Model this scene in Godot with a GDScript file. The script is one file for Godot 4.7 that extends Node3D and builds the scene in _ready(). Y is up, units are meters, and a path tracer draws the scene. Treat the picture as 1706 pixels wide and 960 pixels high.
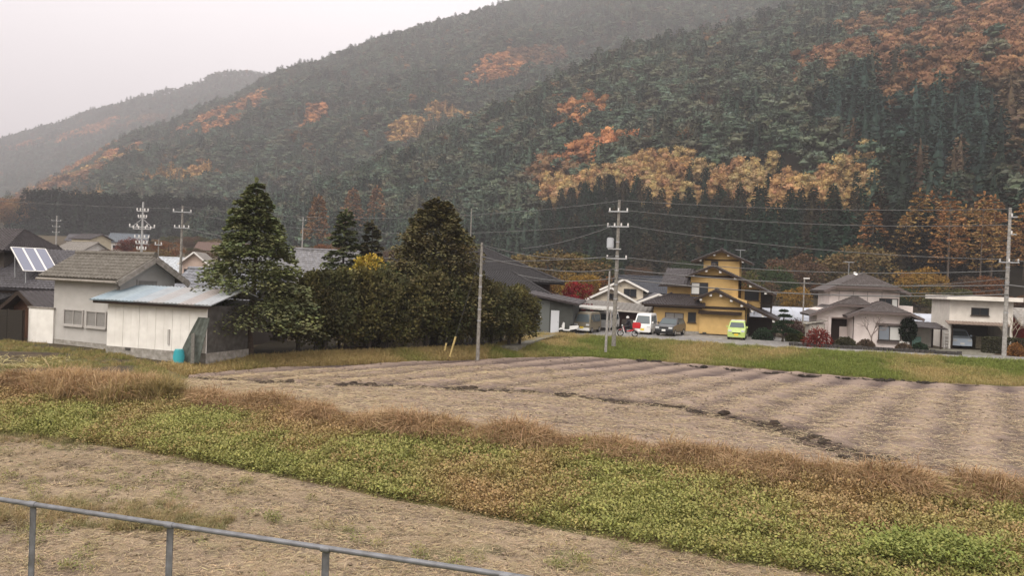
extends Node3D
# A valley village below a wooded autumn mountain, seen from a train: near field, weedy bank, ploughed field, road, houses, hills.

class MB:
	var v := PackedVector3Array()
	var n := PackedVector3Array()
	var c := PackedColorArray()
	var i := PackedInt32Array()
	var smooth := true
	func quad(a: Vector3, b: Vector3, d: Vector3, e: Vector3, col := Color.WHITE):
		var k := v.size()
		v.push_back(a); v.push_back(b); v.push_back(d); v.push_back(e)
		var nn := (b - a).cross(e - a)
		if nn.length_squared() < 1e-14: nn = (d - b).cross(e - b)
		nn = nn.normalized()
		for q in 4:
			n.push_back(nn); c.push_back(col)
		i.append_array(PackedInt32Array([k, k + 2, k + 1, k, k + 3, k + 2]))
	func tri(a: Vector3, b: Vector3, d: Vector3, col := Color.WHITE):
		var k := v.size()
		v.push_back(a); v.push_back(b); v.push_back(d)
		var nn := (b - a).cross(d - a).normalized()
		for q in 3:
			n.push_back(nn); c.push_back(col)
		i.append_array(PackedInt32Array([k, k + 2, k + 1]))
	func box(ce: Vector3, s: Vector3, bs := Basis.IDENTITY, col := Color.WHITE):
		var h := s * 0.5
		var p := []
		for q in 8:
			p.append(ce + bs * Vector3(h.x if q & 1 else -h.x, h.y if q & 2 else -h.y, h.z if q & 4 else -h.z))
		quad(p[4], p[5], p[7], p[6], col); quad(p[1], p[0], p[2], p[3], col)
		quad(p[5], p[1], p[3], p[7], col); quad(p[0], p[4], p[6], p[2], col)
		quad(p[6], p[7], p[3], p[2], col); quad(p[0], p[1], p[5], p[4], col)
	func bar(a: Vector3, b: Vector3, w: float, h: float, col := Color.WHITE):
		var d := b - a
		var z := d.normalized()
		var up := Vector3.UP if absf(z.y) < 0.95 else Vector3.RIGHT
		var x := up.cross(z).normalized()
		box((a + b) * 0.5, Vector3(w, h, d.length()), Basis(x, z.cross(x), z), col)
	func tube(pts: Array, rad: Array, sides := 8, col := Color.WHITE, caps := true):
		var k := v.size()
		var m := pts.size()
		for q in m:
			var d: Vector3 = (pts[mini(q + 1, m - 1)] - pts[maxi(q - 1, 0)])
			d = d.normalized()
			var up := Vector3.UP if absf(d.y) < 0.9 else Vector3.RIGHT
			var x := up.cross(d).normalized()
			var y := d.cross(x)
			for s in sides:
				var a := TAU * s / sides
				var o := x * cos(a) + y * sin(a)
				v.push_back(pts[q] + o * rad[q]); n.push_back(o); c.push_back(col)
		for q in m - 1:
			for s in sides:
				var a := k + q * sides + s
				var b := k + q * sides + (s + 1) % sides
				i.append_array(PackedInt32Array([a, b + sides, b, a, a + sides, b + sides]))
		if caps:
			for e in [0, m - 1]:
				var ax: Vector3 = (pts[m - 1] - pts[m - 2]) if e else (pts[0] - pts[1])
				var k2 := v.size()
				v.push_back(pts[e]); n.push_back(ax.normalized()); c.push_back(col)
				for s in sides:
					v.push_back(v[k + e * sides + s]); n.push_back(ax.normalized()); c.push_back(col)
				for s in sides:
					var a := k2 + 1 + s
					var b := k2 + 1 + (s + 1) % sides
					i.append_array(PackedInt32Array([k2, b, a] if e else [k2, a, b]))
	func prism(poly: Array, ext: Vector3, col := Color.WHITE):
		# convex polygon, counterclockwise seen from the side that ext points to
		var m := poly.size()
		for q in range(1, m - 1):
			tri(poly[0] + ext, poly[q] + ext, poly[q + 1] + ext, col)
			tri(poly[0], poly[q + 1], poly[q], col)
		for q in m:
			var a: Vector3 = poly[q]
			var b: Vector3 = poly[(q + 1) % m]
			quad(a, b, b + ext, a + ext, col)
	func leaf(p: Vector3, d: Vector3, l: float, w: float, spin: float, col: Color):
		# a pointed leaf-shaped face (no normals: flat shaded)
		var up := Vector3.UP if absf(d.y) < 0.9 else Vector3.RIGHT
		var x := up.cross(d).normalized().rotated(d, spin)
		var k := v.size()
		v.push_back(p); v.push_back(p + d * l * 0.55 + x * w); v.push_back(p + d * l); v.push_back(p + d * l * 0.45 - x * w)
		for q in 4: c.push_back(col)
		i.append_array(PackedInt32Array([k, k + 1, k + 2, k, k + 2, k + 3]))
	func mesh() -> ArrayMesh:
		var a := []
		a.resize(Mesh.ARRAY_MAX)
		a[Mesh.ARRAY_VERTEX] = v
		if n.size() == v.size(): a[Mesh.ARRAY_NORMAL] = n
		if c.size() == v.size(): a[Mesh.ARRAY_COLOR] = c
		a[Mesh.ARRAY_INDEX] = i
		var m := ArrayMesh.new()
		m.add_surface_from_arrays(Mesh.PRIMITIVE_TRIANGLES, a)
		return m

var rng := RandomNumberGenerator.new()
var mats := {}
var texs := {}
var taken := {}
var noise := FastNoiseLite.new()
var noise2 := FastNoiseLite.new()

func R(a: float, b: float) -> float: return rng.randf_range(a, b)
func lin(r: float, g: float, b: float) -> Color: return Color(r, g, b).linear_to_srgb()
func rdir() -> Vector3:
	var z := R(-1, 1); var a := R(0, TAU); var s := sqrt(1 - z * z)
	return Vector3(s * cos(a), z, s * sin(a))
func numbered(called: String) -> String:
	if not taken.has(called):
		taken[called] = 0
		return called
	taken[called] += 1
	return "%s_%03d" % [called, taken[called]]

func noise_tex(key: String, seed_: int, freq: float, lo: Color, hi: Color, oct := 4, size := 256) -> ImageTexture:
	if texs.has(key): return texs[key]
	var f := FastNoiseLite.new()
	f.seed = seed_; f.frequency = freq; f.fractal_octaves = oct; f.noise_type = FastNoiseLite.TYPE_SIMPLEX_SMOOTH
	var im := f.get_seamless_image(size, size)
	im.convert(Image.FORMAT_RGB8)
	for y in size:
		for x in size:
			im.set_pixel(x, y, lo.lerp(hi, im.get_pixel(x, y).r))
	texs[key] = ImageTexture.create_from_image(im)
	return texs[key]
func bump_tex(key: String, seed_: int, freq: float, size := 256) -> ImageTexture:
	if texs.has(key): return texs[key]
	var f := FastNoiseLite.new()
	f.seed = seed_; f.frequency = freq; f.fractal_octaves = 4
	var im := f.get_seamless_image(size, size)
	im.convert(Image.FORMAT_RGBA8)
	im.bump_map_to_normal_map(6.0)
	texs[key] = ImageTexture.create_from_image(im)
	return texs[key]

func mat(key: String, col := Color.WHITE, rough := 0.85, tex := "", sc := 1.0, metal := 0.0) -> StandardMaterial3D:
	# col is a linear base colour; tex "" plain, "mottle" soft weathering, "grain" fine, "streak" stained
	if mats.has(key): return mats[key]
	var m := StandardMaterial3D.new()
	m.albedo_color = col.linear_to_srgb(); m.roughness = rough; m.metallic = metal
	m.metallic_specular = 0.35
	if tex != "":
		match tex:
			"mottle": m.albedo_texture = noise_tex("mottle", 5, 0.012, Color(0.9, 0.895, 0.89), Color(1, 1, 1), 5)
			"grain": m.albedo_texture = noise_tex("grain", 9, 0.07, Color(0.6, 0.6, 0.6), Color(1, 1, 1), 4)
			"stain": m.albedo_texture = noise_tex("stain", 21, 0.02, Color(0.66, 0.645, 0.62), Color(1, 1, 1), 5)
			"rust": m.albedo_texture = noise_tex("rust", 33, 0.015, Color(0.45, 0.28, 0.2), Color(1, 1, 1), 5)
		m.uv1_triplanar = true; m.uv1_world_triplanar = true; m.uv1_scale = Vector3.ONE * sc
	mats[key] = m
	return m
func vmat(key: String, col := Color.WHITE, rough := 0.9, back := 0.0, tex := "", sc := 1.0) -> StandardMaterial3D:
	var m := mat(key, col, rough, tex, sc)
	m.vertex_color_use_as_albedo = true
	m.metallic_specular = 0.2
	if back > 0: m.backlight_enabled = true; m.backlight = Color(back, back, back * 0.8)
	return m

func part(mb: MB, called: String, m: Material, parent: Node) -> MeshInstance3D:
	var o := MeshInstance3D.new()
	o.mesh = mb.mesh(); o.material_override = m
	o.name = called if parent != self else numbered(called)
	parent.add_child(o, true)
	return o
func meshpart(me: Mesh, called: String, m: Material, parent: Node) -> MeshInstance3D:
	var o := MeshInstance3D.new()
	o.mesh = me; o.material_override = m
	o.name = called if parent != self else numbered(called)
	parent.add_child(o, true)
	return o
func tag(o: Node, label: String, category: String, group := "", kind := ""):
	if label: o.set_meta("label", label)
	if category: o.set_meta("category", category)
	if group: o.set_meta("group", group)
	if kind: o.set_meta("kind", kind)
func thing(called: String, label: String, category: String, at: Vector3, turn := 0.0, group := "") -> Node3D:
	var o := Node3D.new()
	o.name = numbered(called); add_child(o); o.position = at; o.rotation.y = turn
	tag(o, label, category, group)
	return o
func pbox(parent: Node, called: String, m: Material, ce: Vector3, s: Vector3, rot := Vector3.ZERO) -> MeshInstance3D:
	var mb := MB.new()
	mb.box(ce, s, Basis.from_euler(rot))
	return part(mb, called, m, parent)

# ---- poly-lines, strips -------------------------------------------------------------------------------------------
func along(pl: Array, u: float) -> Vector3:
	var tot := 0.0
	for k in pl.size() - 1: tot += pl[k].distance_to(pl[k + 1])
	var want := u * tot
	for k in pl.size() - 1:
		var l: float = pl[k].distance_to(pl[k + 1])
		if want <= l or k == pl.size() - 2: return pl[k].lerp(pl[k + 1], want / maxf(l, 1e-6))
		want -= l
	return pl[-1]
func resample(pl: Array, count: int) -> PackedVector3Array:
	var c := Curve3D.new()
	c.bake_interval = 0.5
	for k in pl.size():
		var tang := Vector3.ZERO
		if k > 0 and k < pl.size() - 1: tang = (pl[k + 1] - pl[k - 1]) / 6.0 * minf(1.0, minf(pl[k].distance_to(pl[k - 1]), pl[k].distance_to(pl[k + 1])) * 2.0 / maxf(pl[k + 1].distance_to(pl[k - 1]), 0.01))
		c.add_point(pl[k], -tang, tang)
	var out := PackedVector3Array()
	var tot := c.get_baked_length()
	for k in count: out.push_back(c.sample_baked(tot * k / (count - 1), true))
	return out
func grid_mesh(P: PackedVector3Array, C: PackedColorArray, nu: int, nv: int) -> ArrayMesh:
	var N := PackedVector3Array()
	N.resize(nu * nv)
	for b in nv:
		for a in nu:
			var l := P[b * nu + maxi(a - 1, 0)]; var r := P[b * nu + mini(a + 1, nu - 1)]
			var f := P[maxi(b - 1, 0) * nu + a]; var k := P[mini(b + 1, nv - 1) * nu + a]
			var nn := (r - l).cross(k - f).normalized()
			if nn.y < 0: nn = -nn
			N[b * nu + a] = nn
	var I := PackedInt32Array()
	for b in nv - 1:
		for a in nu - 1:
			var q := b * nu + a
			I.append_array(PackedInt32Array([q, q + nu, q + 1, q + 1, q + nu, q + nu + 1]))
	var arr := []
	arr.resize(Mesh.ARRAY_MAX)
	arr[Mesh.ARRAY_VERTEX] = P; arr[Mesh.ARRAY_NORMAL] = N; arr[Mesh.ARRAY_INDEX] = I
	if C.size() == P.size(): arr[Mesh.ARRAY_COLOR] = C
	var m := ArrayMesh.new()
	m.add_surface_from_arrays(Mesh.PRIMITIVE_TRIANGLES, arr)
	return m
# fn(p, u, v) -> [height added, colour]
func strip(called: String, m: Material, front: Array, back: Array, nu: int, nv: int, fn: Callable) -> MeshInstance3D:
	var f := resample(front, nu); var bk := resample(back, nu)
	var P := PackedVector3Array(); var C := PackedColorArray()
	for b in nv:
		for a in nu:
			var vv := float(b) / (nv - 1)
			var p := f[a].lerp(bk[a], vv)
			var r: Array = fn.call(p, float(a) / (nu - 1), vv)
			p.y += r[0]
			P.push_back(p); C.push_back(r[1])
	var o := meshpart(grid_mesh(P, C, nu, nv), called, m, self)
	tag(o, "", "", "", "structure")
	return o
func copies(called: String, me: Mesh, m: Material, xf: Array, cols: Array, label: String, category: String, parent: Node = self) -> MultiMeshInstance3D:
	var mm := MultiMesh.new()
	mm.transform_format = MultiMesh.TRANSFORM_3D; mm.use_colors = true
	mm.mesh = me; mm.instance_count = xf.size()
	for k in xf.size():
		mm.set_instance_transform(k, xf[k]); mm.set_instance_color(k, cols[k])
	var o := MultiMeshInstance3D.new()
	o.multimesh = mm; o.material_override = m; o.name = numbered(called)
	parent.add_child(o)
	tag(o, label, category, "", "stuff")
	return o
func xf(p: Vector3, s: Vector3, yaw: float, tilt := 0.0, tdir := 0.0) -> Transform3D:
	var b := Basis(Vector3.UP, yaw)
	if tilt != 0.0: b = Basis(Vector3(cos(tdir), 0, sin(tdir)), tilt) * b
	return Transform3D(b.scaled_local(s), p)
func sstep(a: float, b: float, x: float) -> float:
	var t := clampf((x - a) / (b - a), 0, 1)
	return t * t * (3 - 2 * t)

# ---- plants ------------------------------------------------------------------------------------------------------
func tint(k := 0.3) -> Color:
	var b := R(1 - k, 1.0)
	return Color(b * R(0.88, 1), b * R(0.9, 1), b * R(0.8, 1))
func trunk_mesh(h: float, r: float, lean := 0.0, limbs := []) -> ArrayMesh:
	var mb := MB.new()
	var pts := []; var rad := []
	for k in 7:
		var t := k / 6.0
		pts.append(Vector3(lean * t * t + sin(t * 7.0 + r * 50) * r * 0.4, h * t - 0.08, cos(t * 5.0) * r * 0.4))
		rad.append(r * (1.25 if k == 0 else 1.0) * (1 - t * 0.8))
	mb.tube(pts, rad, 7)
	for l in limbs:
		var a: Vector3 = l[0]; var b: Vector3 = l[1]
		var mid := a.lerp(b, 0.5) + Vector3(0, -0.04 * a.distance_to(b), 0)
		mb.tube([a, mid, b], [l[2], l[2] * 0.65, l[2] * 0.2], 5, Color.WHITE, false)
	return mb.mesh()
# crown of a conifer: whorls of drooping branches that carry sprays; radius falls with height; base = height where the crown begins
func conifer_mesh(h: float, r: float, base: float, branches: int, per: int, size: float, droop := 0.25, power := 0.9, gap := 0.18, core := 0.0) -> ArrayMesh:
	var mb := MB.new()
	if core > 0.0:   # inner mass of the crown: ragged tiers
		var rings := 12; var seg := 9
		var k0 := mb.v.size()
		for a in rings + 1:
			var t := float(a) / rings
			for s in seg:
				var an := TAU * s / seg + a * 0.35
				var q := r * pow(1 - t, power) * core * (R(0.8, 1.15) if a % 2 == 0 else R(0.5, 0.8))
				mb.v.push_back(Vector3(cos(an) * q, lerpf(base, h * 0.97, t) + R(-0.03, 0.03) * h - (0.05 * h if a % 2 == 0 else 0.0), sin(an) * q)); mb.c.push_back(tint(0.4))
		for a in rings:
			for s in seg:
				var i0 := k0 + a * seg + s; var i1 := k0 + a * seg + (s + 1) % seg
				mb.i.append_array(PackedInt32Array([i0, i0 + seg, i1, i1, i0 + seg, i1 + seg]))
	for b in branches:
		var t := pow(float(b) / branches, 0.85)
		var y := lerpf(base, h * 0.985, t) + R(-0.25, 0.25)
		var a := b * 2.39996 + R(-0.5, 0.5)
		var L := r * pow(1 - t, power) * R(0.7, 1.12) + size * 0.5
		var out := Vector3(cos(a), 0, sin(a))
		var side := Vector3(-out.z, 0, out.x)
		var k := tint(0.25)
		for s in per:
			var q := lerpf(gap, 1.0, sqrt(rng.randf()))
			var p := out * L * q + Vector3(0, y - droop * L * q * q + (1 - t) * 0.1 * L * q, 0)
			p += side * R(-0.32, 0.32) * L * (0.25 + 0.75 * (1 - absf(q - 0.5))) + Vector3(0, R(-0.09, 0.09) * L, 0)
			var d := (out + side * R(-0.9, 0.9) + Vector3(0, R(-0.45, 0.2), 0)).normalized()
			var c := tint(0.35)
			mb.leaf(p, d, size * R(0.7, 1.3), size * R(0.25, 0.46), R(-0.9, 0.9), Color(c.r * k.r, c.g * k.g, c.b * k.b))
	for s in per:
		mb.leaf(Vector3(R(-0.06, 0.06), h - size * R(0.2, 1.2), R(-0.06, 0.06)), (Vector3.UP + rdir() * 0.35).normalized(), size, size * 0.16, R(0, 3), tint(0.3))
	return mb.mesh()
# crown of clustered leaves: clumps inside an ellipsoid; flat < 1 gives layered pine pads
func clump_mesh(h: float, r: float, base: float, clumps: int, per: int, size: float, flat := 0.8, cr := 0.36, top := 1.0, core := 0.0) -> Array:
	var mb := MB.new()
	var cen := []
	var mid := (h + base) * 0.5
	var hy := (h - base) * 0.5
	for k in clumps:
		var d := rdir()
		var q := R(0.5, 0.86)
		var y := d.y
		var p := Vector3(d.x * r * q, mid + y * hy * q * 0.95, d.z * r * q)
		if top < 1.0: 
			var tt := (p.y - base) / (h - base)
			var s := lerpf(1.15, top, tt); p.x *= s; p.z *= s
		cen.append(p)
		var R0 := r * cr * R(0.7, 1.25)
		var kt := tint(0.3)
		if core > 0.0:
			var k0 := mb.v.size(); var seg := 7
			for a in 5:
				var th := PI * a / 4.0
				for s in seg:
					var an := TAU * s / seg + a * 0.4
					var qc := R0 * core * R(0.75, 1.2)
					mb.v.push_back(p + Vector3(sin(th) * cos(an) * qc, cos(th) * qc * flat, sin(th) * sin(an) * qc))
					var c0 := tint(0.25)
					mb.c.push_back(Color(c0.r * kt.r, c0.g * kt.g, c0.b * kt.b))
			for a in 4:
				for s in seg:
					var i0 := k0 + a * seg + s; var i1 := k0 + a * seg + (s + 1) % seg
					mb.i.append_array(PackedInt32Array([i0, i1, i0 + seg, i1, i1 + seg, i0 + seg]))
		for s in per:
			var e := rdir()
			if e.y < -0.3 and rng.randf() < 0.5: e.y = -e.y
			var pp := p + Vector3(e.x, e.y * flat, e.z) * R0 * R(0.55, 1.08)
			var dd := (e + rdir() * 0.9).normalized()
			var c := tint(0.3)
			mb.leaf(pp, dd, size * R(0.6, 1.3), size * R(0.3, 0.48), R(0, 3.1), Color(c.r * kt.r, c.g * kt.g, c.b * kt.b))
	return [mb.mesh(), cen]
# tree thing with trunk and crown; returns the node
func tree(called: String, label: String, category: String, group: String, at: Vector3, crown: Mesh, cm: Material, trunk: Mesh, tm: Material, s := Vector3.ONE, yaw := 0.0) -> Node3D:
	var o := thing(called, label, category, at, yaw, group)
	meshpart(crown, "crown", cm, o).scale = s
	if trunk: meshpart(trunk, "trunk", tm, o).scale = s
	return o
func bare_tree(h: float, r: float, spread: float, levels := 4) -> ArrayMesh:
	var mb := MB.new()
	_twig(mb, Vector3(0, -0.05, 0), Vector3(0.05, 1, 0).normalized(), h * 0.38, r, spread, levels)
	return mb.mesh()
func _twig(mb: MB, p: Vector3, d: Vector3, l: float, r: float, sp: float, n: int):
	var e := p + d * l
	mb.tube([p, p.lerp(e, 0.5) + rdir() * l * 0.05, e], [r, r * 0.8, r * 0.6], 5, Color.WHITE, false)
	if n <= 0: return
	for k in (3 if n > 1 else 2):
		var nd := (d + rdir() * sp + Vector3(0, 0.15, 0)).normalized()
		_twig(mb, p.lerp(e, R(0.65, 1.0)), nd, l * R(0.6, 0.82), r * 0.6, sp, n - 1)
func tuft_mesh(blades: int, h: float, spread: float, w: float, lean: float) -> ArrayMesh:
	var mb := MB.new()
	for k in blades:
		var a := R(0, TAU); var q := sqrt(rng.randf()) * spread
		var p := Vector3(cos(a) * q, -0.02, sin(a) * q)
		var b := R(0, TAU)
		var o := Vector3(cos(b), 0, sin(b))
		var l := h * R(0.5, 1.2); var ln := lean * R(0.3, 1.5)
		var m := p + Vector3(0, l * 0.6, 0) + o * ln * l * 0.35
		var e := p + Vector3(0, l * maxf(0.25, 1.0 - ln * 0.5), 0) + o * ln * l
		var x := Vector3(-o.z, 0, o.x).rotated(Vector3.UP, R(-1, 1)) * w * R(0.6, 1.3)
		var c := tint(0.4)
		var i0 := mb.v.size()
		for t in [p - x, p + x, m + x * 0.8, m - x * 0.8, e]:
			mb.v.push_back(t); mb.c.push_back(c)
		mb.i.append_array(PackedInt32Array([i0, i0 + 1, i0 + 2, i0, i0 + 2, i0 + 3, i0 + 3, i0 + 2, i0 + 4]))
	return mb.mesh()
func weed_mesh(leaves: int, h: float, spread: float, size: float) -> ArrayMesh:
	var mb := MB.new()
	for k in leaves:
		var a := R(0, TAU); var q := sqrt(rng.randf()) * spread
		var p := Vector3(cos(a) * q, h * pow(rng.randf(), 1.3), sin(a) * q)
		var d := (Vector3(cos(a), R(-0.1, 0.9), sin(a)) + rdir() * 0.7).normalized()
		mb.leaf(p, d, size * R(0.6, 1.4), size * R(0.25, 0.42), R(-0.7, 0.7), tint(0.4))
	return mb.mesh()
func lump_mesh(seed_: int) -> ArrayMesh:
	var mb := MB.new()
	var f := FastNoiseLite.new()
	f.seed = seed_; f.frequency = 0.9
	var nu := 9; var nv := 6
	for b in nv:
		for a in nu:
			var th := PI * b / (nv - 1); var ph := TAU * a / nu
			var d := Vector3(sin(th) * cos(ph), cos(th), sin(th) * sin(ph))
			d *= 1.0 + 0.45 * f.get_noise_3dv(d * 1.6)
			mb.v.push_back(Vector3(d.x, d.y * 0.6 + 0.15, d.z)); mb.c.push_back(tint(0.3))
	for b in nv - 1:
		for a in nu:
			var q := b * nu + a; var q2 := b * nu + (a + 1) % nu
			mb.i.append_array(PackedInt32Array([q, q2, q + nu, q2, q2 + nu, q + nu]))
	return mb.mesh()

# ---- building helpers ---------------------------------------------------------------------------------------------
# roof slab, corners counterclockwise seen from above: eave left, eave right, ridge right, ridge left
func roof_slab(parent: Node, called: String, m: Material, e0: Vector3, e1: Vector3, r1: Vector3, r0: Vector3, thick := 0.12, rib := 0.3, ribh := 0.035, course := 0.28) -> MeshInstance3D:
	var mb := MB.new()
	var nrm := (e1 - e0).cross(r0 - e0)
	if nrm.length() < 1e-6: nrm = (e1 - e0).cross(r1 - e1)
	nrm = nrm.normalized()
	var w := maxf(e0.distance_to(e1), r0.distance_to(r1))
	var sl := maxf(e0.distance_to(r0), e1.distance_to(r1))
	var nx := int(clampf(w / rib, 1, 60)) * 4
	var ny := int(clampf(sl / course, 1, 24)) if course > 0 else 1
	for row in ny:
		var base := mb.v.size()
		for e in 2:
			var t := (row + e) / float(ny)
			var lift := 0.0 if course <= 0 else (0.03 if e == 0 else 0.0)
			for k in nx + 1:
				var s := k / float(nx)
				var ph := k % 4
				var hgt: float = [0.0, ribh, ribh * 1.2, ribh * 0.2][ph]
				var p := e0.lerp(e1, s).lerp(r0.lerp(r1, s), t) + nrm * (hgt + lift)
				mb.v.push_back(p); mb.n.push_back((nrm + (e1 - e0).normalized() * [-0.5, -0.2, 0.3, 0.5][ph]).normalized()); mb.c.push_back(Color.WHITE)
		for k in nx:
			var a := base + k
			mb.i.append_array(PackedInt32Array([a, a + nx + 2, a + 1, a, a + nx + 1, a + nx + 2]))
		var fw := (e0 - r0).normalized()
		for k in nx:   # little step below each course
			var a := mb.v[base + k]; var b := mb.v[base + k + 1]
			mb.quad(a - nrm * 0.05, b - nrm * 0.05, b, a)
	var d := -nrm * thick
	mb.quad(e0 + d, e1 + d, e1, e0); mb.quad(e1 + d, r1 + d, r1, e1); mb.quad(r0 + d, e0 + d, e0, r0)
	if r0.distance_to(r1) > 0.01: mb.quad(r1 + d, r0 + d, r0, r1)
	mb.quad(e0 + d, r0 + d, r1 + d, e1 + d)
	return part(mb, called, m, parent)
func ridge_cap(parent: Node, m: Material, a: Vector3, b: Vector3, r := 0.13):
	var mb := MB.new()
	mb.tube([a, b], [r, r], 8)
	part(mb, "ridge_cap", m, parent)
# window on a wall: dir "z" faces +z, "x" faces +x, "-x" faces -x. centre is on the wall face. fills: list of pane kinds
func window(parent: Node, ce: Vector3, w: float, h: float, dir := "z", fills := ["glass", "glass"], fm: Material = null, sill := true) -> Node3D:
	if fm == null: fm = mat("frame_brown", Color(0.05, 0.04, 0.035), 0.5)
	var bs := Basis.IDENTITY
	if dir == "x": bs = Basis(Vector3.UP, PI / 2)
	elif dir == "-x": bs = Basis(Vector3.UP, -PI / 2)
	var mb := MB.new()
	var t := 0.06
	for s in [-1, 1]:
		mb.box(Vector3(s * (w * 0.5 - t * 0.5), 0, 0.03), Vector3(t, h, 0.1))
		mb.box(Vector3(0, s * (h * 0.5 - t * 0.5), 0.028), Vector3(w - 2 * t, t, 0.096))
	if sill: mb.box(Vector3(0, -h * 0.5 - 0.04, 0.06), Vector3(w + 0.12, 0.07, 0.18))
	var np := fills.size()
	for k in range(1, np): mb.box(Vector3(-w * 0.5 + w * k / np, 0, 0.025), Vector3(t * 0.8, h - 2 * t, 0.09))
	var o := part(mb, "window", fm, parent)
	o.transform = Transform3D(bs, ce)
	for k in np:
		var g := MB.new()
		g.box(Vector3(-w * 0.5 + w * (k + 0.5) / np, 0, 0.008), Vector3(w / np - t, h - 2 * t, 0.03))
		var gm: Material
		match fills[k]:
			"curtain": gm = mat("curtain_pane", Color(0.62, 0.62, 0.6), 0.25)
			"frost": gm = mat("frost_pane", Color(0.27, 0.26, 0.25), 0.35, "mottle", 1.5)
			"blue": gm = mat("blue_pane", Color(0.22, 0.25, 0.29), 0.15)
			_: gm = mat("glass_pane", Color(0.03, 0.034, 0.04), 0.06)
		part(g, "pane", gm, o)
	return o
func gable_wall(parent: Node, called: String, m: Material, x0: float, x1: float, y0: float, ye: float, xa: float, ya: float, z0: float, z1: float):
	var mb := MB.new()
	mb.prism([Vector3(x0, y0, z0), Vector3(x1, y0, z0), Vector3(x1, ye, z0), Vector3(xa, ya, z0), Vector3(x0, ye, z0)], Vector3(0, 0, z1 - z0))
	return part(mb, called, m, parent)
# board along a rake, given by its two lower ends, with thickness; and white purlin ends below it
func rake(parent: Node, m: Material, a: Vector3, b: Vector3, h := 0.2, w := 0.06):
	var mb := MB.new()
	mb.bar(a, b, w, h)
	part(mb, "barge_board", m, parent)
func dots(parent: Node, a: Vector3, b: Vector3, count: int, s := 0.2):
	for k in count:
		var mb := MB.new()
		mb.box(a.lerp(b, (k + 0.5) / count), Vector3(s, s, 0.14))
		part(mb, "purlin_end", mat("white_paint", Color(0.75, 0.73, 0.7), 0.6), parent)
func pipe(parent: Node, called: String, m: Material, a: Vector3, b: Vector3, r: float):
	var mb := MB.new()
	mb.tube([a, b], [r, r], 8)
	return part(mb, called, m, parent)
func antenna(label: String, at: Vector3, turn: float):
	var o := thing("tv_antenna", label, "antenna", at, turn)
	var m := mat("steel", Color(0.4, 0.41, 0.42), 0.45, "", 1, 0.6)
	pipe(o, "mast", m, Vector3(0, -0.05, 0), Vector3(0, 1.1, 0), 0.025)
	pipe(o, "boom", m, Vector3(-0.55, 1.05, 0), Vector3(0.55, 1.05, 0), 0.02)
	for k in 7: pipe(o, "element", m, Vector3(-0.5 + k * 0.16, 1.08, -0.22), Vector3(-0.5 + k * 0.16, 1.08, 0.22), 0.012)
func dish(parent: Node, at: Vector3, r := 0.25):
	var mb := MB.new()
	var pts := []; var rad := []
	for k in 5:
		var t := k / 4.0
		pts.append(at + Vector3(0, 0.35 * r * t * t, t * t * 0.4 * r)); rad.append(maxf(0.02, r * t))
	mb.tube(pts, rad, 14)
	part(mb, "satellite_dish", mat("white_paint", Color(0.75, 0.73, 0.7), 0.6), parent)

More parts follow.
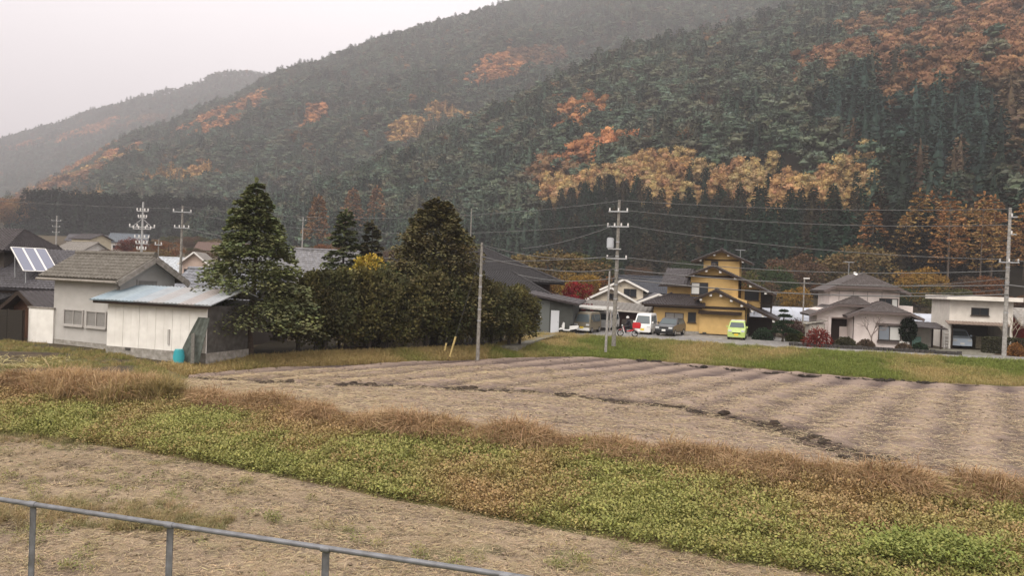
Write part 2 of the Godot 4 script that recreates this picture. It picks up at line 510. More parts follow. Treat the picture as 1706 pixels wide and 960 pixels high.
# ---- vehicles ------------------------------------------------------------------------------------------------------
# side profile (z forward, y up) as list, counterclockwise from +x; belt = height where the cabin begins to narrow
func car(called: String, label: String, at: Vector3, turn: float, w: float, prof: Array, belt: float, paint: Material, ws: Array, sides: Array, wz: Array, wr: float, o_: Dictionary) -> Node3D:
	var o := thing(called, label, "car", at, turn, "vehicles parked by the road")
	var top := 0.0
	for p in prof: top = maxf(top, p.y)
	var hw := func(y: float) -> float: return w * 0.5 * (1.0 if y < belt else lerpf(1.0, 0.84, (y - belt) / (top - belt)))
	var ce := Vector2.ZERO
	for p in prof: ce += p
	ce /= prof.size()
	var mb := MB.new()
	var n := prof.size()
	var ring := func(k: int, sgn: float, inset: bool) -> Vector3:
		var p: Vector2 = prof[k % n]
		var h: float = hw.call(p.y)
		if inset:
			var q := p.move_toward(ce, 0.06)
			return Vector3(sgn * h, q.y, q.x)
		return Vector3(sgn * (h - 0.06), p.y, p.x)
	for k in n:
		mb.quad(ring.call(k, 1, false), ring.call(k + 1, 1, false), ring.call(k + 1, -1, false), ring.call(k, -1, false))
		mb.quad(ring.call(k, 1, true), ring.call(k + 1, 1, true), ring.call(k + 1, 1, false), ring.call(k, 1, false))
		mb.quad(ring.call(k, -1, false), ring.call(k + 1, -1, false), ring.call(k + 1, -1, true), ring.call(k, -1, true))
	var poly := PackedVector2Array(prof)
	var tr := Geometry2D.triangulate_polygon(poly)
	for t in tr.size() / 3:
		var a: Vector3 = ring.call(tr[t * 3], 1, true); var b: Vector3 = ring.call(tr[t * 3 + 1], 1, true); var c: Vector3 = ring.call(tr[t * 3 + 2], 1, true)
		if (b - a).cross(c - a).x < 0:
			var sw := b; b = c; c = sw
		mb.tri(a, b, c)
		mb.tri(a * Vector3(-1, 1, 1), c * Vector3(-1, 1, 1), b * Vector3(-1, 1, 1))
	part(mb, "body", paint, o)
	var gl := mat("car_glass", Color(0.09, 0.11, 0.12), 0.05)
	# windshield: ws = [bottom point, top point] on the profile
	var g := MB.new()
	var a2: Vector2 = ws[0].lerp(ws[1], 0.06); var b2: Vector2 = ws[0].lerp(ws[1], 0.92)
	var nn := Vector2(-(ws[1] - ws[0]).y, (ws[1] - ws[0]).x).normalized()
	if nn.x < 0: nn = -nn
	a2 += nn * 0.012; b2 += nn * 0.012
	var wa: float = hw.call(a2.y) - 0.1; var wb: float = hw.call(b2.y) - 0.12
	g.quad(Vector3(-wa, a2.y, a2.x), Vector3(wa, a2.y, a2.x), Vector3(wb, b2.y, b2.x), Vector3(-wb, b2.y, b2.x))
	part(g, "windshield", gl, o)
	for sd in sides:
		for s in [-1.0, 1.0]:
			var q := MB.new()
			var pts := []
			for p in sd: pts.append(Vector3(s * (hw.call(p.y) + 0.008), p.y, p.x))
			if s < 0: pts.reverse()
			for k in range(1, pts.size() - 1): q.tri(pts[0], pts[k], pts[k + 1])
			part(q, "side_window", gl, o)
	for z in wz:
		for s in [-1.0, 1.0]:
			var t := MB.new()
			t.tube([Vector3(s * (w * 0.5 - 0.19), wr, z), Vector3(s * (w * 0.5 - 0.03), wr, z), Vector3(s * (w * 0.5 + 0.012), wr, z)], [wr, wr, wr * 0.9], 16)
			var wn := part(t, "wheel", mat("tyre", Color(0.02, 0.02, 0.02), 0.9), o)
			var rm := MB.new()
			rm.tube([Vector3(s * (w * 0.5 + 0.005), wr, z), Vector3(s * (w * 0.5 + 0.022), wr, z)], [wr * 0.58, wr * 0.52], 12)
			part(rm, "rim", mat("rim_grey", Color(0.35, 0.35, 0.36), 0.4, "", 1, 0.5), wn)
	var fz: float = o_.get("front", 1.6)
	var hl: float = o_.get("light_y", 0.7)
	for s in [-1.0, 1.0]:
		var l := MB.new()
		l.box(Vector3(s * w * 0.36, hl, fz), Vector3(w * 0.19, o_.get("light_h", 0.15), 0.1))
		part(l, "headlight", mat("lamp_lens", Color(0.62, 0.64, 0.65), 0.1), o)
		var mr := MB.new()
		mr.box(Vector3(s * (w * 0.5 + 0.09), belt + 0.12, o_.get("mirror_z", fz - 0.7)), Vector3(0.14, 0.15, 0.09))
		mr.box(Vector3(s * (w * 0.5 + 0.01), belt + 0.07, o_.get("mirror_z", fz - 0.7)), Vector3(0.1, 0.04, 0.04))
		part(mr, "mirror", o_.get("mirror_mat", paint), o)
	pbox(o, "bumper", o_.get("bumper", paint), Vector3(0, 0.36, fz - 0.02), Vector3(w * 0.96, 0.26, 0.14))
	if o_.has("grille"): pbox(o, "grille", mat("black_plastic", Color(0.015, 0.015, 0.016), 0.5), Vector3(0, o_["grille"], fz + 0.005), Vector3(w * 0.46, 0.11, 0.08))
	pbox(o, "number_plate", mat("plate_" + o_.get("plate", "white"), Color(0.75, 0.55, 0.05) if o_.get("plate", "") == "yellow" else Color(0.75, 0.75, 0.73), 0.5), Vector3(0, o_.get("plate_y", 0.42), fz + 0.062), Vector3(0.34, 0.17, 0.02))
	return o
func van_profile(l: float, h: float) -> Array:
	var z := l * 0.5
	return [Vector2(z, 0.25), Vector2(z + 0.02, 0.62), Vector2(z - 0.04, 0.92), Vector2(z - 0.5, h - 0.14), Vector2(z - 0.68, h - 0.02), Vector2(z - 1.2, h), Vector2(-z + 0.15, h - 0.02), Vector2(-z + 0.02, h - 0.2), Vector2(-z, 0.9), Vector2(-z + 0.02, 0.25)]

# ---- poles and wires ----------------------------------------------------------------------------------------------
func utility_pole(label: String, at: Vector3, h: float, r: float, arms: Array, extra := "", turn := 0.0, steel := false, lean := Vector2.ZERO) -> Node3D:
	var o := thing("utility_pole", label, "utility pole", at, turn)
	var cm := mat("concrete_pole", Color(0.34, 0.325, 0.3), 0.85, "stain", 0.8) if not steel else mat("pale_pole", Color(0.46, 0.45, 0.44), 0.7, "stain", 0.8)
	var mb := MB.new()
	var lx := Vector3(lean.x, 0, lean.y)
	mb.tube([Vector3(0, -0.3, 0), Vector3(0, h * 0.5, 0) + lx * h * 0.5, Vector3(0, h, 0) + lx * h], [r, r * 0.82, r * 0.62], 10)
	part(mb, "post", cm, o)
	var am := mat("steel", Color(0.4, 0.41, 0.42), 0.45, "", 1, 0.6)
	var im := mat("insulator", Color(0.72, 0.7, 0.68), 0.3)
	for a in arms:      # [height, half length, insulators, offset]
		var off: float = a[3] if a.size() > 3 else 0.0
		var c: Vector3 = Vector3(off, a[0], r + 0.03) + lx * a[0]
		pbox(o, "crossarm", am, c, Vector3(a[1] * 2, 0.09, 0.09))
		for k in a[2]:
			var q := MB.new()
			var x := lerpf(-a[1] + 0.08, a[1] - 0.08, k / maxf(1.0, a[2] - 1.0))
			q.tube([c + Vector3(x, 0.03, 0), c + Vector3(x, 0.12, 0), c + Vector3(x, 0.16, 0), c + Vector3(x, 0.26, 0)], [0.03, 0.07, 0.05, 0.06], 8)
			part(q, "insulator", im, o)
	if extra.contains("transformer"):
		var t := MB.new()
		var b: Vector3 = Vector3(-0.55, h * 0.66, 0.1)
		t.tube([b, b + Vector3(0, 0.06, 0), b + Vector3(0, 0.72, 0), b + Vector3(0, 0.8, 0)], [0.22, 0.27, 0.27, 0.2], 14)
		part(t, "transformer", mat("transformer_grey", Color(0.45, 0.47, 0.5), 0.5), o)
		pbox(o, "bracket", am, Vector3(-0.2, h * 0.66 - 0.06, 0.1), Vector3(1.0, 0.08, 0.3))
	if extra.contains("band"):
		for k in 5: 
			var t := MB.new()
			var y := h * (0.3 + 0.1 * k)
			t.tube([Vector3(0, y, 0) + lx * y, Vector3(0, y + 0.1, 0) + lx * y], [r * (1 - 0.38 * y / h) + 0.02, r * (1 - 0.38 * y / h) + 0.02], 10)
			part(t, "clamp_band", am, o)
	return o
func wire(a: Vector3, b: Vector3, sag: float, r: float, label: String):
	var mb := MB.new()
	var pts := []; var rad := []
	for k in 15:
		var t := k / 14.0
		pts.append(a.lerp(b, t) - Vector3(0, sag * 4 * t * (1 - t), 0) - a); rad.append(r * 1.7)
	mb.tube(pts, rad, 5, Color.WHITE, false)
	var o := part(mb, "overhead_wire", mat("cable_grey", Color(0.14, 0.14, 0.14), 0.6), self)
	o.position = a
	tag(o, label, "wire", "overhead wires")

# ---- figure: tapered capsules joined by a smooth minimum, meshed as surface nets -----------------------------------
func add_field(mb: MB, bones: Array, cell: float, k: float, col := Color.WHITE):
	var lo := Vector3.ONE * 1e9; var hi := -lo
	for b in bones:
		var rr := maxf(b[2], b[3]) + cell * 2
		lo = lo.min(b[0] - Vector3.ONE * rr).min(b[1] - Vector3.ONE * rr); hi = hi.max(b[0] + Vector3.ONE * rr).max(b[1] + Vector3.ONE * rr)
	var nx := int((hi.x - lo.x) / cell) + 2; var ny := int((hi.y - lo.y) / cell) + 2; var nz := int((hi.z - lo.z) / cell) + 2
	var F := PackedFloat32Array()
	F.resize(nx * ny * nz); F.fill(1.0)
	for b in bones:
		var a: Vector3 = b[0]; var e: Vector3 = b[1]; var ra: float = b[2]; var rb: float = b[3]
		var ab := e - a; var l2 := maxf(ab.length_squared(), 1e-8)
		var m := maxf(ra, rb) + k + cell * 2
		var p0 := ((a.min(e) - Vector3.ONE * m - lo) / cell).floor(); var p1 := ((a.max(e) + Vector3.ONE * m - lo) / cell).ceil()
		for z in range(maxi(0, int(p0.z)), mini(nz, int(p1.z) + 1)):
			for y in range(maxi(0, int(p0.y)), mini(ny, int(p1.y) + 1)):
				for x in range(maxi(0, int(p0.x)), mini(nx, int(p1.x) + 1)):
					var p := lo + Vector3(x, y, z) * cell
					var t := clampf((p - a).dot(ab) / l2, 0, 1)
					var d := p.distance_to(a + ab * t) - lerpf(ra, rb, t)
					var q := (z * ny + y) * nx + x
					var f := F[q]
					var h := maxf(k - absf(f - d), 0) / k
					F[q] = minf(f, d) - h * h * k * 0.25
	var id := {}
	var off := [0, 1, nx, nx + 1, nx * ny, nx * ny + 1, nx * ny + nx, nx * ny + nx + 1]
	for z in nz - 1:
		for y in ny - 1:
			for x in nx - 1:
				var q := (z * ny + y) * nx + x
				var neg := 0
				for o in off: if F[q + o] < 0: neg += 1
				if neg == 0 or neg == 8: continue
				var acc := Vector3.ZERO; var cnt := 0
				for e in [[0, 1], [2, 3], [4, 5], [6, 7], [0, 2], [1, 3], [4, 6], [5, 7], [0, 4], [1, 5], [2, 6], [3, 7]]:
					var fa := F[q + off[e[0]]]; var fb := F[q + off[e[1]]]
					if (fa < 0) == (fb < 0): continue
					var t := fa / (fa - fb)
					var pa := Vector3(e[0] & 1, (e[0] >> 1) & 1, e[0] >> 2); var pb := Vector3(e[1] & 1, (e[1] >> 1) & 1, e[1] >> 2)
					acc += pa.lerp(pb, t); cnt += 1
				id[q] = mb.v.size()
				mb.v.push_back(lo + (Vector3(x, y, z) + acc / cnt) * cell)
				var g := Vector3(F[q + 1] - F[q], F[q + nx] - F[q], F[q + nx * ny] - F[q])
				mb.n.push_back(g.normalized() if g.length() > 1e-9 else Vector3.UP); mb.c.push_back(col)
	for q in id:
		var f := F[q]
		for ax in 3:
			var st: int = [1, nx, nx * ny][ax]; var u: int = [nx, nx * ny, 1][ax]; var w: int = [nx * ny, 1, nx][ax]
			var f2 := F[q + st]
			if (f < 0) == (f2 < 0): continue
			if not (id.has(q - u) and id.has(q - w) and id.has(q - u - w)): continue
			var a: int = id[q]; var b: int = id[q - u]; var c: int = id[q - u - w]; var d: int = id[q - w]
			if f < 0: mb.i.append_array(PackedInt32Array([a, c, b, a, d, c]))
			else: mb.i.append_array(PackedInt32Array([a, b, c, a, c, d]))

# ---- hills -----------------------------------------------------------------------------------------------------------
var hn := FastNoiseLite.new()
func cat(a: Array, s: float) -> Vector3:
	var n := a.size()
	var k := clampi(int(s), 0, n - 2)
	return a[k].cubic_interpolate(a[k + 1], a[maxi(k - 1, 0)], a[mini(k + 2, n - 1)], clampf(s - k, 0, 1))
func hill_at(foot: Array, crest: Array, s: float, t: float, rough: float, power: float) -> Vector3:
	var f := cat(foot, s); var c := cat(crest, s)
	var p := f.lerp(c, t)
	if t <= 1.0: p.y = lerpf(f.y, c.y, pow(maxf(t, 0), power))
	else: p.y = c.y - (t - 1.0) * 0.5 * Vector2(c.x - f.x, c.z - f.z).length()
	var k := clampf(t, 0, 1)
	p.y += hn.get_noise_2d(p.x, p.z) * rough * k * (1.15 - k)
	return p
func hill(called: String, m: Material, foot: Array, crest: Array, nu: int, nv: int, rough: float, power: float):
	var P := PackedVector3Array(); var C := PackedColorArray()
	for b in nv:
		for a in nu:
			var p := hill_at(foot, crest, (foot.size() - 1.0) * a / (nu - 1), -0.06 + 1.3 * b / (nv - 1), rough, power)
			P.push_back(p)
			var k := 0.7 + 0.3 * noise.get_noise_2d(p.x * 2, p.z * 2)
			C.push_back(Color(k, k, k))
	tag(meshpart(grid_mesh(P, C, nu, nv), called, m, self), "", "", "", "structure")
func patch_of(p: Vector3, patches: Array) -> int:
	for q in patches:
		var d := Vector2((p.x - q[0]) / (q[2] * 1.2), (p.z - q[1]) / (q[3] * 1.2))
		if d.length() + 0.35 * noise2.get_noise_2d(p.x * 6, p.z * 6) < 1.0: return q[4]
	return -1

const FENCE_BASE := 1.5
var lineA := [Vector3(-55, 0, -40), Vector3(-30, 0, -30.5), Vector3(-20.2, 0, -26.8), Vector3(-16.3, 0, -25.5), Vector3(-11.8, 0, -24.2), Vector3(-7.1, 0, -22.1), Vector3(-3, 0, -19.9), Vector3(0.3, 0, -18.3), Vector3(3.4, 0, -16.85), Vector3(5.6, 0, -15.85), Vector3(7.6, 0, -15), Vector3(10.3, 0, -14), Vector3(24, 0, -8), Vector3(34, 0, -4)]
var lineB := [Vector3(-60, 0.95, -42), Vector3(-36, 0.9, -35), Vector3(-25, 0.9, -31.6), Vector3(-18, 0.85, -30.9), Vector3(-12.3, 0.8, -29.7), Vector3(-8.5, 0.8, -28.4), Vector3(-4, 0.8, -25.8), Vector3(-0.8, 0.8, -24.7), Vector3(2.8, 0.8, -23.3), Vector3(6, 0.8, -22.1), Vector3(9.3, 0.8, -20.7), Vector3(13.2, 0.75, -20.1), Vector3(17, 0.7, -19.4), Vector3(30, 0.6, -16), Vector3(48, 0.6, -11)]
var lineC := [Vector3(-14.4, 0.7, -35.7), Vector3(-12.8, 0.65, -39.4), Vector3(-8.3, 0.6, -44.3), Vector3(-3.6, 0.55, -48.6), Vector3(0.5, 0.45, -52.8), Vector3(4.8, 0.3, -56.9), Vector3(10.9, 0.15, -57.3), Vector3(18.9, 0.05, -55.1), Vector3(25.5, 0.05, -51.5), Vector3(30.6, 0.05, -50.9), Vector3(36.4, 0.05, -50.3), Vector3(60, 0.05, -44)]
var lineV := [Vector3(-16.1, 1.0, -36.6), Vector3(-14.6, 1.0, -40.6), Vector3(-9.7, 1.1, -45.6), Vector3(-4.9, 1.1, -49.8), Vector3(-1.2, 1.1, -54), Vector3(2.3, 1.2, -67.2), Vector3(5.6, 1.2, -67.6), Vector3(12.5, 1.2, -65.6), Vector3(21.2, 1.2, -61.9), Vector3(29.5, 1.2, -59.8), Vector3(37.3, 1.2, -57.4), Vector3(64, 1.2, -50)]
var clodline := [Vector3(-14, 0.66, -35.1), Vector3(-8.5, 0.66, -34.3), Vector3(-5.3, 0.65, -35.2), Vector3(-1.5, 0.62, -35.2), Vector3(0.9, 0.6, -35.3), Vector3(3, 0.6, -34.2), Vector3(6.85, 0.57, -32.5), Vector3(9.0, 0.58, -29.6), Vector3(10, 0.6, -26.6), Vector3(10.8, 0.66, -23.2)]
var clodline2 := [Vector3(9.2, 0.2, -56.8), Vector3(11.6, 0.15, -54.6), Vector3(15.5, 0.1, -52.6), Vector3(20.5, 0.06, -51.2), Vector3(26.5, 0.05, -50.6), Vector3(30.5, 0.05, -49.6)]
var foot_near := [Vector3(-150.8, 12, -360), Vector3(-105.3, 11, -345), Vector3(-62.3, 9, -325), Vector3(-22.6, 6, -290), Vector3(8.9, 3, -250), Vector3(32.1, 2, -215), Vector3(48.6, 1, -185), Vector3(60.1, 1, -170), Vector3(76, 1, -155), Vector3(93.7, 1, -145), Vector3(112.2, 1, -135), Vector3(137, 1, -125)]
var crest_near := [Vector3(-168.6, 12.3, -400), Vector3(-132.9, 28.6, -430), Vector3(-92.6, 55.2, -470), Vector3(-44.6, 93.5, -520), Vector3(14.4, 133.2, -560), Vector3(82.2, 175.6, -600), Vector3(162.2, 207.8, -650), Vector3(233.8, 245.2, -690), Vector3(354.2, 312.2, -750), Vector3(500.1, 386.2, -800), Vector3(685, 474.1, -850), Vector3(959.7, 572.2, -900)]
var crest_mid := [Vector3(-1101.9, 10, -1000), Vector3(-800.5, 45, -1000), Vector3(-682.6, 78.3, -1050), Vector3(-633.1, 122.9, -1100), Vector3(-576.3, 175.5, -1150), Vector3(-511.8, 223.1, -1200), Vector3(-440.1, 278.7, -1250), Vector3(-403, 309.6, -1280), Vector3(-363.7, 339.6, -1310), Vector3(-274, 387.6, -1350), Vector3(-179.8, 443.1, -1400), Vector3(-45, 497.3, -1450), Vector3(143.8, 576.2, -1500), Vector3(495.3, 713.9, -1550), Vector3(988.6, 875.6, -1600), Vector3(1466.9, 978, -1600)]
var foot_mid := [Vector3(-495.6, 18, -450), Vector3(-359.1, 18, -450), Vector3(-290.9, 18, -450), Vector3(-256.8, 18, -450), Vector3(-222.7, 18, -450), Vector3(-188.6, 18, -450), Vector3(-154.5, 18, -450), Vector3(-137.4, 18, -450), Vector3(-120.4, 18, -450), Vector3(-86.3, 18, -450), Vector3(-52.2, 18, -450), Vector3(-7.8, 18, -450), Vector3(50.1, 18, -450), Vector3(152.4, 18, -450), Vector3(288.7, 18, -450), Vector3(425, 18, -450)]
var crest_far := [Vector3(-2475, 60, -2100), Vector3(-1685.2, 213.2, -2100), Vector3(-1370.4, 320.7, -2100), Vector3(-1212.9, 369.6, -2100), Vector3(-1056, 432.7, -2100), Vector3(-866.9, 482.8, -2100), Vector3(-788.7, 520.7, -2100), Vector3(-688.5, 518.2, -2100), Vector3(-581.1, 493.8, -2100), Vector3(-420.6, 452.3, -2100), Vector3(-101.2, 417, -2100)]
var foot_far := [Vector3(-1353.6, 60, -1150), Vector3(-917.7, 60, -1150), Vector3(-743.4, 60, -1150), Vector3(-656.2, 60, -1150), Vector3(-569, 60, -1150), Vector3(-464.5, 60, -1150), Vector3(-420.9, 60, -1150), Vector3(-366, 60, -1150), Vector3(-307.6, 60, -1150), Vector3(-220.4, 60, -1150), Vector3(-46.2, 60, -1150)]

func village_y(x: float, z: float) -> float:
	var d := -z
	var y := 1.2
	if d > 95: y += pow((d - 95) / 100.0, 1.2) * 4.6
	return y
func clod_dist(p: Vector3, pl: Array) -> float:
	var best := 99.0
	var q := Vector2(p.x, p.z)
	for k in pl.size() - 1:
		var c := Geometry2D.get_closest_point_to_segment(q, Vector2(pl[k].x, pl[k].z), Vector2(pl[k + 1].x, pl[k + 1].z))
		best = minf(best, c.distance_to(q))
	return best
func clod_z(x: float) -> float:
	if x >= clodline[-1].x: return -23.0 + (x - clodline[-1].x) * 4.0
	for k in clodline.size() - 1:
		if x <= clodline[k + 1].x: return lerpf(clodline[k].z, clodline[k + 1].z, clampf((x - clodline[k].x) / (clodline[k + 1].x - clodline[k].x), 0, 1))
	return -23.0
const FUR := Vector2(0.857, 0.515)   # across the furrows
func field_fn(p: Vector3, u: float, v: float) -> Array:
	var f := (p.x * FUR.x + p.z * FUR.y) / 2.2 + 0.12 * noise.get_noise_2d(p.x * 3, p.z * 3)
	var ridge := 0.5 + 0.5 * cos(TAU * f)
	var beyond := sstep(-0.8, 0.8, clod_z(p.x) - p.z)
	var along_bank := 0.5 + 0.5 * cos((p.x * 0.42 - p.z * 0.9) * 5.5 + 2.0 * noise.get_noise_2d(p.x * 4, p.z * 4))
	ridge = lerpf(along_bank * 0.6 + 0.25, ridge, beyond)
	var a := noise.get_noise_2d(p.x * 9, p.z * 9)
	var b := noise2.get_noise_2d(p.x * 40, p.z * 40)
	var edge := sstep(0.0, 0.03, v) * sstep(1.0, 0.97, v)
	var cd := minf(clod_dist(p, clodline), clod_dist(p, clodline2) * 2.0 + 0.25 + 0.7 * noise.get_noise_2d(p.x * 8, 31.0))
	var dug := sstep(0.95, 0.3, cd * lerpf(1.3, 0.7, sstep(4.0, 10.0, p.x)) + 0.7 * a + 0.3 * b) * (0.5 + 0.5 * sstep(-0.3, 0.2, noise.get_noise_2d(p.x * 12 + 50, p.z * 12)))
	var straw := clampf(0.02 + 0.85 * ridge + 0.4 * a + 0.4 * b, 0, 1)
	var soil := Color(0.2, 0.152, 0.14).lerp(Color(0.15, 0.112, 0.1), clampf(0.5 + b, 0, 1))
	var c := soil.lerp(Color(0.49, 0.375, 0.3), straw).lerp(Color(0.028, 0.021, 0.019), dug * 0.9)
	var hgt := edge * (0.11 * ridge * lerpf(0.35, 1.0, beyond) + 0.035 * b + 0.05 * a) - 0.08 * dug * edge
	return [hgt, c]
func near_fn(p: Vector3, u: float, v: float) -> Array:
	var a := noise.get_noise_2d(p.x * 5, p.z * 9)
	var b := noise2.get_noise_2d(p.x * 30, p.z * 55)
	var c2 := noise2.get_noise_2d(p.x * 9 + 90, p.z * 16)
	var edge := sstep(0.0, 0.08, v) * sstep(1.0, 0.95, v)
	var c := Color(0.27, 0.205, 0.155).lerp(Color(0.5, 0.385, 0.265), clampf(0.5 + 0.9 * a + 0.8 * b, 0, 1))
	c = c.lerp(Color(0.09, 0.068, 0.052), sstep(0.28, 0.5, c2) * 0.75)
	c = c.lerp(Color(0.2, 0.21, 0.09), sstep(0.25, 0.55, noise.get_noise_2d(p.x * 7 + 300, p.z * 10)) * 0.6)
	return [edge * (0.07 * a + 0.045 * b - 0.06 * sstep(0.28, 0.5, c2)), c]
func bank_fn(p: Vector3, u: float, v: float) -> Array:
	var a := noise.get_noise_2d(p.x * 5, p.z * 5); var b := noise2.get_noise_2d(p.x * 30, p.z * 30)
	var c := Color(0.16, 0.17, 0.06).lerp(Color(0.27, 0.19, 0.11), clampf(0.4 + a + 0.5 * b, 0, 1))
	return [(0.14 * a + 0.05 * b) * sin(PI * v), c]
func yard_fn(p: Vector3, u: float, v: float) -> Array:
	var a := noise.get_noise_2d(p.x * 4, p.z * 6); var b := noise2.get_noise_2d(p.x * 20, p.z * 20)
	var c := Color(0.16, 0.155, 0.07).lerp(Color(0.1, 0.075, 0.06), sstep(-0.1, 0.3, a + 0.4 * b)).lerp(Color(0.2, 0.16, 0.09), sstep(0.1, 0.5, b))
	return [0.05 * (a + b) * sin(PI * v), c]
func plain_fn(p: Vector3, u: float, v: float) -> Array:
	var k := 0.8 + 0.2 * noise.get_noise_2d(p.x * 3, p.z * 3)
	return [0.0, Color(k, k, k)]

func environment():
	var cam := Camera3D.new()
	cam.name = "camera"; cam.fov = 40.0; cam.near = 0.1; cam.far = 6000.0
	cam.position = Vector3(0, 5.6, 0); cam.rotation_degrees = Vector3(-0.52, 0, 2.2)
	add_child(cam); cam.current = true
	var sun := DirectionalLight3D.new()
	sun.name = "sun"; sun.light_energy = 0.5; sun.light_angular_distance = 60.0; sun.light_color = Color(1, 0.97, 0.93)
	sun.shadow_enabled = true
	add_child(sun); sun.look_at_from_position(Vector3(-25, 48, 42), Vector3.ZERO)
	var e := Environment.new()
	e.background_mode = Environment.BG_SKY
	e.tonemap_mode = Environment.TONE_MAPPER_LINEAR
	e.tonemap_exposure = 3.0
	var sk := ProceduralSkyMaterial.new()
	sk.sky_top_color = Color(1.0, 0.985, 0.985); sk.sky_horizon_color = Color(0.575, 0.55, 0.56); sk.sky_curve = 0.6
	sk.sky_energy_multiplier = 1.0
	sk.ground_bottom_color = Color(0.35, 0.32, 0.3); sk.ground_horizon_color = Color(0.6, 0.58, 0.58)
	sk.sun_angle_max = 1.0
	var f := FastNoiseLite.new()
	f.seed = 12; f.frequency = 0.006; f.fractal_octaves = 4
	var im := Image.create(1024, 512, false, Image.FORMAT_RGBA8)
	for y in 512:
		for x in 1024:
			var d := Vector3(cos(TAU * x / 1024.0) * sin(PI * y / 512.0), cos(PI * y / 512.0), sin(TAU * x / 1024.0) * sin(PI * y / 512.0)) * 120.0
			var q := clampf(0.5 + 0.9 * f.get_noise_3d(d.x, d.y * 2.0, d.z), 0, 1)
			im.set_pixel(x, y, Color(1, 0.98, 0.98, q * 0.09))
	sk.sky_cover = ImageTexture.create_from_image(im)
	var sky := Sky.new()
	sky.sky_material = sk
	e.sky = sky
	e.fog_enabled = true; e.fog_density = 0.00036; e.fog_light_color = Color(0.9, 0.89, 0.915)
	e.sdfgi_enabled = true; e.ssao_enabled = true; e.ssil_enabled = true
	e.volumetric_fog_enabled = true; e.volumetric_fog_density = 0.0
	var we := WorldEnvironment.new()
	we.environment = e; we.name = "world_environment"
	add_child(we)

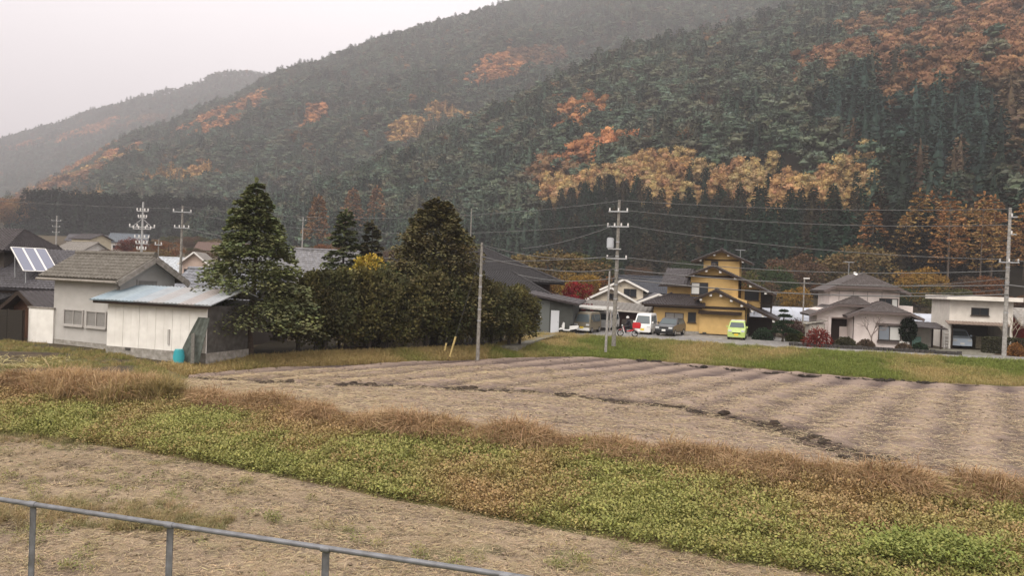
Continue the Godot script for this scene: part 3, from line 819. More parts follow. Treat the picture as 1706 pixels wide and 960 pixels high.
func ground():
	var soil := vmat("soil", Color(1, 1, 1), 0.95, 0.0, "grain", 1.3)
	soil.normal_enabled = true; soil.normal_texture = bump_tex("soil_bump", 3, 0.08); soil.normal_scale = 1.0
	var turf := vmat("turf", Color(1, 1, 1), 0.95, 0.0, "grain", 1.1)
	# one sheet that reaches the horizon, below everything
	var mb := MB.new()
	mb.quad(Vector3(-5000, -1.2, 3000), Vector3(5000, -1.2, 3000), Vector3(5000, -1.2, -5000), Vector3(-5000, -1.2, -5000), Color(0.1, 0.09, 0.06))
	tag(part(mb, "ground", turf, self), "", "", "", "structure")
	# railway embankment
	var T0 := [Vector3(-60, FENCE_BASE, 14), Vector3(0, FENCE_BASE, 14), Vector3(60, FENCE_BASE, 14)]
	var T1 := [Vector3(-60, FENCE_BASE, -26.9), Vector3(-5.6, FENCE_BASE, -9.75), Vector3(1, FENCE_BASE, -7.7), Vector3(40, FENCE_BASE, 4.6)]
	var T2 := [Vector3(-61, 0, -30.2), Vector3(-6.6, 0, -13), Vector3(0, 0, -10.9), Vector3(40, 0, 1.4)]
	strip("embankment", turf, T0, T1, 40, 8, bank_fn)
	strip("embankment_slope", turf, T1, T2, 120, 10, bank_fn)
	strip("lower_field", soil, T2, lineA, 420, 110, near_fn)
	strip("weedy_bank", turf, lineA, lineB, 260, 24, bank_fn)
	var B_right := lineB.slice(4)
	strip("ploughed_field", soil, B_right, lineC, 460, 260, field_fn)
	var B_left := lineB.slice(0, 5)
	var yard_back := [Vector3(-60, 1.2, -50), Vector3(-32, 1.2, -45), Vector3(-22, 1.2, -41.5), Vector3(-16.1, 1.0, -36.6)]
	strip("yard", turf, B_left, yard_back, 120, 50, yard_fn)
	# wedge between crest and tree line at the field's left tip
	strip("field_margin", turf, [Vector3(-12.3, 0.8, -29.7), Vector3(-14.4, 0.7, -35.7)], [Vector3(-12.3, 0.8, -29.7), Vector3(-16.1, 1.0, -36.6)], 30, 8, bank_fn)
	strip("road_bank", turf, lineC, lineV, 300, 22, bank_fn)
	# village ground, rising towards the hills
	var G := yard_back.slice(0, 3) + lineV
	var rows := [G]
	for zz in [-75.0, -95.0, -130.0, -180.0, -260.0, -360.0, -480.0]:
		var row := []
		for k in G.size():
			var x: float = lerpf(-60, 64, k / (G.size() - 1.0)) * (1.0 + (-zz - 60) / 55.0)
			row.append(Vector3(x if zz < -76.0 else lerpf(G[k].x, x, 0.6), village_y(x, zz), zz))
		rows.append(row)
	var Pm := MB.new()
	for r in rows.size() - 1:
		for k in G.size() - 1:
			var q := 0.85 + 0.3 * noise.get_noise_2d(r * 40, k * 40)
			Pm.quad(rows[r][k], rows[r][k + 1], rows[r + 1][k + 1], rows[r + 1][k], Color(0.14 * q, 0.11 * q, 0.07 * q))
	tag(part(Pm, "village_ground", turf, self), "", "", "", "structure")
	# dark sheet: the shade below the tree row painted onto the ground
	var shade_mb := MB.new()
	shade_mb.prism([Vector3(-14.5, 0.75, -41.6), Vector3(-9.2, 0.8, -46.2), Vector3(-4.6, 0.8, -50.3), Vector3(-1.0, 0.85, -54.6), Vector3(1.2, 0.9, -60.0), Vector3(-6, 0.9, -60), Vector3(-15, 0.9, -49)], Vector3(0, 0.34, 0), Color(0.05, 0.04, 0.028))
	tag(part(shade_mb, "tree_row_shade", turf, self), "", "", "", "structure")
	# road and forecourts
	var asphalt := mat("asphalt", Color(0.3, 0.29, 0.285), 0.55, "stain", 0.35)
	var roadf := lineV.slice(5); var roadb := []
	for p in roadf:
		roadb.append(p + Vector3(1.6, 0, -4.8))
	for k in roadf.size(): roadf[k] = roadf[k] + Vector3(0, 0.012, -0.15); 
	for k in roadb.size(): roadb[k].y = 1.212
	strip("road", asphalt, roadf, roadb, 80, 6, plain_fn)
	var edge := MB.new()
	for k in roadf.size() - 1:
		var a: Vector3 = lineV[5 + k] + Vector3(0, 0.0, 0.02); var b: Vector3 = lineV[6 + k] + Vector3(0, 0.0, 0.02)
		edge.bar(a, b, 0.3, 0.14)
	tag(part(edge, "road_edging", mat("concrete", Color(0.45, 0.43, 0.4), 0.8, "stain", 0.6), self), "", "", "", "structure")
	# forecourt before the yellow house, and the lane that slopes down beside the trees
	var fc := MB.new()
	for q in [[Vector3(2.5, 1.224, -71.5), Vector3(26, 1.224, -66.0), Vector3(25, 1.224, -78), Vector3(4, 1.224, -80)]]:
		fc.quad(q[0], q[1], q[2], q[3])
	tag(part(fc, "forecourt", mat("forecourt_paving", Color(0.36, 0.35, 0.345), 0.55, "stain", 0.3), self), "", "", "", "structure")
	var ln := MB.new()
	ln.prism([Vector3(-1.25, 0.7, -54.0), Vector3(0.5, 0.7, -54.4), Vector3(4.3, 0.82, -67.8), Vector3(1.6, 0.82, -68.4)], Vector3(0, 0.42, 0))
	tag(part(ln, "lane", mat("lane_gravel", Color(0.24, 0.23, 0.19), 0.9, "stain", 0.5), self), "", "", "", "structure")
	var dv := MB.new()
	dv.quad(Vector3(33.0, 1.224, -62.0), Vector3(37.0, 1.224, -61.0), Vector3(41.5, 1.224, -67), Vector3(35.5, 1.224, -68.2))
	tag(part(dv, "driveway", mat("lane_gravel", Color(0.24, 0.23, 0.19), 0.9, "stain", 0.5), self), "", "", "", "structure")

func hills():
	var floor_ := vmat("forest_floor", Color(0.05, 0.042, 0.028), 1.0)
	hn.frequency = 0.006; hn.seed = 8; hn.fractal_octaves = 3
	hill("near_hill", floor_, foot_near, crest_near, 150, 60, 22.0, 1.0)
	hill("mountain", floor_, foot_mid, crest_mid, 150, 70, 60.0, 1.0)
	for q in [[520, 520, -1330, 980, 420, 560, 0.0017]]:
		var fv := FogVolume.new()
		fv.name = numbered("mist_cloud"); fv.shape = RenderingServer.FOG_VOLUME_SHAPE_ELLIPSOID
		fv.position = Vector3(q[0], q[1], q[2]); fv.size = Vector3(q[3], q[4], q[5])
		var fm := FogMaterial.new()
		fm.density = q[6]; fm.albedo = Color(0.88, 0.89, 0.93); fm.edge_fade = 0.4
		fv.material = fm
		add_child(fv)
		tag(fv, "pale mist veiling the mountain's upper slope behind the near hill", "mist", "", "stuff")
	hill("far_ridge", floor_, foot_far, crest_far, 90, 40, 70.0, 1.0)

func forest():
	var leafm := vmat("forest_leaves", Color(1, 1, 1), 0.9, 0.25)
	var pines := []; var cedars := []; var broads := []
	for k in 4:
		pines.append(clump_mesh(12.5, 4.1, 2.5, 12, 16, 1.0, 0.55, 0.42, 1.0, 0.85)[0])
		cedars.append(conifer_mesh(14.0, 3.5, 1.0, 56, 9, 0.95, 0.2, 0.6, 0.35, 0.55))
		broads.append(clump_mesh(10.5, 4.3, 1.5, 13, 18, 0.95, 0.8, 0.42, 1.0, 0.85)[0])
	# patches: x, z, rx, rz, kind (0 orange, 1 golden, 2 brown, 3 blue-green, 4 russet, 5 brown conifer)
	var near_p := [[36, -451, 13, 26, 0], [38, -362, 17, 16, 0], [20, -352, 14, 20, 2], [205, -390, 60, 40, 4], [185, -310, 34, 40, 4], [250, -340, 50, 60, 4], [150, -290, 18, 14, 2], [128, -265, 17, 50, 3], [150, -225, 42, 45, 5], [230, -470, 40, 25, 2]]
	var mid_p := [[-385, -1054, 48, 60, 0], [-330, -930, 45, 40, 0], [-217, -841, 10, 18, 0], [-25, -915, 30, 45, 0], [-68, -740, 18, 25, 1], [-95, -690, 15, 20, 1], [-600, -1090, 70, 40, 0], [-640, -1070, 50, 40, 1], [-489, -964, 30, 30, 0], [-446, -790, 50, 60, 4], [-480, -850, 60, 40, 1], [-269, -637, 30, 18, 1], [-400, -610, 70, 40, 1], [-500, -700, 60, 60, 4], [-330, -560, 30, 30, 1], [20, -960, 35, 40, 2]]
	var far_p := [[-1004, -1862, 60, 60, 0], [-1178, -1895, 50, 50, 0], [-850, -1800, 50, 50, 2]]
	var sets := [["near", foot_near, crest_near, 22.0, 6.6, near_p, 0.0, 11.0, 1.04], ["mid", foot_mid, crest_mid, 60.0, 7.4, mid_p, 2.0, 13.9, 1.03], ["far", foot_far, crest_far, 70.0, 9.5, far_p, 1.2, 10.0, 1.03]]
	var names := {"near": "on the dark near hillside", "mid": "on the hazy middle mountain", "far": "on the faint far ridge"}
	for S in sets:
		var X := [[], [], [], [], [], [], [], [], [], [], [], []]; var CC := [[], [], [], [], [], [], [], [], [], [], [], []]
		var foot: Array = S[1]; var crest: Array = S[2]
		var t := 0.0
		var length: float = foot[foot.size() / 2].distance_to(crest[foot.size() / 2])
		while t < S[8]:
			var s: float = S[6]
			while s < S[7]:
				var p0 := hill_at(foot, crest, s, t, S[3], 1.0)
				var p1 := hill_at(foot, crest, s + 0.02, t, S[3], 1.0)
				s += 0.02 * S[4] * R(0.75, 1.25) / maxf(p0.distance_to(p1), 0.01)
				var tj: float = t + R(-0.5, 0.5) * S[4] / length
				if tj < 0.0: continue
				var p := hill_at(foot, crest, s, tj, S[3], 1.0)
				if S[0] == "near" and larch_zone(s, tj) != 0: continue
				var pk := patch_of(p, S[5])
				var kind := 0
				var c := Color(0.1, 0.14, 0.108)
				var j := R(0.6, 1.5)
				var g := noise.get_noise_2d(p.x * 0.6, p.z * 0.6)
				c = c.lerp(Color(0.135, 0.126, 0.094), clampf(0.35 + g * 1.6 + R(-0.25, 0.25), 0, 1))
				var sc := R(0.75, 1.3)
				if pk == -1:
					if (tj < 0.09 and rng.randf() < 0.8) or (g > 0.25 and rng.randf() < 0.35): kind = 1; c = Color(0.066, 0.098, 0.078)
					elif rng.randf() < 0.035: kind = 2; c = Color(0.17, 0.095, 0.05)
					elif rng.randf() < 0.1: kind = 1
				elif pk == 3: kind = 1 if rng.randf() < 0.6 else 0; c = Color(0.05, 0.085, 0.075)
				elif pk == 5: kind = 1 if rng.randf() < 0.4 else 0; c = Color(0.14, 0.1, 0.07)
				else:
					if rng.randf() < 0.1: pass
					else:
						kind = 1 if pk == 1 and rng.randf() < 0.12 else 2
						c = [Color(0.48, 0.21, 0.1), Color(0.5, 0.31, 0.14), Color(0.18, 0.11, 0.07), Color.WHITE, Color(0.25, 0.13, 0.08)][pk]
						c = c.lerp(Color(0.28, 0.15, 0.085), rng.randf() * 0.6)
				var var_ := rng.randi() % 4
				var slot := kind * 4 + var_
				var hs := sc * (1.15 if kind == 1 else 1.0)
				X[slot].append(xf(p - Vector3(0, 0.6, 0), Vector3(sc * R(0.85, 1.2), hs, sc * R(0.85, 1.2)), R(0, TAU), R(-0.06, 0.06), R(0, TAU)))
				CC[slot].append(Color(c.r * j, c.g * j, c.b * j))
			t += S[4] / length
		var kinds := [["pine_forest", "dense grey green pine forest", "forest"], ["cedar_forest", "scattered darker pointed conifers", "forest"], ["autumn_wood", "orange and russet autumn broadleaf trees", "forest"]]
		for k in 3:
			for q in 4:
				if X[k * 4 + q].size() == 0: continue
				var o := copies(kinds[k][0], [pines, cedars, broads][k][q], leafm, X[k * 4 + q], CC[k * 4 + q], "%s %s" % [kinds[k][1], names[S[0]]], kinds[k][2])
				o.set_meta("group", "%s %s" % [kinds[k][0].replace("_", " "), names[S[0]]])
# which part of the near hill's lower slope: 1 = golden larches, 2 = front cedars, 3 = tall larches at the right, 0 = forest
func band_t(s: float) -> float: return lerpf(0.28, 0.165, (s - 4.0) / 2.0) if s < 6.0 else maxf(0.05, lerpf(0.165, 0.105, (s - 6.0) / 1.8))
func larch_zone(s: float, t: float) -> int:
	var tc := band_t(s)
	var w := 0.055 if s < 6 else 0.042
	if s > 3.95 and s < 7.75:
		if absf(t - tc) < w * (0.85 + 0.3 * sin(s * 5.0) + 0.35 * noise2.get_noise_1d(s * 90.0)): return 1
		if t < tc: return 2
	if s >= 7.75 and s < 8.2 and t < 0.075: return 2
	if s >= 8.2 and s < 10 and t < 0.035: return 3
	return 0
func place_in_band(s: float) -> String:
	if s < 4.7: return "left of the transformer pole"
	if s < 5.4: return "above the transformer pole"
	if s < 6.2: return "above the yellow house"
	if s < 7.0: return "between the yellow and pink houses"
	return "above the pink house"
func hill_trees():
	var cedar_m := [vmat("cedar_dark", Color(0.045, 0.064, 0.048), 0.9, 0.2), vmat("cedar_green", Color(0.036, 0.075, 0.052), 0.9, 0.2), vmat("cedar_brown", Color(0.09, 0.075, 0.05), 0.9, 0.2)]
	var larch_m := [vmat("larch_gold1", Color(0.54, 0.34, 0.17), 0.9, 0.3), vmat("larch_gold2", Color(0.5, 0.29, 0.16), 0.9, 0.3), vmat("larch_gold3", Color(0.52, 0.37, 0.2), 0.9, 0.3)]
	var bark := mat("bark", Color(0.1, 0.085, 0.07), 0.95, "stain", 1.0)
	var pale_bark := mat("pale_bark", Color(0.2, 0.16, 0.13), 0.95, "stain", 1.0)
	var cm := []; var lm := []; var tm := []
	for k in 3:
		cm.append(conifer_mesh(19.0, 3.4, 1.5, 120, 11, 0.8, 0.25, 0.65, 0.3, 0.6))
		lm.append(clump_mesh(11.5, 3.7, 1.0, 22, 46, 0.55, 0.85, 0.36, 0.3, 0.75)[0])
	var cedar_trunk := trunk_mesh(18.0, 0.26)
	var larch_trunk := trunk_mesh(10.5, 0.2)
	var t := 0.003; var nl := 0; var nc := 0
	while t < 0.34:
		var s := 3.95
		while s < 10.0:
			var p0 := hill_at(foot_near, crest_near, s, t, 22.0, 1.0)
			var p1 := hill_at(foot_near, crest_near, s + 0.02, t, 22.0, 1.0)
			s += 0.02 * 5.6 * R(0.8, 1.2) / maxf(p0.distance_to(p1), 0.01)
			var tj := t + R(-0.004, 0.004)
			var z := larch_zone(s, tj)
			if z == 0: continue
			if z == 1 and noise2.get_noise_2d(s * 260.0, t * 900.0) > 0.22: z = 2
			var p := hill_at(foot_near, crest_near, s, maxf(tj, 0), 22.0, 1.0) - Vector3(0, 0.5, 0)
			if z == 1 and nl < 300:
				nl += 1
				var sc := R(0.62, 1.2)
				var li := rng.randi() % 3
				tree("larch_tree", "%s larch in the hillside's golden band, %s" % [["bright golden", "orange gold", "pale yellow gold"][li], place_in_band(s)], "tree", "golden larches on the lower hillside", p, lm[rng.randi() % 3], larch_m[li], larch_trunk, bark, Vector3(sc * R(0.9, 1.15), sc, sc * R(0.9, 1.15)), R(0, TAU))
			elif z == 2 and nc < 300:
				nc += 1
				var sc := R(0.6, 1.1)
				if tj < 0.012: sc *= 0.8
				sc *= lerpf(1.0, 0.5, clampf(tj / band_t(s), 0, 1))
				var ci := rng.randi() % 3 if rng.randf() < 0.6 else 0
				tree("cedar_tree", "%s cedar below the golden larches, %s" % [["dark grey green", "deep green", "dull brownish"][ci], place_in_band(s)], "tree", "dark cedars at the foot of the hill", p, cm[rng.randi() % 3], cedar_m[ci], cedar_trunk, bark, Vector3(sc * R(0.9, 1.25), sc, sc * R(0.9, 1.25)), R(0, TAU))
		t += 0.0115
	# tall bare-stemmed larches beyond the white garage
	var tall := [conifer_mesh(23, 3.4, 10.0, 60, 26, 0.5, 0.0, 0.5, 0.15), conifer_mesh(22, 3.2, 11.0, 56, 26, 0.5, 0.05, 0.5, 0.15)]
	var tall_trunk := trunk_mesh(21, 0.24)
	var tl := [vmat("larch_rust", Color(0.46, 0.23, 0.1), 0.9, 0.3), vmat("larch_ochre", Color(0.5, 0.3, 0.12), 0.9, 0.3)]
	for q in [[82.5, -150.5, 1.05], [86, -157, 1.0], [88.5, -150, 1.0], [93, -154, 1.1], [97, -149, 1.05], [101, -152, 1.0], [105.5, -147, 1.02], [110, -150, 0.97], [92, -162, 1.05], [103, -160, 1.1], [79, -160, 0.95], [84, -165, 1.15], [98, -166, 1.2], [108, -163, 1.15], [113, -157, 1.1], [117, -149, 1.0], [88, -168, 1.2], [95, -158, 1.0], [112, -168, 1.2], [121, -155, 1.1], [75, -166, 1.0]]:
		tree("tall_larch", "tall rust coloured larch with bare pale stem behind the white garage", "tree", "tall larches behind the garage", Vector3(q[0], 1.5, q[1]), tall[rng.randi() % 2], tl[rng.randi() % 2], tall_trunk, pale_bark, Vector3.ONE * q[2], R(0, TAU))
	for k in 26:
		var x := R(78, 118); var zz := -R(158, 176)
		tree("brown_conifer", "dull brown conifer in the dark wood behind the tall larches", "tree", "brown conifers behind the tall larches", Vector3(x, 2.0 + (-zz - 158) * 0.4, zz), cm[k % 3], vmat("conifer_dull", Color(0.05, 0.042, 0.028), 0.9, 0.2), cedar_trunk, bark, Vector3(1.2, R(0.8, 1.05), 1.2), R(0, TAU))
	# cedar plantation across the left of the valley
	for k in 95:
		var x := lerpf(-262, -128, (k % 48) / 47.0) + R(-1, 1); var zz := -425.0 - 9.0 * (k / 48) + R(-3, 3)
		var sc := R(1.15, 1.4)
		tree("plantation_cedar", "tall dark cedar in the straight plantation edge beyond the far roofs", "tree", "cedar plantation at the left", Vector3(x, village_y(x, zz) - 1.0, zz), cm[k % 3], cedar_m[0], cedar_trunk, bark, Vector3(sc * 1.3, sc, sc * 1.3), R(0, TAU))

# ---- buildings -------------------------------------------------------------------------------------------------------
func m_tile() -> Material: return mat("tile_grey", Color(0.12, 0.115, 0.13), 0.55, "stain", 0.5)
func m_tile_dark() -> Material: return mat("tile_dark", Color(0.04, 0.038, 0.042), 0.65, "stain", 0.5)
func m_tile_brown() -> Material: return mat("tile_brown", Color(0.075, 0.064, 0.068), 0.55, "stain", 0.5)
func m_dark() -> Material: return mat("painted_dark", Color(0.07, 0.065, 0.06), 0.8)  # dark recess painted into the vents; shutter and switch box share the tone
func m_wood() -> Material: return mat("dark_wood", Color(0.055, 0.036, 0.026), 0.75, "grain", 0.8)

func small_house(called: String, label: String, at: Vector3, turn: float, w: float, d: float, h: float, rise: float, wall: Material, roof: Material, rib := 0.45, wins := 2, gable_front := false, group := "") -> Node3D:
	var o := thing(called, label, "house", at, turn, group)
	var ov := 0.6
	if gable_front:
		gable_wall(o, "wall", wall, -w / 2, w / 2, -1.0, h, 0, h + rise, -d, 0)
		var k := rise / (w / 2)
		for s in [-1.0, 1.0]:
			var e := Vector3(s * (w / 2 + ov), h - ov * k + 0.08, 0)
			var r := Vector3(0, h + rise + 0.08, 0)
			var f := Vector3(0, 0, ov); var b := Vector3(0, 0, -d - ov)
			if s > 0: roof_slab(o, "roof", roof, e + f, e + b, r + b, r + f, 0.14, rib, 0.03, 0.0)
			else: roof_slab(o, "roof", roof, e + b, e + f, r + f, r + b, 0.14, rib, 0.03, 0.0)
			rake(o, mat("white_paint", Color(0.75, 0.73, 0.7), 0.6), e + f + Vector3(0, -0.1, 0.03), r + f + Vector3(0, -0.1, 0.03), 0.22)
	else:
		var mb := MB.new()
		mb.prism([Vector3(w / 2, -1.0, 0), Vector3(w / 2, -1.0, -d), Vector3(w / 2, h, -d), Vector3(w / 2, h + rise, -d / 2), Vector3(w / 2, h, 0)], Vector3(-w, 0, 0))
		part(mb, "wall", wall, o)
		var k := rise / (d / 2)
		var ex := Vector3(w / 2 + ov, 0, 0)
		var ef := Vector3(0, h - ov * k + 0.08, ov); var eb := Vector3(0, h - ov * k + 0.08, -d - ov); var r := Vector3(0, h + rise + 0.08, -d / 2)
		roof_slab(o, "roof", roof, ef - ex, ef + ex, r + ex, r - ex, 0.14, rib, 0.03, 0.35)
		roof_slab(o, "roof", roof, eb + ex, eb - ex, r - ex, r + ex, 0.14, rib, 0.03, 0.35)
		ridge_cap(o, roof, r - ex + Vector3(0, 0.03, 0), r + ex + Vector3(0, 0.03, 0))
	for q in wins:
		var x := lerpf(-w * 0.3, w * 0.3, q / maxf(1.0, wins - 1.0))
		window(o, Vector3(x, h * 0.62, 0), minf(1.7, w * 0.24), 1.0)
	return o

func left_buildings():
	var ashen := mat("ashen_wall", Color(0.5, 0.485, 0.465), 0.9, "mottle", 0.35)
	var white_siding := mat("white_siding", Color(0.84, 0.82, 0.78), 0.75, "mottle", 0.4)
	# --- pale grey storehouse
	var o := thing("storehouse", "pale grey two storey storehouse with brownish grey tiled gable roof", "building", Vector3(-25.1, 1.2, -43.5), -0.46)
	var W := 5.35; var D := 3.4; var H := 3.9; var rise := 1.0
	var mb := MB.new()
	mb.prism([Vector3(W, 0.25, 0), Vector3(W, 0.25, -D), Vector3(W, H, -D), Vector3(W, H + rise, -D / 2), Vector3(W, H, 0)], Vector3(-W, 0, 0))
	part(mb, "wall", ashen, o)
	pbox(o, "foundation", mat("concrete", Color(0.45, 0.43, 0.4), 0.8, "stain", 0.6), Vector3(W / 2, 0.05, -D / 2), Vector3(W + 0.08, 0.42, D + 0.08))
	var rm := mat("tile_umber", Color(0.19, 0.175, 0.155), 0.75, "stain", 0.6)
	var ov := 0.55; var k := rise / (D / 2)
	var ef := Vector3(0, H - ov * k + 0.1, ov); var eb := Vector3(0, H - ov * k + 0.1, -D - ov); var rr := Vector3(0, H + rise + 0.1, -D / 2)
	var xl := Vector3(-0.65, 0, 0); var xr := Vector3(W + 0.5, 0, 0)
	roof_slab(o, "roof", rm, ef + xl, ef + xr, rr + xr, rr + xl, 0.16, 0.27, 0.045, 0.3)
	roof_slab(o, "roof", rm, eb + xr, eb + xl, rr + xl, rr + xr, 0.16, 0.27, 0.045, 0.3)
	ridge_cap(o, rm, rr + xl + Vector3(0, 0.06, 0), rr + xr + Vector3(0, 0.06, 0), 0.14)
	var fas := mat("fascia_grey", Color(0.4, 0.37, 0.34), 0.8, "stain", 0.6)
	rake(o, fas, ef + xr + Vector3(0.03, -0.2, 0), rr + xr + Vector3(0.03, -0.2, 0), 0.3)
	rake(o, fas, eb + xr + Vector3(0.03, -0.2, 0), rr + xr + Vector3(0.03, -0.2, 0), 0.3)
	pipe(o, "gutter", fas, ef + xl + Vector3(0, -0.14, 0.06), ef + xr + Vector3(0, -0.14, 0.06), 0.07)
	pipe(o, "downpipe", fas, Vector3(W - 0.1, 0.3, 0.08), Vector3(W - 0.1, H - 0.2, 0.08), 0.045)
	window(o, Vector3(1.75, 1.52, 0), 1.6, 0.86, "z", ["frost", "frost"], mat("frame_grey", Color(0.42, 0.4, 0.38), 0.5))
	window(o, Vector3(3.6, 1.52, 0), 1.6, 0.86, "z", ["frost", "frost"], mat("frame_grey", Color(0.42, 0.4, 0.38), 0.5))
	window(o, Vector3(W, 3.35, -1.6), 1.3, 0.7, "x", ["frost"], mat("frame_grey", Color(0.42, 0.4, 0.38), 0.5))
	# --- white shed with blue sheet roof
	o = thing("white_shed", "low white shed with faded blue metal sheet roof", "shed", Vector3(-20.4, 1.2, -40.1), -0.325)
	W = 6.1; D = 3.2; H = 2.62
	pbox(o, "foundation", mat("concrete", Color(0.45, 0.43, 0.4), 0.8, "stain", 0.6), Vector3(W / 2, 0.02, -D / 2), Vector3(W + 0.05, 0.62, D + 0.05))
	for q in 12:   # siding boards, each a sheet
		var b := MB.new()
		b.box(Vector3(W * (q + 0.5) / 12, 0.33 + (H - 0.33) / 2, -0.02), Vector3(W / 12 - 0.012, H - 0.33, 0.06 + 0.012 * (q % 2)))
		part(b, "siding_sheet", white_siding, o)
	pbox(o, "side_wall", mat("shaded_grey_sheet", Color(0.13, 0.125, 0.12), 0.8, "stain", 0.5), Vector3(W - 0.03, 1.45, -D / 2), Vector3(0.06, 2.3, D - 0.1))  # right wall coloured darker, the shade beside the tree put into its paint
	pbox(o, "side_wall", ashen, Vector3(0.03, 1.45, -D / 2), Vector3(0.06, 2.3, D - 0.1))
	pbox(o, "back_wall", ashen, Vector3(W / 2, 1.55, -D + 0.03), Vector3(W - 0.14, 2.5, 0.06))
	var tints := [Color(0.27, 0.34, 0.39), Color(0.3, 0.36, 0.4), Color(0.28, 0.34, 0.39), Color(0.33, 0.36, 0.39), Color(0.34, 0.33, 0.33), Color(0.35, 0.37, 0.39), Color(0.34, 0.31, 0.3), Color(0.35, 0.37, 0.39)]
	var n := 8
	for q in n:
		var x0 := -0.65 + (W + 1.2) * q / n; var x1 := -0.65 + (W + 1.2) * (q + 1) / n + 0.03
		var lift := 0.012 * (q % 2)
		roof_slab(o, "roof_sheet", mat("sheet%d" % q, tints[q], 0.45, "mottle", 0.5), Vector3(x0, H + 0.05 + lift, 0.55), Vector3(x1, H + 0.05 + lift, 0.55), Vector3(x1, H + 0.78 + lift, -D * 0.62), Vector3(x0, H + 0.78 + lift, -D * 0.62), 0.05, 0.2, 0.03, 0.0)
		roof_slab(o, "roof_sheet", mat("sheet%d" % q, tints[q], 0.45, "mottle", 0.5), Vector3(x1, H + 0.3 + lift, -D - 0.4), Vector3(x0, H + 0.3 + lift, -D - 0.4), Vector3(x0, H + 0.78 + lift, -D * 0.62), Vector3(x1, H + 0.78 + lift, -D * 0.62), 0.05, 0.2, 0.03, 0.0)
	pbox(o, "eave_board", m_wood(), Vector3(W / 2, H - 0.06, 0.42), Vector3(W + 1.0, 0.14, 0.1))
	pbox(o, "vent", m_dark(), Vector3(1.4, 0.25, 0.035), Vector3(0.3, 0.14, 0.05))
	pbox(o, "conduit", ashen, Vector3(3.9, 1.0, 0.05), Vector3(0.1, 0.75, 0.06))
	# sheets and tarpaulin leaning at the shed's right corner
	o = thing("tarpaulin", "grey green tarpaulin draped against the white shed's right corner", "tarpaulin", Vector3(-14.95, 1.12, -37.95), -0.325)
	mb = MB.new()
	for a in 7:
		for b in 5:
			var f := func(i: int, j: int) -> Vector3:
				var s := i / 7.0; var t := j / 5.0
				return Vector3(lerpf(-0.85 + 0.75 * t, 0.5, s), 2.15 * t, 0.5 * (1 - t) - 0.1 + 0.06 * sin(s * 14 + t * 3))
			mb.quad(f.call(a, b), f.call(a + 1, b), f.call(a + 1, b + 1), f.call(a, b + 1))
			mb.quad(f.call(a + 1, b) - Vector3(0, 0, 0.02), f.call(a, b) - Vector3(0, 0, 0.02), f.call(a, b + 1) - Vector3(0, 0, 0.02), f.call(a + 1, b + 1) - Vector3(0, 0, 0.02))
	part(mb, "sheet", mat("tarp_green", Color(0.13, 0.15, 0.135), 0.6, "stain", 0.8), o)
	pbox(o, "prop_board", mat("old_board", Color(0.2, 0.19, 0.17), 0.8, "grain", 0.6), Vector3(0.15, 0.7, 0.5), Vector3(0.18, 1.5, 0.04), Vector3(-0.3, 0, 0.25))
	# teal drum
	o = thing("water_drum", "small turquoise plastic drum beside the white shed", "drum", Vector3(-15.6, 1.05, -37.4), 0)
	mb = MB.new()
	mb.tube([Vector3(0, -0.05, 0), Vector3(0, 0.04, 0), Vector3(0, 0.2, 0), Vector3(0, 0.24, 0), Vector3(0, 0.44, 0), Vector3(0, 0.48, 0), Vector3(0, 0.62, 0), Vector3(0, 0.66, 0)], [0.2, 0.24, 0.24, 0.26, 0.26, 0.24, 0.23, 0.19], 16)
	part(mb, "barrel", mat("teal_plastic", Color(0.05, 0.36, 0.42), 0.4), o)
	mb = MB.new()
	mb.tube([Vector3(0, 0.655, 0), Vector3(0, 0.72, 0)], [0.2, 0.18], 16)
	part(mb, "lid", mat("teal_lid", Color(0.1, 0.42, 0.46), 0.4), o)
	# --- white garden wall and dark panel fence left of it
	o = thing("garden_wall", "plain white garden wall beside the pale storehouse", "wall", Vector3(-26.6, 1.2, -43.9), -0.3)
	pbox(o, "panel", white_siding, Vector3(0.8, 0.9, 0), Vector3(1.75, 1.95, 0.12))
	pbox(o, "coping", fas, Vector3(0.8, 1.92, 0), Vector3(1.85, 0.08, 0.2))
	o = thing("panel_fence", "dark brown panel fence at the left edge", "fence", Vector3(-26.8, 1.2, -43.6), -0.12)
	for q in 8:
		var b := MB.new()
		b.box(Vector3(-0.5 - q * 0.92, 0.86, 0), Vector3(0.9, 1.75, 0.06))
		part(b, "panel", mat("fence_brown", Color(0.05, 0.042, 0.034), 0.85, "grain", 0.7), o)
	for q in 9: pbox(o, "post", m_wood(), Vector3(-0.04 - q * 0.92, 0.85, -0.07), Vector3(0.08, 1.9, 0.08))
	# --- lean-to with brown gable behind the wall
	o = small_house("porch", "small brown boarded gable porch behind the white garden wall", Vector3(-28.0, 1.2, -45.9), -0.35, 2.2, 1.6, 1.9, 0.75, mat("brown_board", Color(0.16, 0.08, 0.05), 0.8, "grain", 0.6), m_tile_brown(), 0.3, 0, true)
	for ch in o.get_children():
		if ch.name.begins_with("barge_board"): ch.material_override = m_wood()
	# --- tiled house with solar panels
	o = thing("tiled_house", "dark house with grey tiled roof carrying the solar panels", "house", Vector3(-27.6, 1.2, -50), -0.1)
	W = 16.0; D = 8.0; H = 2.95
	pbox(o, "wall", mat("dark_plaster", Color(0.1, 0.085, 0.075), 0.9, "mottle", 0.4), Vector3(-W / 2, H / 2, -D / 2 - 0.6), Vector3(W - 1, H, D - 1.4))
	roof_slab(o, "roof", m_tile(), Vector3(-W, H - 0.2, 0.7), Vector3(0.3, H - 0.2, 0.7), Vector3(0.3, H + 2.35, -D / 2), Vector3(-W, H + 2.35, -D / 2), 0.18, 0.27, 0.05, 0.28)
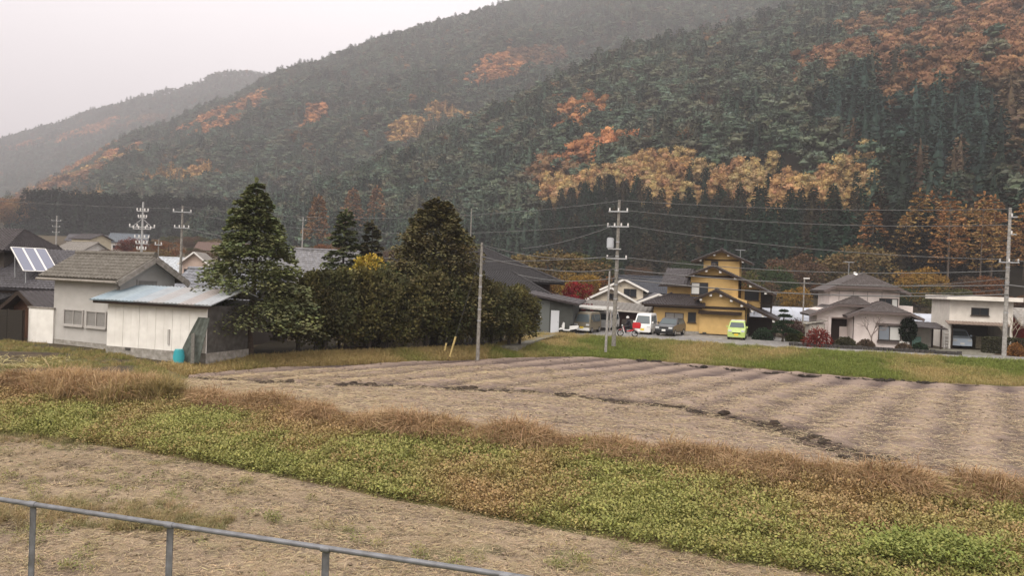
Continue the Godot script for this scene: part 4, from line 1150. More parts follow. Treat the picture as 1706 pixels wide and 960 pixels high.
	roof_slab(o, "roof", m_tile(), Vector3(0.3, H - 0.2, -D - 0.7), Vector3(-W, H - 0.2, -D - 0.7), Vector3(-W, H + 2.35, -D / 2), Vector3(0.3, H + 2.35, -D / 2), 0.18, 0.27, 0.05, 0.28)
	pbox(o, "upper_wall", mat("dark_plaster", Color(0.1, 0.085, 0.075), 0.9, "mottle", 0.4), Vector3(-W + 5.3, H + 1.4, -D / 2), Vector3(9.4, 2.4, 5))
	roof_slab(o, "upper_roof", m_tile_brown(), Vector3(-W, H + 2.15, -0.6), Vector3(-5.4, H + 2.15, -0.6), Vector3(-6.6, H + 3.7, -D / 2), Vector3(-W, H + 3.7, -D / 2), 0.18, 0.27, 0.05, 0.28)
	roof_slab(o, "upper_roof", m_tile_brown(), Vector3(-5.4, H + 2.15, -D + 0.6), Vector3(-W, H + 2.15, -D + 0.6), Vector3(-W, H + 3.7, -D / 2), Vector3(-6.6, H + 3.7, -D / 2), 0.18, 0.27, 0.05, 0.28)
	roof_slab(o, "upper_roof", m_tile_brown(), Vector3(-5.4, H + 2.15, -0.6), Vector3(-5.4, H + 2.15, -D + 0.6), Vector3(-6.6, H + 3.7, -D / 2), Vector3(-6.6, H + 3.7, -D / 2), 0.18, 0.27, 0.05, 0.28)
	roof_slab(o, "lower_roof", m_tile_dark(), Vector3(-W, H - 1.15, 2.6), Vector3(-3.6, H - 1.15, 2.6), Vector3(-3.6, H - 0.55, 0.3), Vector3(-W, H - 0.55, 0.3), 0.12, 0.27, 0.05, 0.28)
	pbox(o, "eave_board", m_wood(), Vector3(-W / 2, H - 0.42, 0.4), Vector3(W, 0.3, 0.08))
	window(o, Vector3(-5.4, 1.2, -1.2 + 0.1), 2.4, 1.5)
	for q in 3: pbox(o, "awning_post", fas, Vector3(-4.2 - q * 4, 0.85, 2.3), Vector3(0.09, 1.9, 0.09))
	# solar rack
	o = thing("solar_panels", "three blue grey solar panels with white frames tilted on the tiled roof", "solar panel", Vector3(-30.8, 5.05, -49.9), 1.0)
	var tilt := Basis(Vector3.RIGHT, -0.86)
	for q in 3:
		var b := MB.new()
		b.box(tilt * Vector3(0.36 + q * 0.73, 1.12, 0), Vector3(0.64, 2.2, 0.04), tilt)
		var pn := part(b, "panel", mat("solar_cell", Color(0.2, 0.21, 0.27), 0.2), o)
		var fr := MB.new()
		for s in [-1, 1]:
			fr.box(tilt * Vector3(0.36 + q * 0.73 + s * 0.335, 1.12, 0.012), Vector3(0.06, 2.28, 0.05), tilt)
			fr.box(tilt * Vector3(0.36 + q * 0.73, 1.12 + s * 1.13, 0.008), Vector3(0.6, 0.05, 0.05), tilt)
		part(fr, "frame", mat("white_paint", Color(0.75, 0.73, 0.7), 0.6), pn)
	for s in [0.2, 1.9]:
		pipe(o, "strut", mat("steel", Color(0.4, 0.41, 0.42), 0.45, "", 1, 0.6), Vector3(s, -0.5, -1.4), tilt * Vector3(s, 2.0, -0.03), 0.03)
		pipe(o, "strut", mat("steel", Color(0.4, 0.41, 0.42), 0.45, "", 1, 0.6), Vector3(s, -0.9, -0.05), tilt * Vector3(s, 0.1, -0.03), 0.03)
	# --- between storehouse and tree
	small_house("tiled_outhouse", "small house with blue grey tiled roof behind the white shed", Vector3(-18.6, 1.2, -48.6), -0.3, 5.5, 4.5, 2.9, 1.4, mat("dark_plaster", Color(0.1, 0.085, 0.075), 0.9, "mottle", 0.4), mat("tile_blue", Color(0.25, 0.26, 0.3), 0.45, "stain", 0.5), 0.27, 0)
	small_house("cream_outhouse", "low cream walled outhouse behind the storehouse gable", Vector3(-22.0, 1.2, -58), -0.2, 6, 4, 2.6, 1.0, mat("cream_wall", Color(0.62, 0.55, 0.4), 0.85, "mottle", 0.4), m_tile_brown(), 0.4, 0)
	# --- houses farther up the valley
	var cream := mat("cream_wall", Color(0.62, 0.55, 0.4), 0.85, "mottle", 0.4)
	var pinkish := mat("pink_wall", Color(0.6, 0.47, 0.4), 0.85, "mottle", 0.4)
	var whitew := mat("white_wall", Color(0.7, 0.68, 0.65), 0.85, "mottle", 0.4)
	var vy := func(x: float, z: float) -> Vector3: return Vector3(x, village_y(x, z), z)
	small_house("village_house", "brownish grey roofed house farthest left behind the solar panels", vy.call(-95, -150), -0.1, 12, 8, 3.6, 2.0, pinkish, m_tile_brown(), 0.5, 3)
	small_house("village_house", "low grey roofed house with white gable left of the round green bush", vy.call(-107, -190), -0.5, 11, 8, 3.2, 2.2, whitew, mat("roof_ash", Color(0.3, 0.28, 0.26), 0.7, "stain", 0.4), 0.5, 2)
	small_house("village_house", "cream two storey house with flat brown roof beyond the storehouse ridge", vy.call(-120, -220), -0.35, 7, 7, 5.6, 1.3, cream, m_tile_brown(), 0.5, 2)
	small_house("village_house", "white house with dark blue roof panels below the tall steel pylon", vy.call(-117, -240), 0.25, 10, 8, 4.6, 2.4, whitew, mat("roof_blue", Color(0.16, 0.19, 0.23), 0.4, "stain", 0.4), 0.5, 2)
	small_house("village_house", "wide maroon brown roofed house right of the wooden pole", vy.call(-84, -230), 0.1, 16, 9, 3.4, 2.2, cream, mat("roof_maroon", Color(0.2, 0.13, 0.11), 0.7, "stain", 0.4), 0.5, 3)
	small_house("village_house", "white walled house half hidden by the tall conifer's top", vy.call(-66, -200), -0.2, 11, 8, 3.8, 2.0, whitew, mat("roof_ash", Color(0.3, 0.28, 0.26), 0.7, "stain", 0.4), 0.5, 2)
	small_house("village_house", "grey roofed house low behind the brown shrubs of the valley", vy.call(-140, -260), 0.2, 12, 8, 3.8, 2.0, whitew, m_tile(), 0.5, 2)
	small_house("long_shed", "long shed with pale blue white sheet roof behind the storehouse", vy.call(-57.3, -133), 0.12, 9, 9, 2.2, 2.4, whitew, mat("sheet_pale", Color(0.62, 0.67, 0.74), 0.4, "stain", 0.3), 0.5, 0)
	small_house("village_house", "pink walled gable house next to the pale blue shed", vy.call(-50.2, -125), 0.15, 3.6, 7, 4.4, 1.5, pinkish, mat("roof_ash", Color(0.3, 0.28, 0.26), 0.7, "stain", 0.4), 0.5, 1, true)
	small_house("barn", "grey metal roofed barn between the two tall conifers", vy.call(-19.2, -73), 0.42, 13, 9, 3.7, 2.9, mat("dark_plaster", Color(0.1, 0.085, 0.075), 0.9, "mottle", 0.4), mat("metal_roof", Color(0.26, 0.26, 0.28), 0.35, "stain", 0.4), 0.5, 0)
	# cream sheds glimpsed behind the tree row
	for q in [[-10.3, -49.2, 1.6, 2.0, "narrow pale green shed panel glimpsed behind the dark tree row"], [-8.3, -49.6, 1.5, 2.1, "weathered cream shed standing behind the dark tree row"], [-6.9, -50.1, 0.9, 2.0, "narrow cream locker shed right of the weathered one"]]:
		o = thing("storage_shed", q[4], "shed", Vector3(q[0], 1.1, q[1]), -0.7)
		pbox(o, "wall", mat("shed_cream", Color(0.42, 0.37, 0.28), 0.85, "stain", 0.7), Vector3(0, q[3] / 2 - 0.05, -0.8), Vector3(q[2], q[3], 1.5))
		pbox(o, "door", mat("shed_door", Color(0.5, 0.44, 0.34), 0.8, "stain", 0.7), Vector3(0.1, q[3] / 2 - 0.1, -0.03), Vector3(q[2] * 0.5, q[3] - 0.25, 0.04))
		pbox(o, "roof", fas, Vector3(0, q[3] + 0.0, -0.75), Vector3(q[2] + 0.2, 0.08, 1.8), Vector3(-0.06, 0, 0))

func center_buildings():
	# --- dark house with stepped hip roofs
	var o := thing("farmhouse", "large dark farmhouse with stepped grey tiled hip roofs behind the trees", "house", Vector3(-5, 1.2, -76), 0.0)
	var t := m_tile_dark()
	var wall := mat("maroon_board", Color(0.07, 0.035, 0.03), 0.85, "grain", 0.6)
	pbox(o, "wall", wall, Vector3(0.4, 2.2, -5), Vector3(16.5, 4.5, 8.6))
	var e := [Vector3(-9, 4.35, 0.4), Vector3(10.0, 4.35, 0.4), Vector3(10.0, 4.35, -10.4), Vector3(-9, 4.35, -10.4)]
	var r0 := Vector3(-4.4, 7.75, -5); var r1 := Vector3(1.7, 7.75, -5)
	roof_slab(o, "roof", t, e[0], e[1], r1, r0, 0.2, 0.3, 0.05, 0.3)
	roof_slab(o, "roof", t, e[1], e[2], r1, r1, 0.2, 0.3, 0.05, 0.3)
	roof_slab(o, "roof", t, e[2], e[3], r0, r1, 0.2, 0.3, 0.05, 0.3)
	roof_slab(o, "roof", t, e[3], e[0], r0, r0, 0.2, 0.3, 0.05, 0.3)
	ridge_cap(o, t, r0, r1, 0.2); ridge_cap(o, t, e[1] + Vector3(-0.05, 0.05, 0), r1, 0.14)
	var f := [Vector3(-4, 3.2, 3.2), Vector3(8.7, 3.2, 3.2), Vector3(8.7, 3.2, -2)]
	roof_slab(o, "lower_roof", t, f[0], f[1], Vector3(5.0, 5.2, -1.0), Vector3(-4, 5.2, -1.0), 0.18, 0.3, 0.05, 0.3)
	roof_slab(o, "lower_roof", t, f[1], f[2], Vector3(5.0, 5.2, -1.0), Vector3(5.0, 5.2, -1.0), 0.18, 0.3, 0.05, 0.3)
	ridge_cap(o, t, f[1] + Vector3(-0.05, 0.05, 0), Vector3(5.0, 5.25, -1.0), 0.13)
	pbox(o, "annex_wall", wall, Vector3(3.0, 1.5, 1.2), Vector3(10.6, 3.2, 3.2))
	# --- dark green shed
	o = thing("dark_shed", "dark green grey shed with a pale blue door at the lane", "shed", Vector3(1.85, 1.2, -69.6), -0.2)
	mb_wall(o, mat("shed_green", Color(0.075, 0.08, 0.075), 0.75, "mottle", 0.5), 3.6, 2.95, 2.55, 4.5)
	roof_slab(o, "roof", m_tile_brown(), Vector3(-0.6, 3.4, 0.7), Vector3(4.2, 2.62, 0.7), Vector3(4.2, 2.85, -4.8), Vector3(-0.6, 3.6, -4.8), 0.16, 0.45, 0.03, 0.0)
	pbox(o, "corner_trim", mat("shed_trim", Color(0.13, 0.14, 0.135), 0.7), Vector3(1.0, 1.4, 0.015), Vector3(1.1, 2.8, 0.05))
	var d := pbox(o, "door", mat("door_pale", Color(0.58, 0.6, 0.64), 0.5), Vector3(2.05, 0.98, 0.04), Vector3(0.72, 1.95, 0.07))
	pbox(d, "handle", mat("steel", Color(0.4, 0.41, 0.42), 0.45, "", 1, 0.6), Vector3(2.32, 0.95, 0.09), Vector3(0.04, 0.12, 0.04))
	pbox(o, "sign_board", mat("white_paint", Color(0.75, 0.73, 0.7), 0.6), Vector3(0.55, 1.35, 0.06), Vector3(0.55, 0.14, 0.04))
	pbox(o, "switch_box", m_dark(), Vector3(2.75, 0.75, 0.08), Vector3(0.3, 0.55, 0.14))
	# --- carport and brown building
	o = thing("carport", "open carport with flat white roof edge left of the thin pole", "carport", Vector3(5.6, 1.2, -73.5), -0.2)
	pbox(o, "roof", mat("carport_roof", Color(0.6, 0.6, 0.58), 0.5, "stain", 0.6), Vector3(1.8, 2.15, -2.5), Vector3(4.4, 0.14, 5.2), Vector3(0.02, 0, -0.03))
	for q in [[0, 0], [3.6, 0], [0, -4.8], [3.6, -4.8]]: pbox(o, "post", fasm(), Vector3(q[0], 1.02, q[1]), Vector3(0.1, 2.2, 0.1))
	o = thing("brown_building", "long low brown boarded building with grey roof behind the motorcycle", "building", Vector3(6.2, 1.2, -80.5), -0.24)
	pbox(o, "wall", mat("brown_maroon", Color(0.075, 0.035, 0.03), 0.8, "grain", 0.6), Vector3(4.6, 0.95, -2), Vector3(9.2, 2.0, 4))
	roof_slab(o, "roof", mat("roof_ash2", Color(0.24, 0.225, 0.21), 0.7, "stain", 0.5), Vector3(-0.5, 2.1, 0.7), Vector3(9.9, 1.75, 0.7), Vector3(9.9, 2.35, -4.4), Vector3(-0.5, 2.75, -4.4), 0.12, 0.45, 0.03, 0.0)
	pbox(o, "fascia", mat("fascia_pale", Color(0.46, 0.43, 0.39), 0.7), Vector3(4.7, 1.85, 0.74), Vector3(10.4, 0.16, 0.05), Vector3(0, 0, -0.034))
	window(o, Vector3(1.9, 1.05, 0), 1.2, 1.3, "z", ["curtain", "glass"])
	pbox(o, "window_box", mat("dark_plaster", Color(0.1, 0.085, 0.075), 0.9, "mottle", 0.4), Vector3(6.0, 0.5, 0.25), Vector3(1.8, 1.0, 0.4))
	# --- cream houses
	var cream := mat("cream_pale", Color(0.78, 0.7, 0.57), 0.85, "mottle", 0.4)
	var c := small_house("cream_house", "cream gable house with white barge boards left of the tall pole", Vector3(11.0, 1.2, -88), -0.12, 5.6, 6, 2.6, 1.45, cream, mat("roof_ash2", Color(0.24, 0.225, 0.21), 0.7, "stain", 0.5), 0.45, 0, true)
	window(c, Vector3(0.2, 3.1, 0), 1.1, 0.6, "z", ["glass", "glass"])
	pbox(c, "porch_roof", m_tile_brown(), Vector3(-0.3, 2.0, 0.5), Vector3(3.2, 0.35, 1.0), Vector3(0.3, 0, 0))
	c = small_house("cream_house", "taller cream gable house with dark window behind the tall pole", Vector3(13.4, 1.2, -95), -0.12, 4.6, 7, 4.0, 1.1, cream, mat("roof_ash2", Color(0.24, 0.225, 0.21), 0.7, "stain", 0.5), 0.45, 0, true)
	window(c, Vector3(0.75, 3.5, 0), 1.5, 0.95, "z", ["glass", "glass"])
	c = small_house("white_house", "white house with dark blue tiled roof left of the yellow house", Vector3(18.2, 1.2, -100), -0.1, 7.5, 7, 3.7, 1.5, mat("white_wall", Color(0.7, 0.68, 0.65), 0.85, "mottle", 0.4), mat("tile_slate", Color(0.055, 0.06, 0.078), 0.55, "stain", 0.5), 0.27, 1)
	small_house("tiled_annex", "low annex with grey tiled gable left of the yellow house", Vector3(17.0, 1.2, -92), -0.1, 4.2, 5, 2.6, 0.9, mat("white_wall", Color(0.7, 0.68, 0.65), 0.85, "mottle", 0.4), m_tile(), 0.27, 0, true)
	small_house("slate_house", "dark slate roofed house just behind the cream gables", Vector3(18.4, 1.2, -108), 0.1, 6.5, 6, 3.9, 1.7, mat("white_wall", Color(0.7, 0.68, 0.65), 0.85, "mottle", 0.4), mat("tile_slate", Color(0.055, 0.06, 0.078), 0.55, "stain", 0.5), 0.27, 0)
	# --- greenhouses
	for q in [[38.5, -110, 16.0, "long white plastic greenhouse behind the pruned pine"], [51.0, -100, 9.0, "white plastic greenhouse between pink house and garage"]]:
		o = thing("greenhouse", q[3], "greenhouse", Vector3(q[0], 1.3, q[1]), -0.05)
		for b in 4:
			var mb := MB.new()
			var n := 12
			var L: float = q[2] / 4 - 0.04
			var x0: float = -q[2] / 2 + q[2] * b / 4
			for s in n:
				var a0 := PI * s / n; var a1 := PI * (s + 1) / n
				var p0 := Vector3(x0, 0.4 + 1.75 * sin(a0), 2.6 * cos(a0)); var p1 := Vector3(x0, 0.4 + 1.75 * sin(a1), 2.6 * cos(a1))
				mb.quad(p0, p0 + Vector3(L, 0, 0), p1 + Vector3(L, 0, 0), p1)
			part(mb, "cover_panel", mat("plastic_film", Color(0.42, 0.45, 0.52), 0.35, "mottle", 0.3), o)
		for b in 5:
			var pts := []; var rad := []
			for s in 9:
				pts.append(Vector3(-q[2] / 2 + q[2] * b / 4 - 0.02, 0.4 + 1.78 * sin(PI * s / 8.0), 2.63 * cos(PI * s / 8.0))); rad.append(0.03)
			var mb := MB.new()
			mb.tube(pts, rad, 6)
			part(mb, "hoop", mat("steel", Color(0.4, 0.41, 0.42), 0.45, "", 1, 0.6), o)
		pbox(o, "base_skirt", mat("plastic_film", Color(0.68, 0.7, 0.76), 0.35, "mottle", 0.3), Vector3(0, 0.18, 2.6), Vector3(q[2], 0.5, 0.04))
func fasm() -> Material: return mat("fascia_grey", Color(0.4, 0.37, 0.34), 0.8, "stain", 0.6)
func mb_wall(o: Node, m: Material, w: float, h0: float, h1: float, d: float):
	var mb := MB.new()
	mb.prism([Vector3(0, -0.1, -d), Vector3(w, -0.1, -d), Vector3(w, h1, -d), Vector3(0, h0, -d)], Vector3(0, 0, d))
	part(mb, "wall", m, o)

func yellow_house():
	var o := thing("yellow_house", "ochre yellow three tier house with stacked gable roofs", "house", Vector3(13.6, 1.2, -76.3), -0.34)
	var y := mat("ochre_wall", Color(0.62, 0.42, 0.175), 0.9, "mottle", 0.35)
	var t := mat("tile_gloss", Color(0.085, 0.074, 0.08), 0.45, "stain", 0.5)
	var wd := m_wood()
	# ground floor
	pbox(o, "foundation", mat("concrete", Color(0.45, 0.43, 0.4), 0.8, "stain", 0.6), Vector3(4.4, 0.1, -3.9), Vector3(8.9, 0.35, 8))
	pbox(o, "wall", y, Vector3(2.3, 1.5, -3.5), Vector3(4.6, 2.75, 7))
	gable_wall(o, "wall", y, 4.5, 8.7, 0.15, 3.35, 5.95, 4.15, -6, 0.35)
	window(o, Vector3(2.1, 1.3, 0), 1.75, 1.3, "z", ["frost", "frost"])
	window(o, Vector3(3.75, 1.6, 0), 0.75, 0.95, "z", ["glass"])
	pbox(o, "lintel_beam", wd, Vector3(6.55, 2.62, 0.42), Vector3(4.1, 0.22, 0.12))
	pbox(o, "awning", wd, Vector3(6.35, 2.15, 0.62), Vector3(3.9, 0.22, 0.5), Vector3(0.25, 0, 0))
	for q in [5.2, 7.9]: pbox(o, "vent", m_dark(), Vector3(q - 0.2, 0.2, 0.4), Vector3(0.35, 0.15, 0.06))
	# lower hip roof at the left
	roof_slab(o, "lower_roof", t, Vector3(-0.9, 2.7, 0.9), Vector3(5.0, 2.7, 0.9), Vector3(5.0, 3.75, -1.3), Vector3(1.6, 3.75, -1.3), 0.16, 0.28, 0.05, 0.28)
	roof_slab(o, "lower_roof", t, Vector3(-0.9, 2.7, -6), Vector3(-0.9, 2.7, 0.9), Vector3(1.6, 3.75, -1.3), Vector3(1.6, 3.75, -5), 0.16, 0.28, 0.05, 0.28)
	ridge_cap(o, t, Vector3(-0.85, 2.76, 0.85), Vector3(1.6, 3.8, -1.3), 0.11)
	pbox(o, "eave_board", wd, Vector3(2.0, 2.5, 0.55), Vector3(5.4, 0.14, 0.5))
	# gable roof over the ground-floor wing, long slope over the entrance
	var A := Vector3(5.95, 4.3, 0); var Lf := Vector3(4.0, 3.38, 0); var Rt := Vector3(11.6, 1.75, 0)
	_gable(o, t, wd, Lf, A, Rt, 1.1, -6.2)
	dots(o, Lf + Vector3(0.15, -0.28, 1.0), A + Vector3(0, -0.3, 1.0), 2); dots(o, A + Vector3(0, -0.3, 1.0), Rt + Vector3(0, -0.3, 1.0), 6, 0.22)
	# entrance below it
	pbox(o, "porch_wall", wd, Vector3(10.0, 0.9, -2.6), Vector3(2.6, 1.9, 0.12))
	pbox(o, "porch_post", wd, Vector3(11.0, 0.85, 0.3), Vector3(0.16, 1.9, 0.16))
	window(o, Vector3(8.7, 1.3, -1.6), 1.6, 1.6, "x", ["glass", "glass"])
	# first floor
	gable_wall(o, "upper_wall", y, 3.4, 7.8, 3.2, 5.6, 5.5, 6.45, -6, -0.9)
	pbox(o, "upper_wall", y, Vector3(8.8, 3.7, -4.0), Vector3(2.2, 1.9, 4))
	pbox(o, "lintel_beam", wd, Vector3(5.55, 5.55, -0.84), Vector3(4.3, 0.2, 0.12))
	window(o, Vector3(4.25, 4.35, -0.9), 1.6, 1.15, "z", ["curtain", "glass"])
	window(o, Vector3(9.0, 3.95, -2.0), 1.3, 1.0, "z", ["glass"])
	for q in [7.95, 9.9, 10.8]: pbox(o, "balcony_post", wd, Vector3(q, 3.6, -1.6), Vector3(0.14, 2.6, 0.14))
	pbox(o, "balcony_rail", wd, Vector3(10.3, 3.2, -1.6), Vector3(1.1, 0.1, 0.1))
	pbox(o, "shutter", m_dark(), Vector3(10.35, 3.6, -2.4), Vector3(1.1, 1.7, 0.1))
	_gable(o, t, wd, Vector3(3.0, 5.5, 0), Vector3(5.5, 6.6, 0), Vector3(11.2, 4.05, 0), 0.0, -6.5)
	dots(o, Vector3(3.1, 5.3, -0.1), Vector3(5.5, 6.3, -0.1), 2); dots(o, Vector3(5.5, 6.3, -0.1), Vector3(11.0, 3.85, -0.1), 4, 0.22)
	# first-floor side roof at the left
	pbox(o, "upper_wall", y, Vector3(2.4, 4.2, -3.9), Vector3(2.6, 1.2, 4.6))
	roof_slab(o, "upper_roof", t, Vector3(0.5, 4.55, -0.6), Vector3(3.5, 4.55, -0.6), Vector3(3.5, 6.25, -3.6), Vector3(0.7, 6.25, -3.6), 0.16, 0.28, 0.05, 0.28)
	roof_slab(o, "upper_roof", t, Vector3(3.5, 4.55, -6.6), Vector3(0.5, 4.55, -6.6), Vector3(0.7, 6.25, -3.6), Vector3(3.5, 6.25, -3.6), 0.16, 0.28, 0.05, 0.28)
	# top floor
	gable_wall(o, "top_wall", y, 4.3, 7.7, 5.5, 7.3, 6.0, 8.0, -6.6, -3.2)
	pbox(o, "lintel_beam", wd, Vector3(6.0, 7.2, -3.15), Vector3(3.2, 0.12, 0.1))
	window(o, Vector3(5.35, 6.72, -3.2), 0.7, 0.75, "z", ["glass"])
	_gable(o, t, wd, Vector3(3.2, 7.0, 0), Vector3(6.0, 8.2, 0), Vector3(8.9, 6.95, 0), -2.4, -7.2)
	dots(o, Vector3(3.4, 6.85, -2.5), Vector3(6.0, 7.95, -2.5), 2); dots(o, Vector3(6.0, 7.95, -2.5), Vector3(8.7, 6.8, -2.5), 2)
	for q in [[Vector3(-0.9, 2.62, 0.98), Vector3(4.9, 2.62, 0.98)], [Vector3(0.4, 4.47, -0.52), Vector3(3.4, 4.47, -0.52)]]: pipe(o, "gutter", m_wood(), q[0], q[1], 0.06)
	pipe(o, "downpipe", m_wood(), Vector3(0.06, 0.2, 0.06), Vector3(0.06, 2.5, 0.06), 0.04)
	pipe(o, "downpipe", m_wood(), Vector3(8.62, 0.2, 0.42), Vector3(8.62, 2.6, 0.42), 0.04)
	pbox(o, "air_conditioner", mat("appliance_white", Color(0.6, 0.59, 0.56), 0.5), Vector3(0.7, 0.4, 0.25), Vector3(0.8, 0.6, 0.3))
	antenna("television antenna mast on the yellow house's top roof", Vector3(22.2, 8.4, -77.6), 0.4)
func _gable(o: Node, t: Material, wd: Material, L: Vector3, A: Vector3, Rt: Vector3, zf: float, zb: float):
	var f := Vector3(0, 0, zf); var b := Vector3(0, 0, zb)
	roof_slab(o, "gable_roof", t, L + b, L + f, A + f, A + b, 0.15, 0.28, 0.04, 0.28)
	roof_slab(o, "gable_roof", t, Rt + f, Rt + b, A + b, A + f, 0.15, 0.28, 0.04, 0.28)
	rake(o, wd, L + f + Vector3(0, -0.12, 0.03), A + f + Vector3(0, -0.12, 0.03), 0.2)
	rake(o, wd, Rt + f + Vector3(0, -0.12, 0.03), A + f + Vector3(0, -0.12, 0.03), 0.2)
	ridge_cap(o, t, A + f + Vector3(0, 0.08, 0.08), A + b + Vector3(0, 0.08, 0), 0.13)

func right_buildings():
	# --- pale pink house
	var pk := mat("rose_wall", Color(0.84, 0.75, 0.72), 0.9, "mottle", 0.35)
	var t := mat("tile_taupe", Color(0.13, 0.112, 0.112), 0.55, "stain", 0.5)
	var fb := mat("fascia_taupe", Color(0.12, 0.095, 0.09), 0.7)
	var o := thing("pink_house", "pale pink two storey house with taupe hipped gable roofs", "house", Vector3(27.3, 1.2, -67.6), -0.2)
	gable_wall(o, "upper_wall", pk, 0, 5.6, 2.2, 4.75, 2.8, 5.45, -6.6, -1.0)
	for q in 4: pbox(o, "wall_seam", fb, Vector3(0.75 + q * 1.15, 3.9, -0.985), Vector3(0.02, 1.5, 0.05))
	pbox(o, "wall_trim", fb, Vector3(2.8, 4.62, -0.98), Vector3(5.6, 0.04, 0.06))
	pbox(o, "roof_vent", m_dark(), Vector3(2.75, 5.12, -0.96), Vector3(0.65, 0.14, 0.1))
	_clipped(o, t, fb, -0.6, 6.3, 4.6, 2.8, 6.2, 1.15, -0.2, -7.2)
	window(o, Vector3(4.75, 3.7, -1.0), 1.5, 0.85, "z", ["glass", "glass", "curtain"])
	pbox(o, "ledge", fb, Vector3(4.4, 3.2, -0.85), Vector3(2.3, 0.06, 0.25))
	pbox(o, "balcony", pk, Vector3(6.2, 2.85, -2.4), Vector3(1.1, 1.35, 2.4))
	# left wing with porch
	gable_wall(o, "wall", pk, -1.2, 3.9, 2.35, 2.95, 2.0, 3.85, -4, 0.0)
	pbox(o, "wall", pk, Vector3(-0.55, 1.2, -2.0), Vector3(1.2, 2.6, 3.8))
	pbox(o, "porch_back", m_wood(), Vector3(1.0, 1.15, -1.2), Vector3(1.9, 2.4, 0.1))
	pbox(o, "porch_panel", pk, Vector3(1.25, 0.75, -1.0), Vector3(0.7, 1.6, 0.1))
	pbox(o, "porch_post", pk, Vector3(-0.1, 1.2, -0.1), Vector3(0.22, 2.4, 0.22))
	_clipped(o, t, fb, -1.9, 4.6, 2.5, 2.0, 4.25, 0.75, 0.8, -4.4)
	# front wing
	gable_wall(o, "wall", pk, 1.5, 6.0, -0.1, 2.75, 3.9, 3.3, -4.4, 1.1)
	_clipped(o, t, fb, 0.9, 6.8, 2.55, 3.85, 3.85, 0.85, 1.9, -4.6)
	window(o, Vector3(4.4, 1.25, 1.1), 1.75, 1.2, "z", ["blue", "curtain"])
	pbox(o, "window_shelf", fb, Vector3(4.4, 0.5, 1.2), Vector3(1.9, 0.08, 0.3))
	pbox(o, "window_hood", fb, Vector3(4.4, 2.0, 1.25), Vector3(2.0, 0.12, 0.35))
	pipe(o, "downpipe", fb, Vector3(1.56, 0.0, 1.16), Vector3(1.56, 2.6, 1.16), 0.04)
	pipe(o, "downpipe", fb, Vector3(5.94, 0.0, 1.16), Vector3(5.94, 2.6, 1.16), 0.04)
	pbox(o, "air_conditioner", mat("appliance_white", Color(0.6, 0.59, 0.56), 0.5), Vector3(5.5, 0.35, 1.3), Vector3(0.75, 0.58, 0.3))
	antenna("television antenna on the pink house's roof ridge", Vector3(29.9, 7.35, -70.6), 0.5)
	var ds := thing("roof_dish", "white satellite dish on the pink house's roof", "dish", Vector3(29.6, 7.0, -68.6), 0.2)
	dish(ds, Vector3(0, 0.3, 0), 0.19)
	pipe(ds, "mast", fasm(), Vector3(0, -0.2, -0.05), Vector3(0, 0.35, -0.02), 0.025)
	# pale lean-to left of the house
	o = thing("lean_to", "small translucent lean-to against the pink house's left wall", "shed", Vector3(25.1, 1.2, -66.6), -0.2)
	pbox(o, "wall", mat("film_wall", Color(0.5, 0.47, 0.42), 0.5, "mottle", 0.5), Vector3(0.6, 0.85, -0.9), Vector3(1.3, 1.8, 1.7))
	roof_slab(o, "roof", mat("film_roof", Color(0.45, 0.43, 0.39), 0.5, "stain", 0.5), Vector3(-0.3, 1.75, 0.2), Vector3(1.4, 2.1, 0.2), Vector3(1.4, 2.1, -2.0), Vector3(-0.3, 1.75, -2.0), 0.06, 0.3, 0.02, 0.0)
	for q in 3: pbox(o, "post", fasm(), Vector3(0.0 + q * 0.6, 0.85, 0.02), Vector3(0.07, 1.9, 0.07))
	# dark stone edging of the garden
	o = thing("garden_edging", "dark low stone edging along the pink house's garden", "wall", Vector3(22.6, 1.2, -64.3), -0.28)
	for q in 34:
		var mb := MB.new()
		var w := 0.36
		mb.box(Vector3(0.2 + q * 0.37, 0.1 + 0.02 * sin(q * 5.0), 0.03 * sin(q * 3.1)), Vector3(w - 0.03, 0.34 + 0.05 * sin(q * 2.3), 0.3), Basis(Vector3.UP, 0.1 * sin(q * 7.0)))
		part(mb, "stone", mat("dark_stone", Color(0.075, 0.07, 0.068), 0.8, "stain", 1.2), o)
	# --- white garage building
	var wh := mat("garage_white", Color(0.8, 0.76, 0.7), 0.8, "mottle", 0.4)
	o = thing("garage", "white two storey garage with flat roof and dark open bay", "garage", Vector3(37.6, 1.2, -68.0), -0.22)
	var W := 4.9
	pbox(o, "upper_wall", wh, Vector3(W / 2, 3.25, -2.6), Vector3(W, 2.0, 5.2))
	pbox(o, "side_wall", wh, Vector3(0.1, 1.1, -2.6), Vector3(0.2, 2.3, 5.2))
	pbox(o, "side_wall", wh, Vector3(W - 0.1, 1.1, -2.6), Vector3(0.2, 2.3, 5.2))
	pbox(o, "back_wall", mat("old_board", Color(0.2, 0.19, 0.17), 0.8, "grain", 0.6), Vector3(W / 2, 1.1, -5.1), Vector3(W - 0.4, 2.3, 0.16))
	pbox(o, "roof", wh, Vector3(W / 2 - 0.05, 4.42, -2.3), Vector3(W + 0.9, 0.36, 6.4))
	pbox(o, "soffit", m_wood(), Vector3(W / 2 - 0.05, 4.225, -2.3), Vector3(W + 0.7, 0.03, 6.2))
	roof_slab(o, "canopy", mat("canopy_rust", Color(0.36, 0.28, 0.24), 0.7, "stain", 0.8), Vector3(-0.3, 2.2, 0.75), Vector3(W - 0.4, 2.2, 0.75), Vector3(W - 0.4, 2.42, -0.02), Vector3(-0.3, 2.42, -0.02), 0.06, 0.25, 0.02, 0.0)
	window(o, Vector3(2.35, 3.3, 0), 1.35, 0.65, "z", ["glass", "glass"])
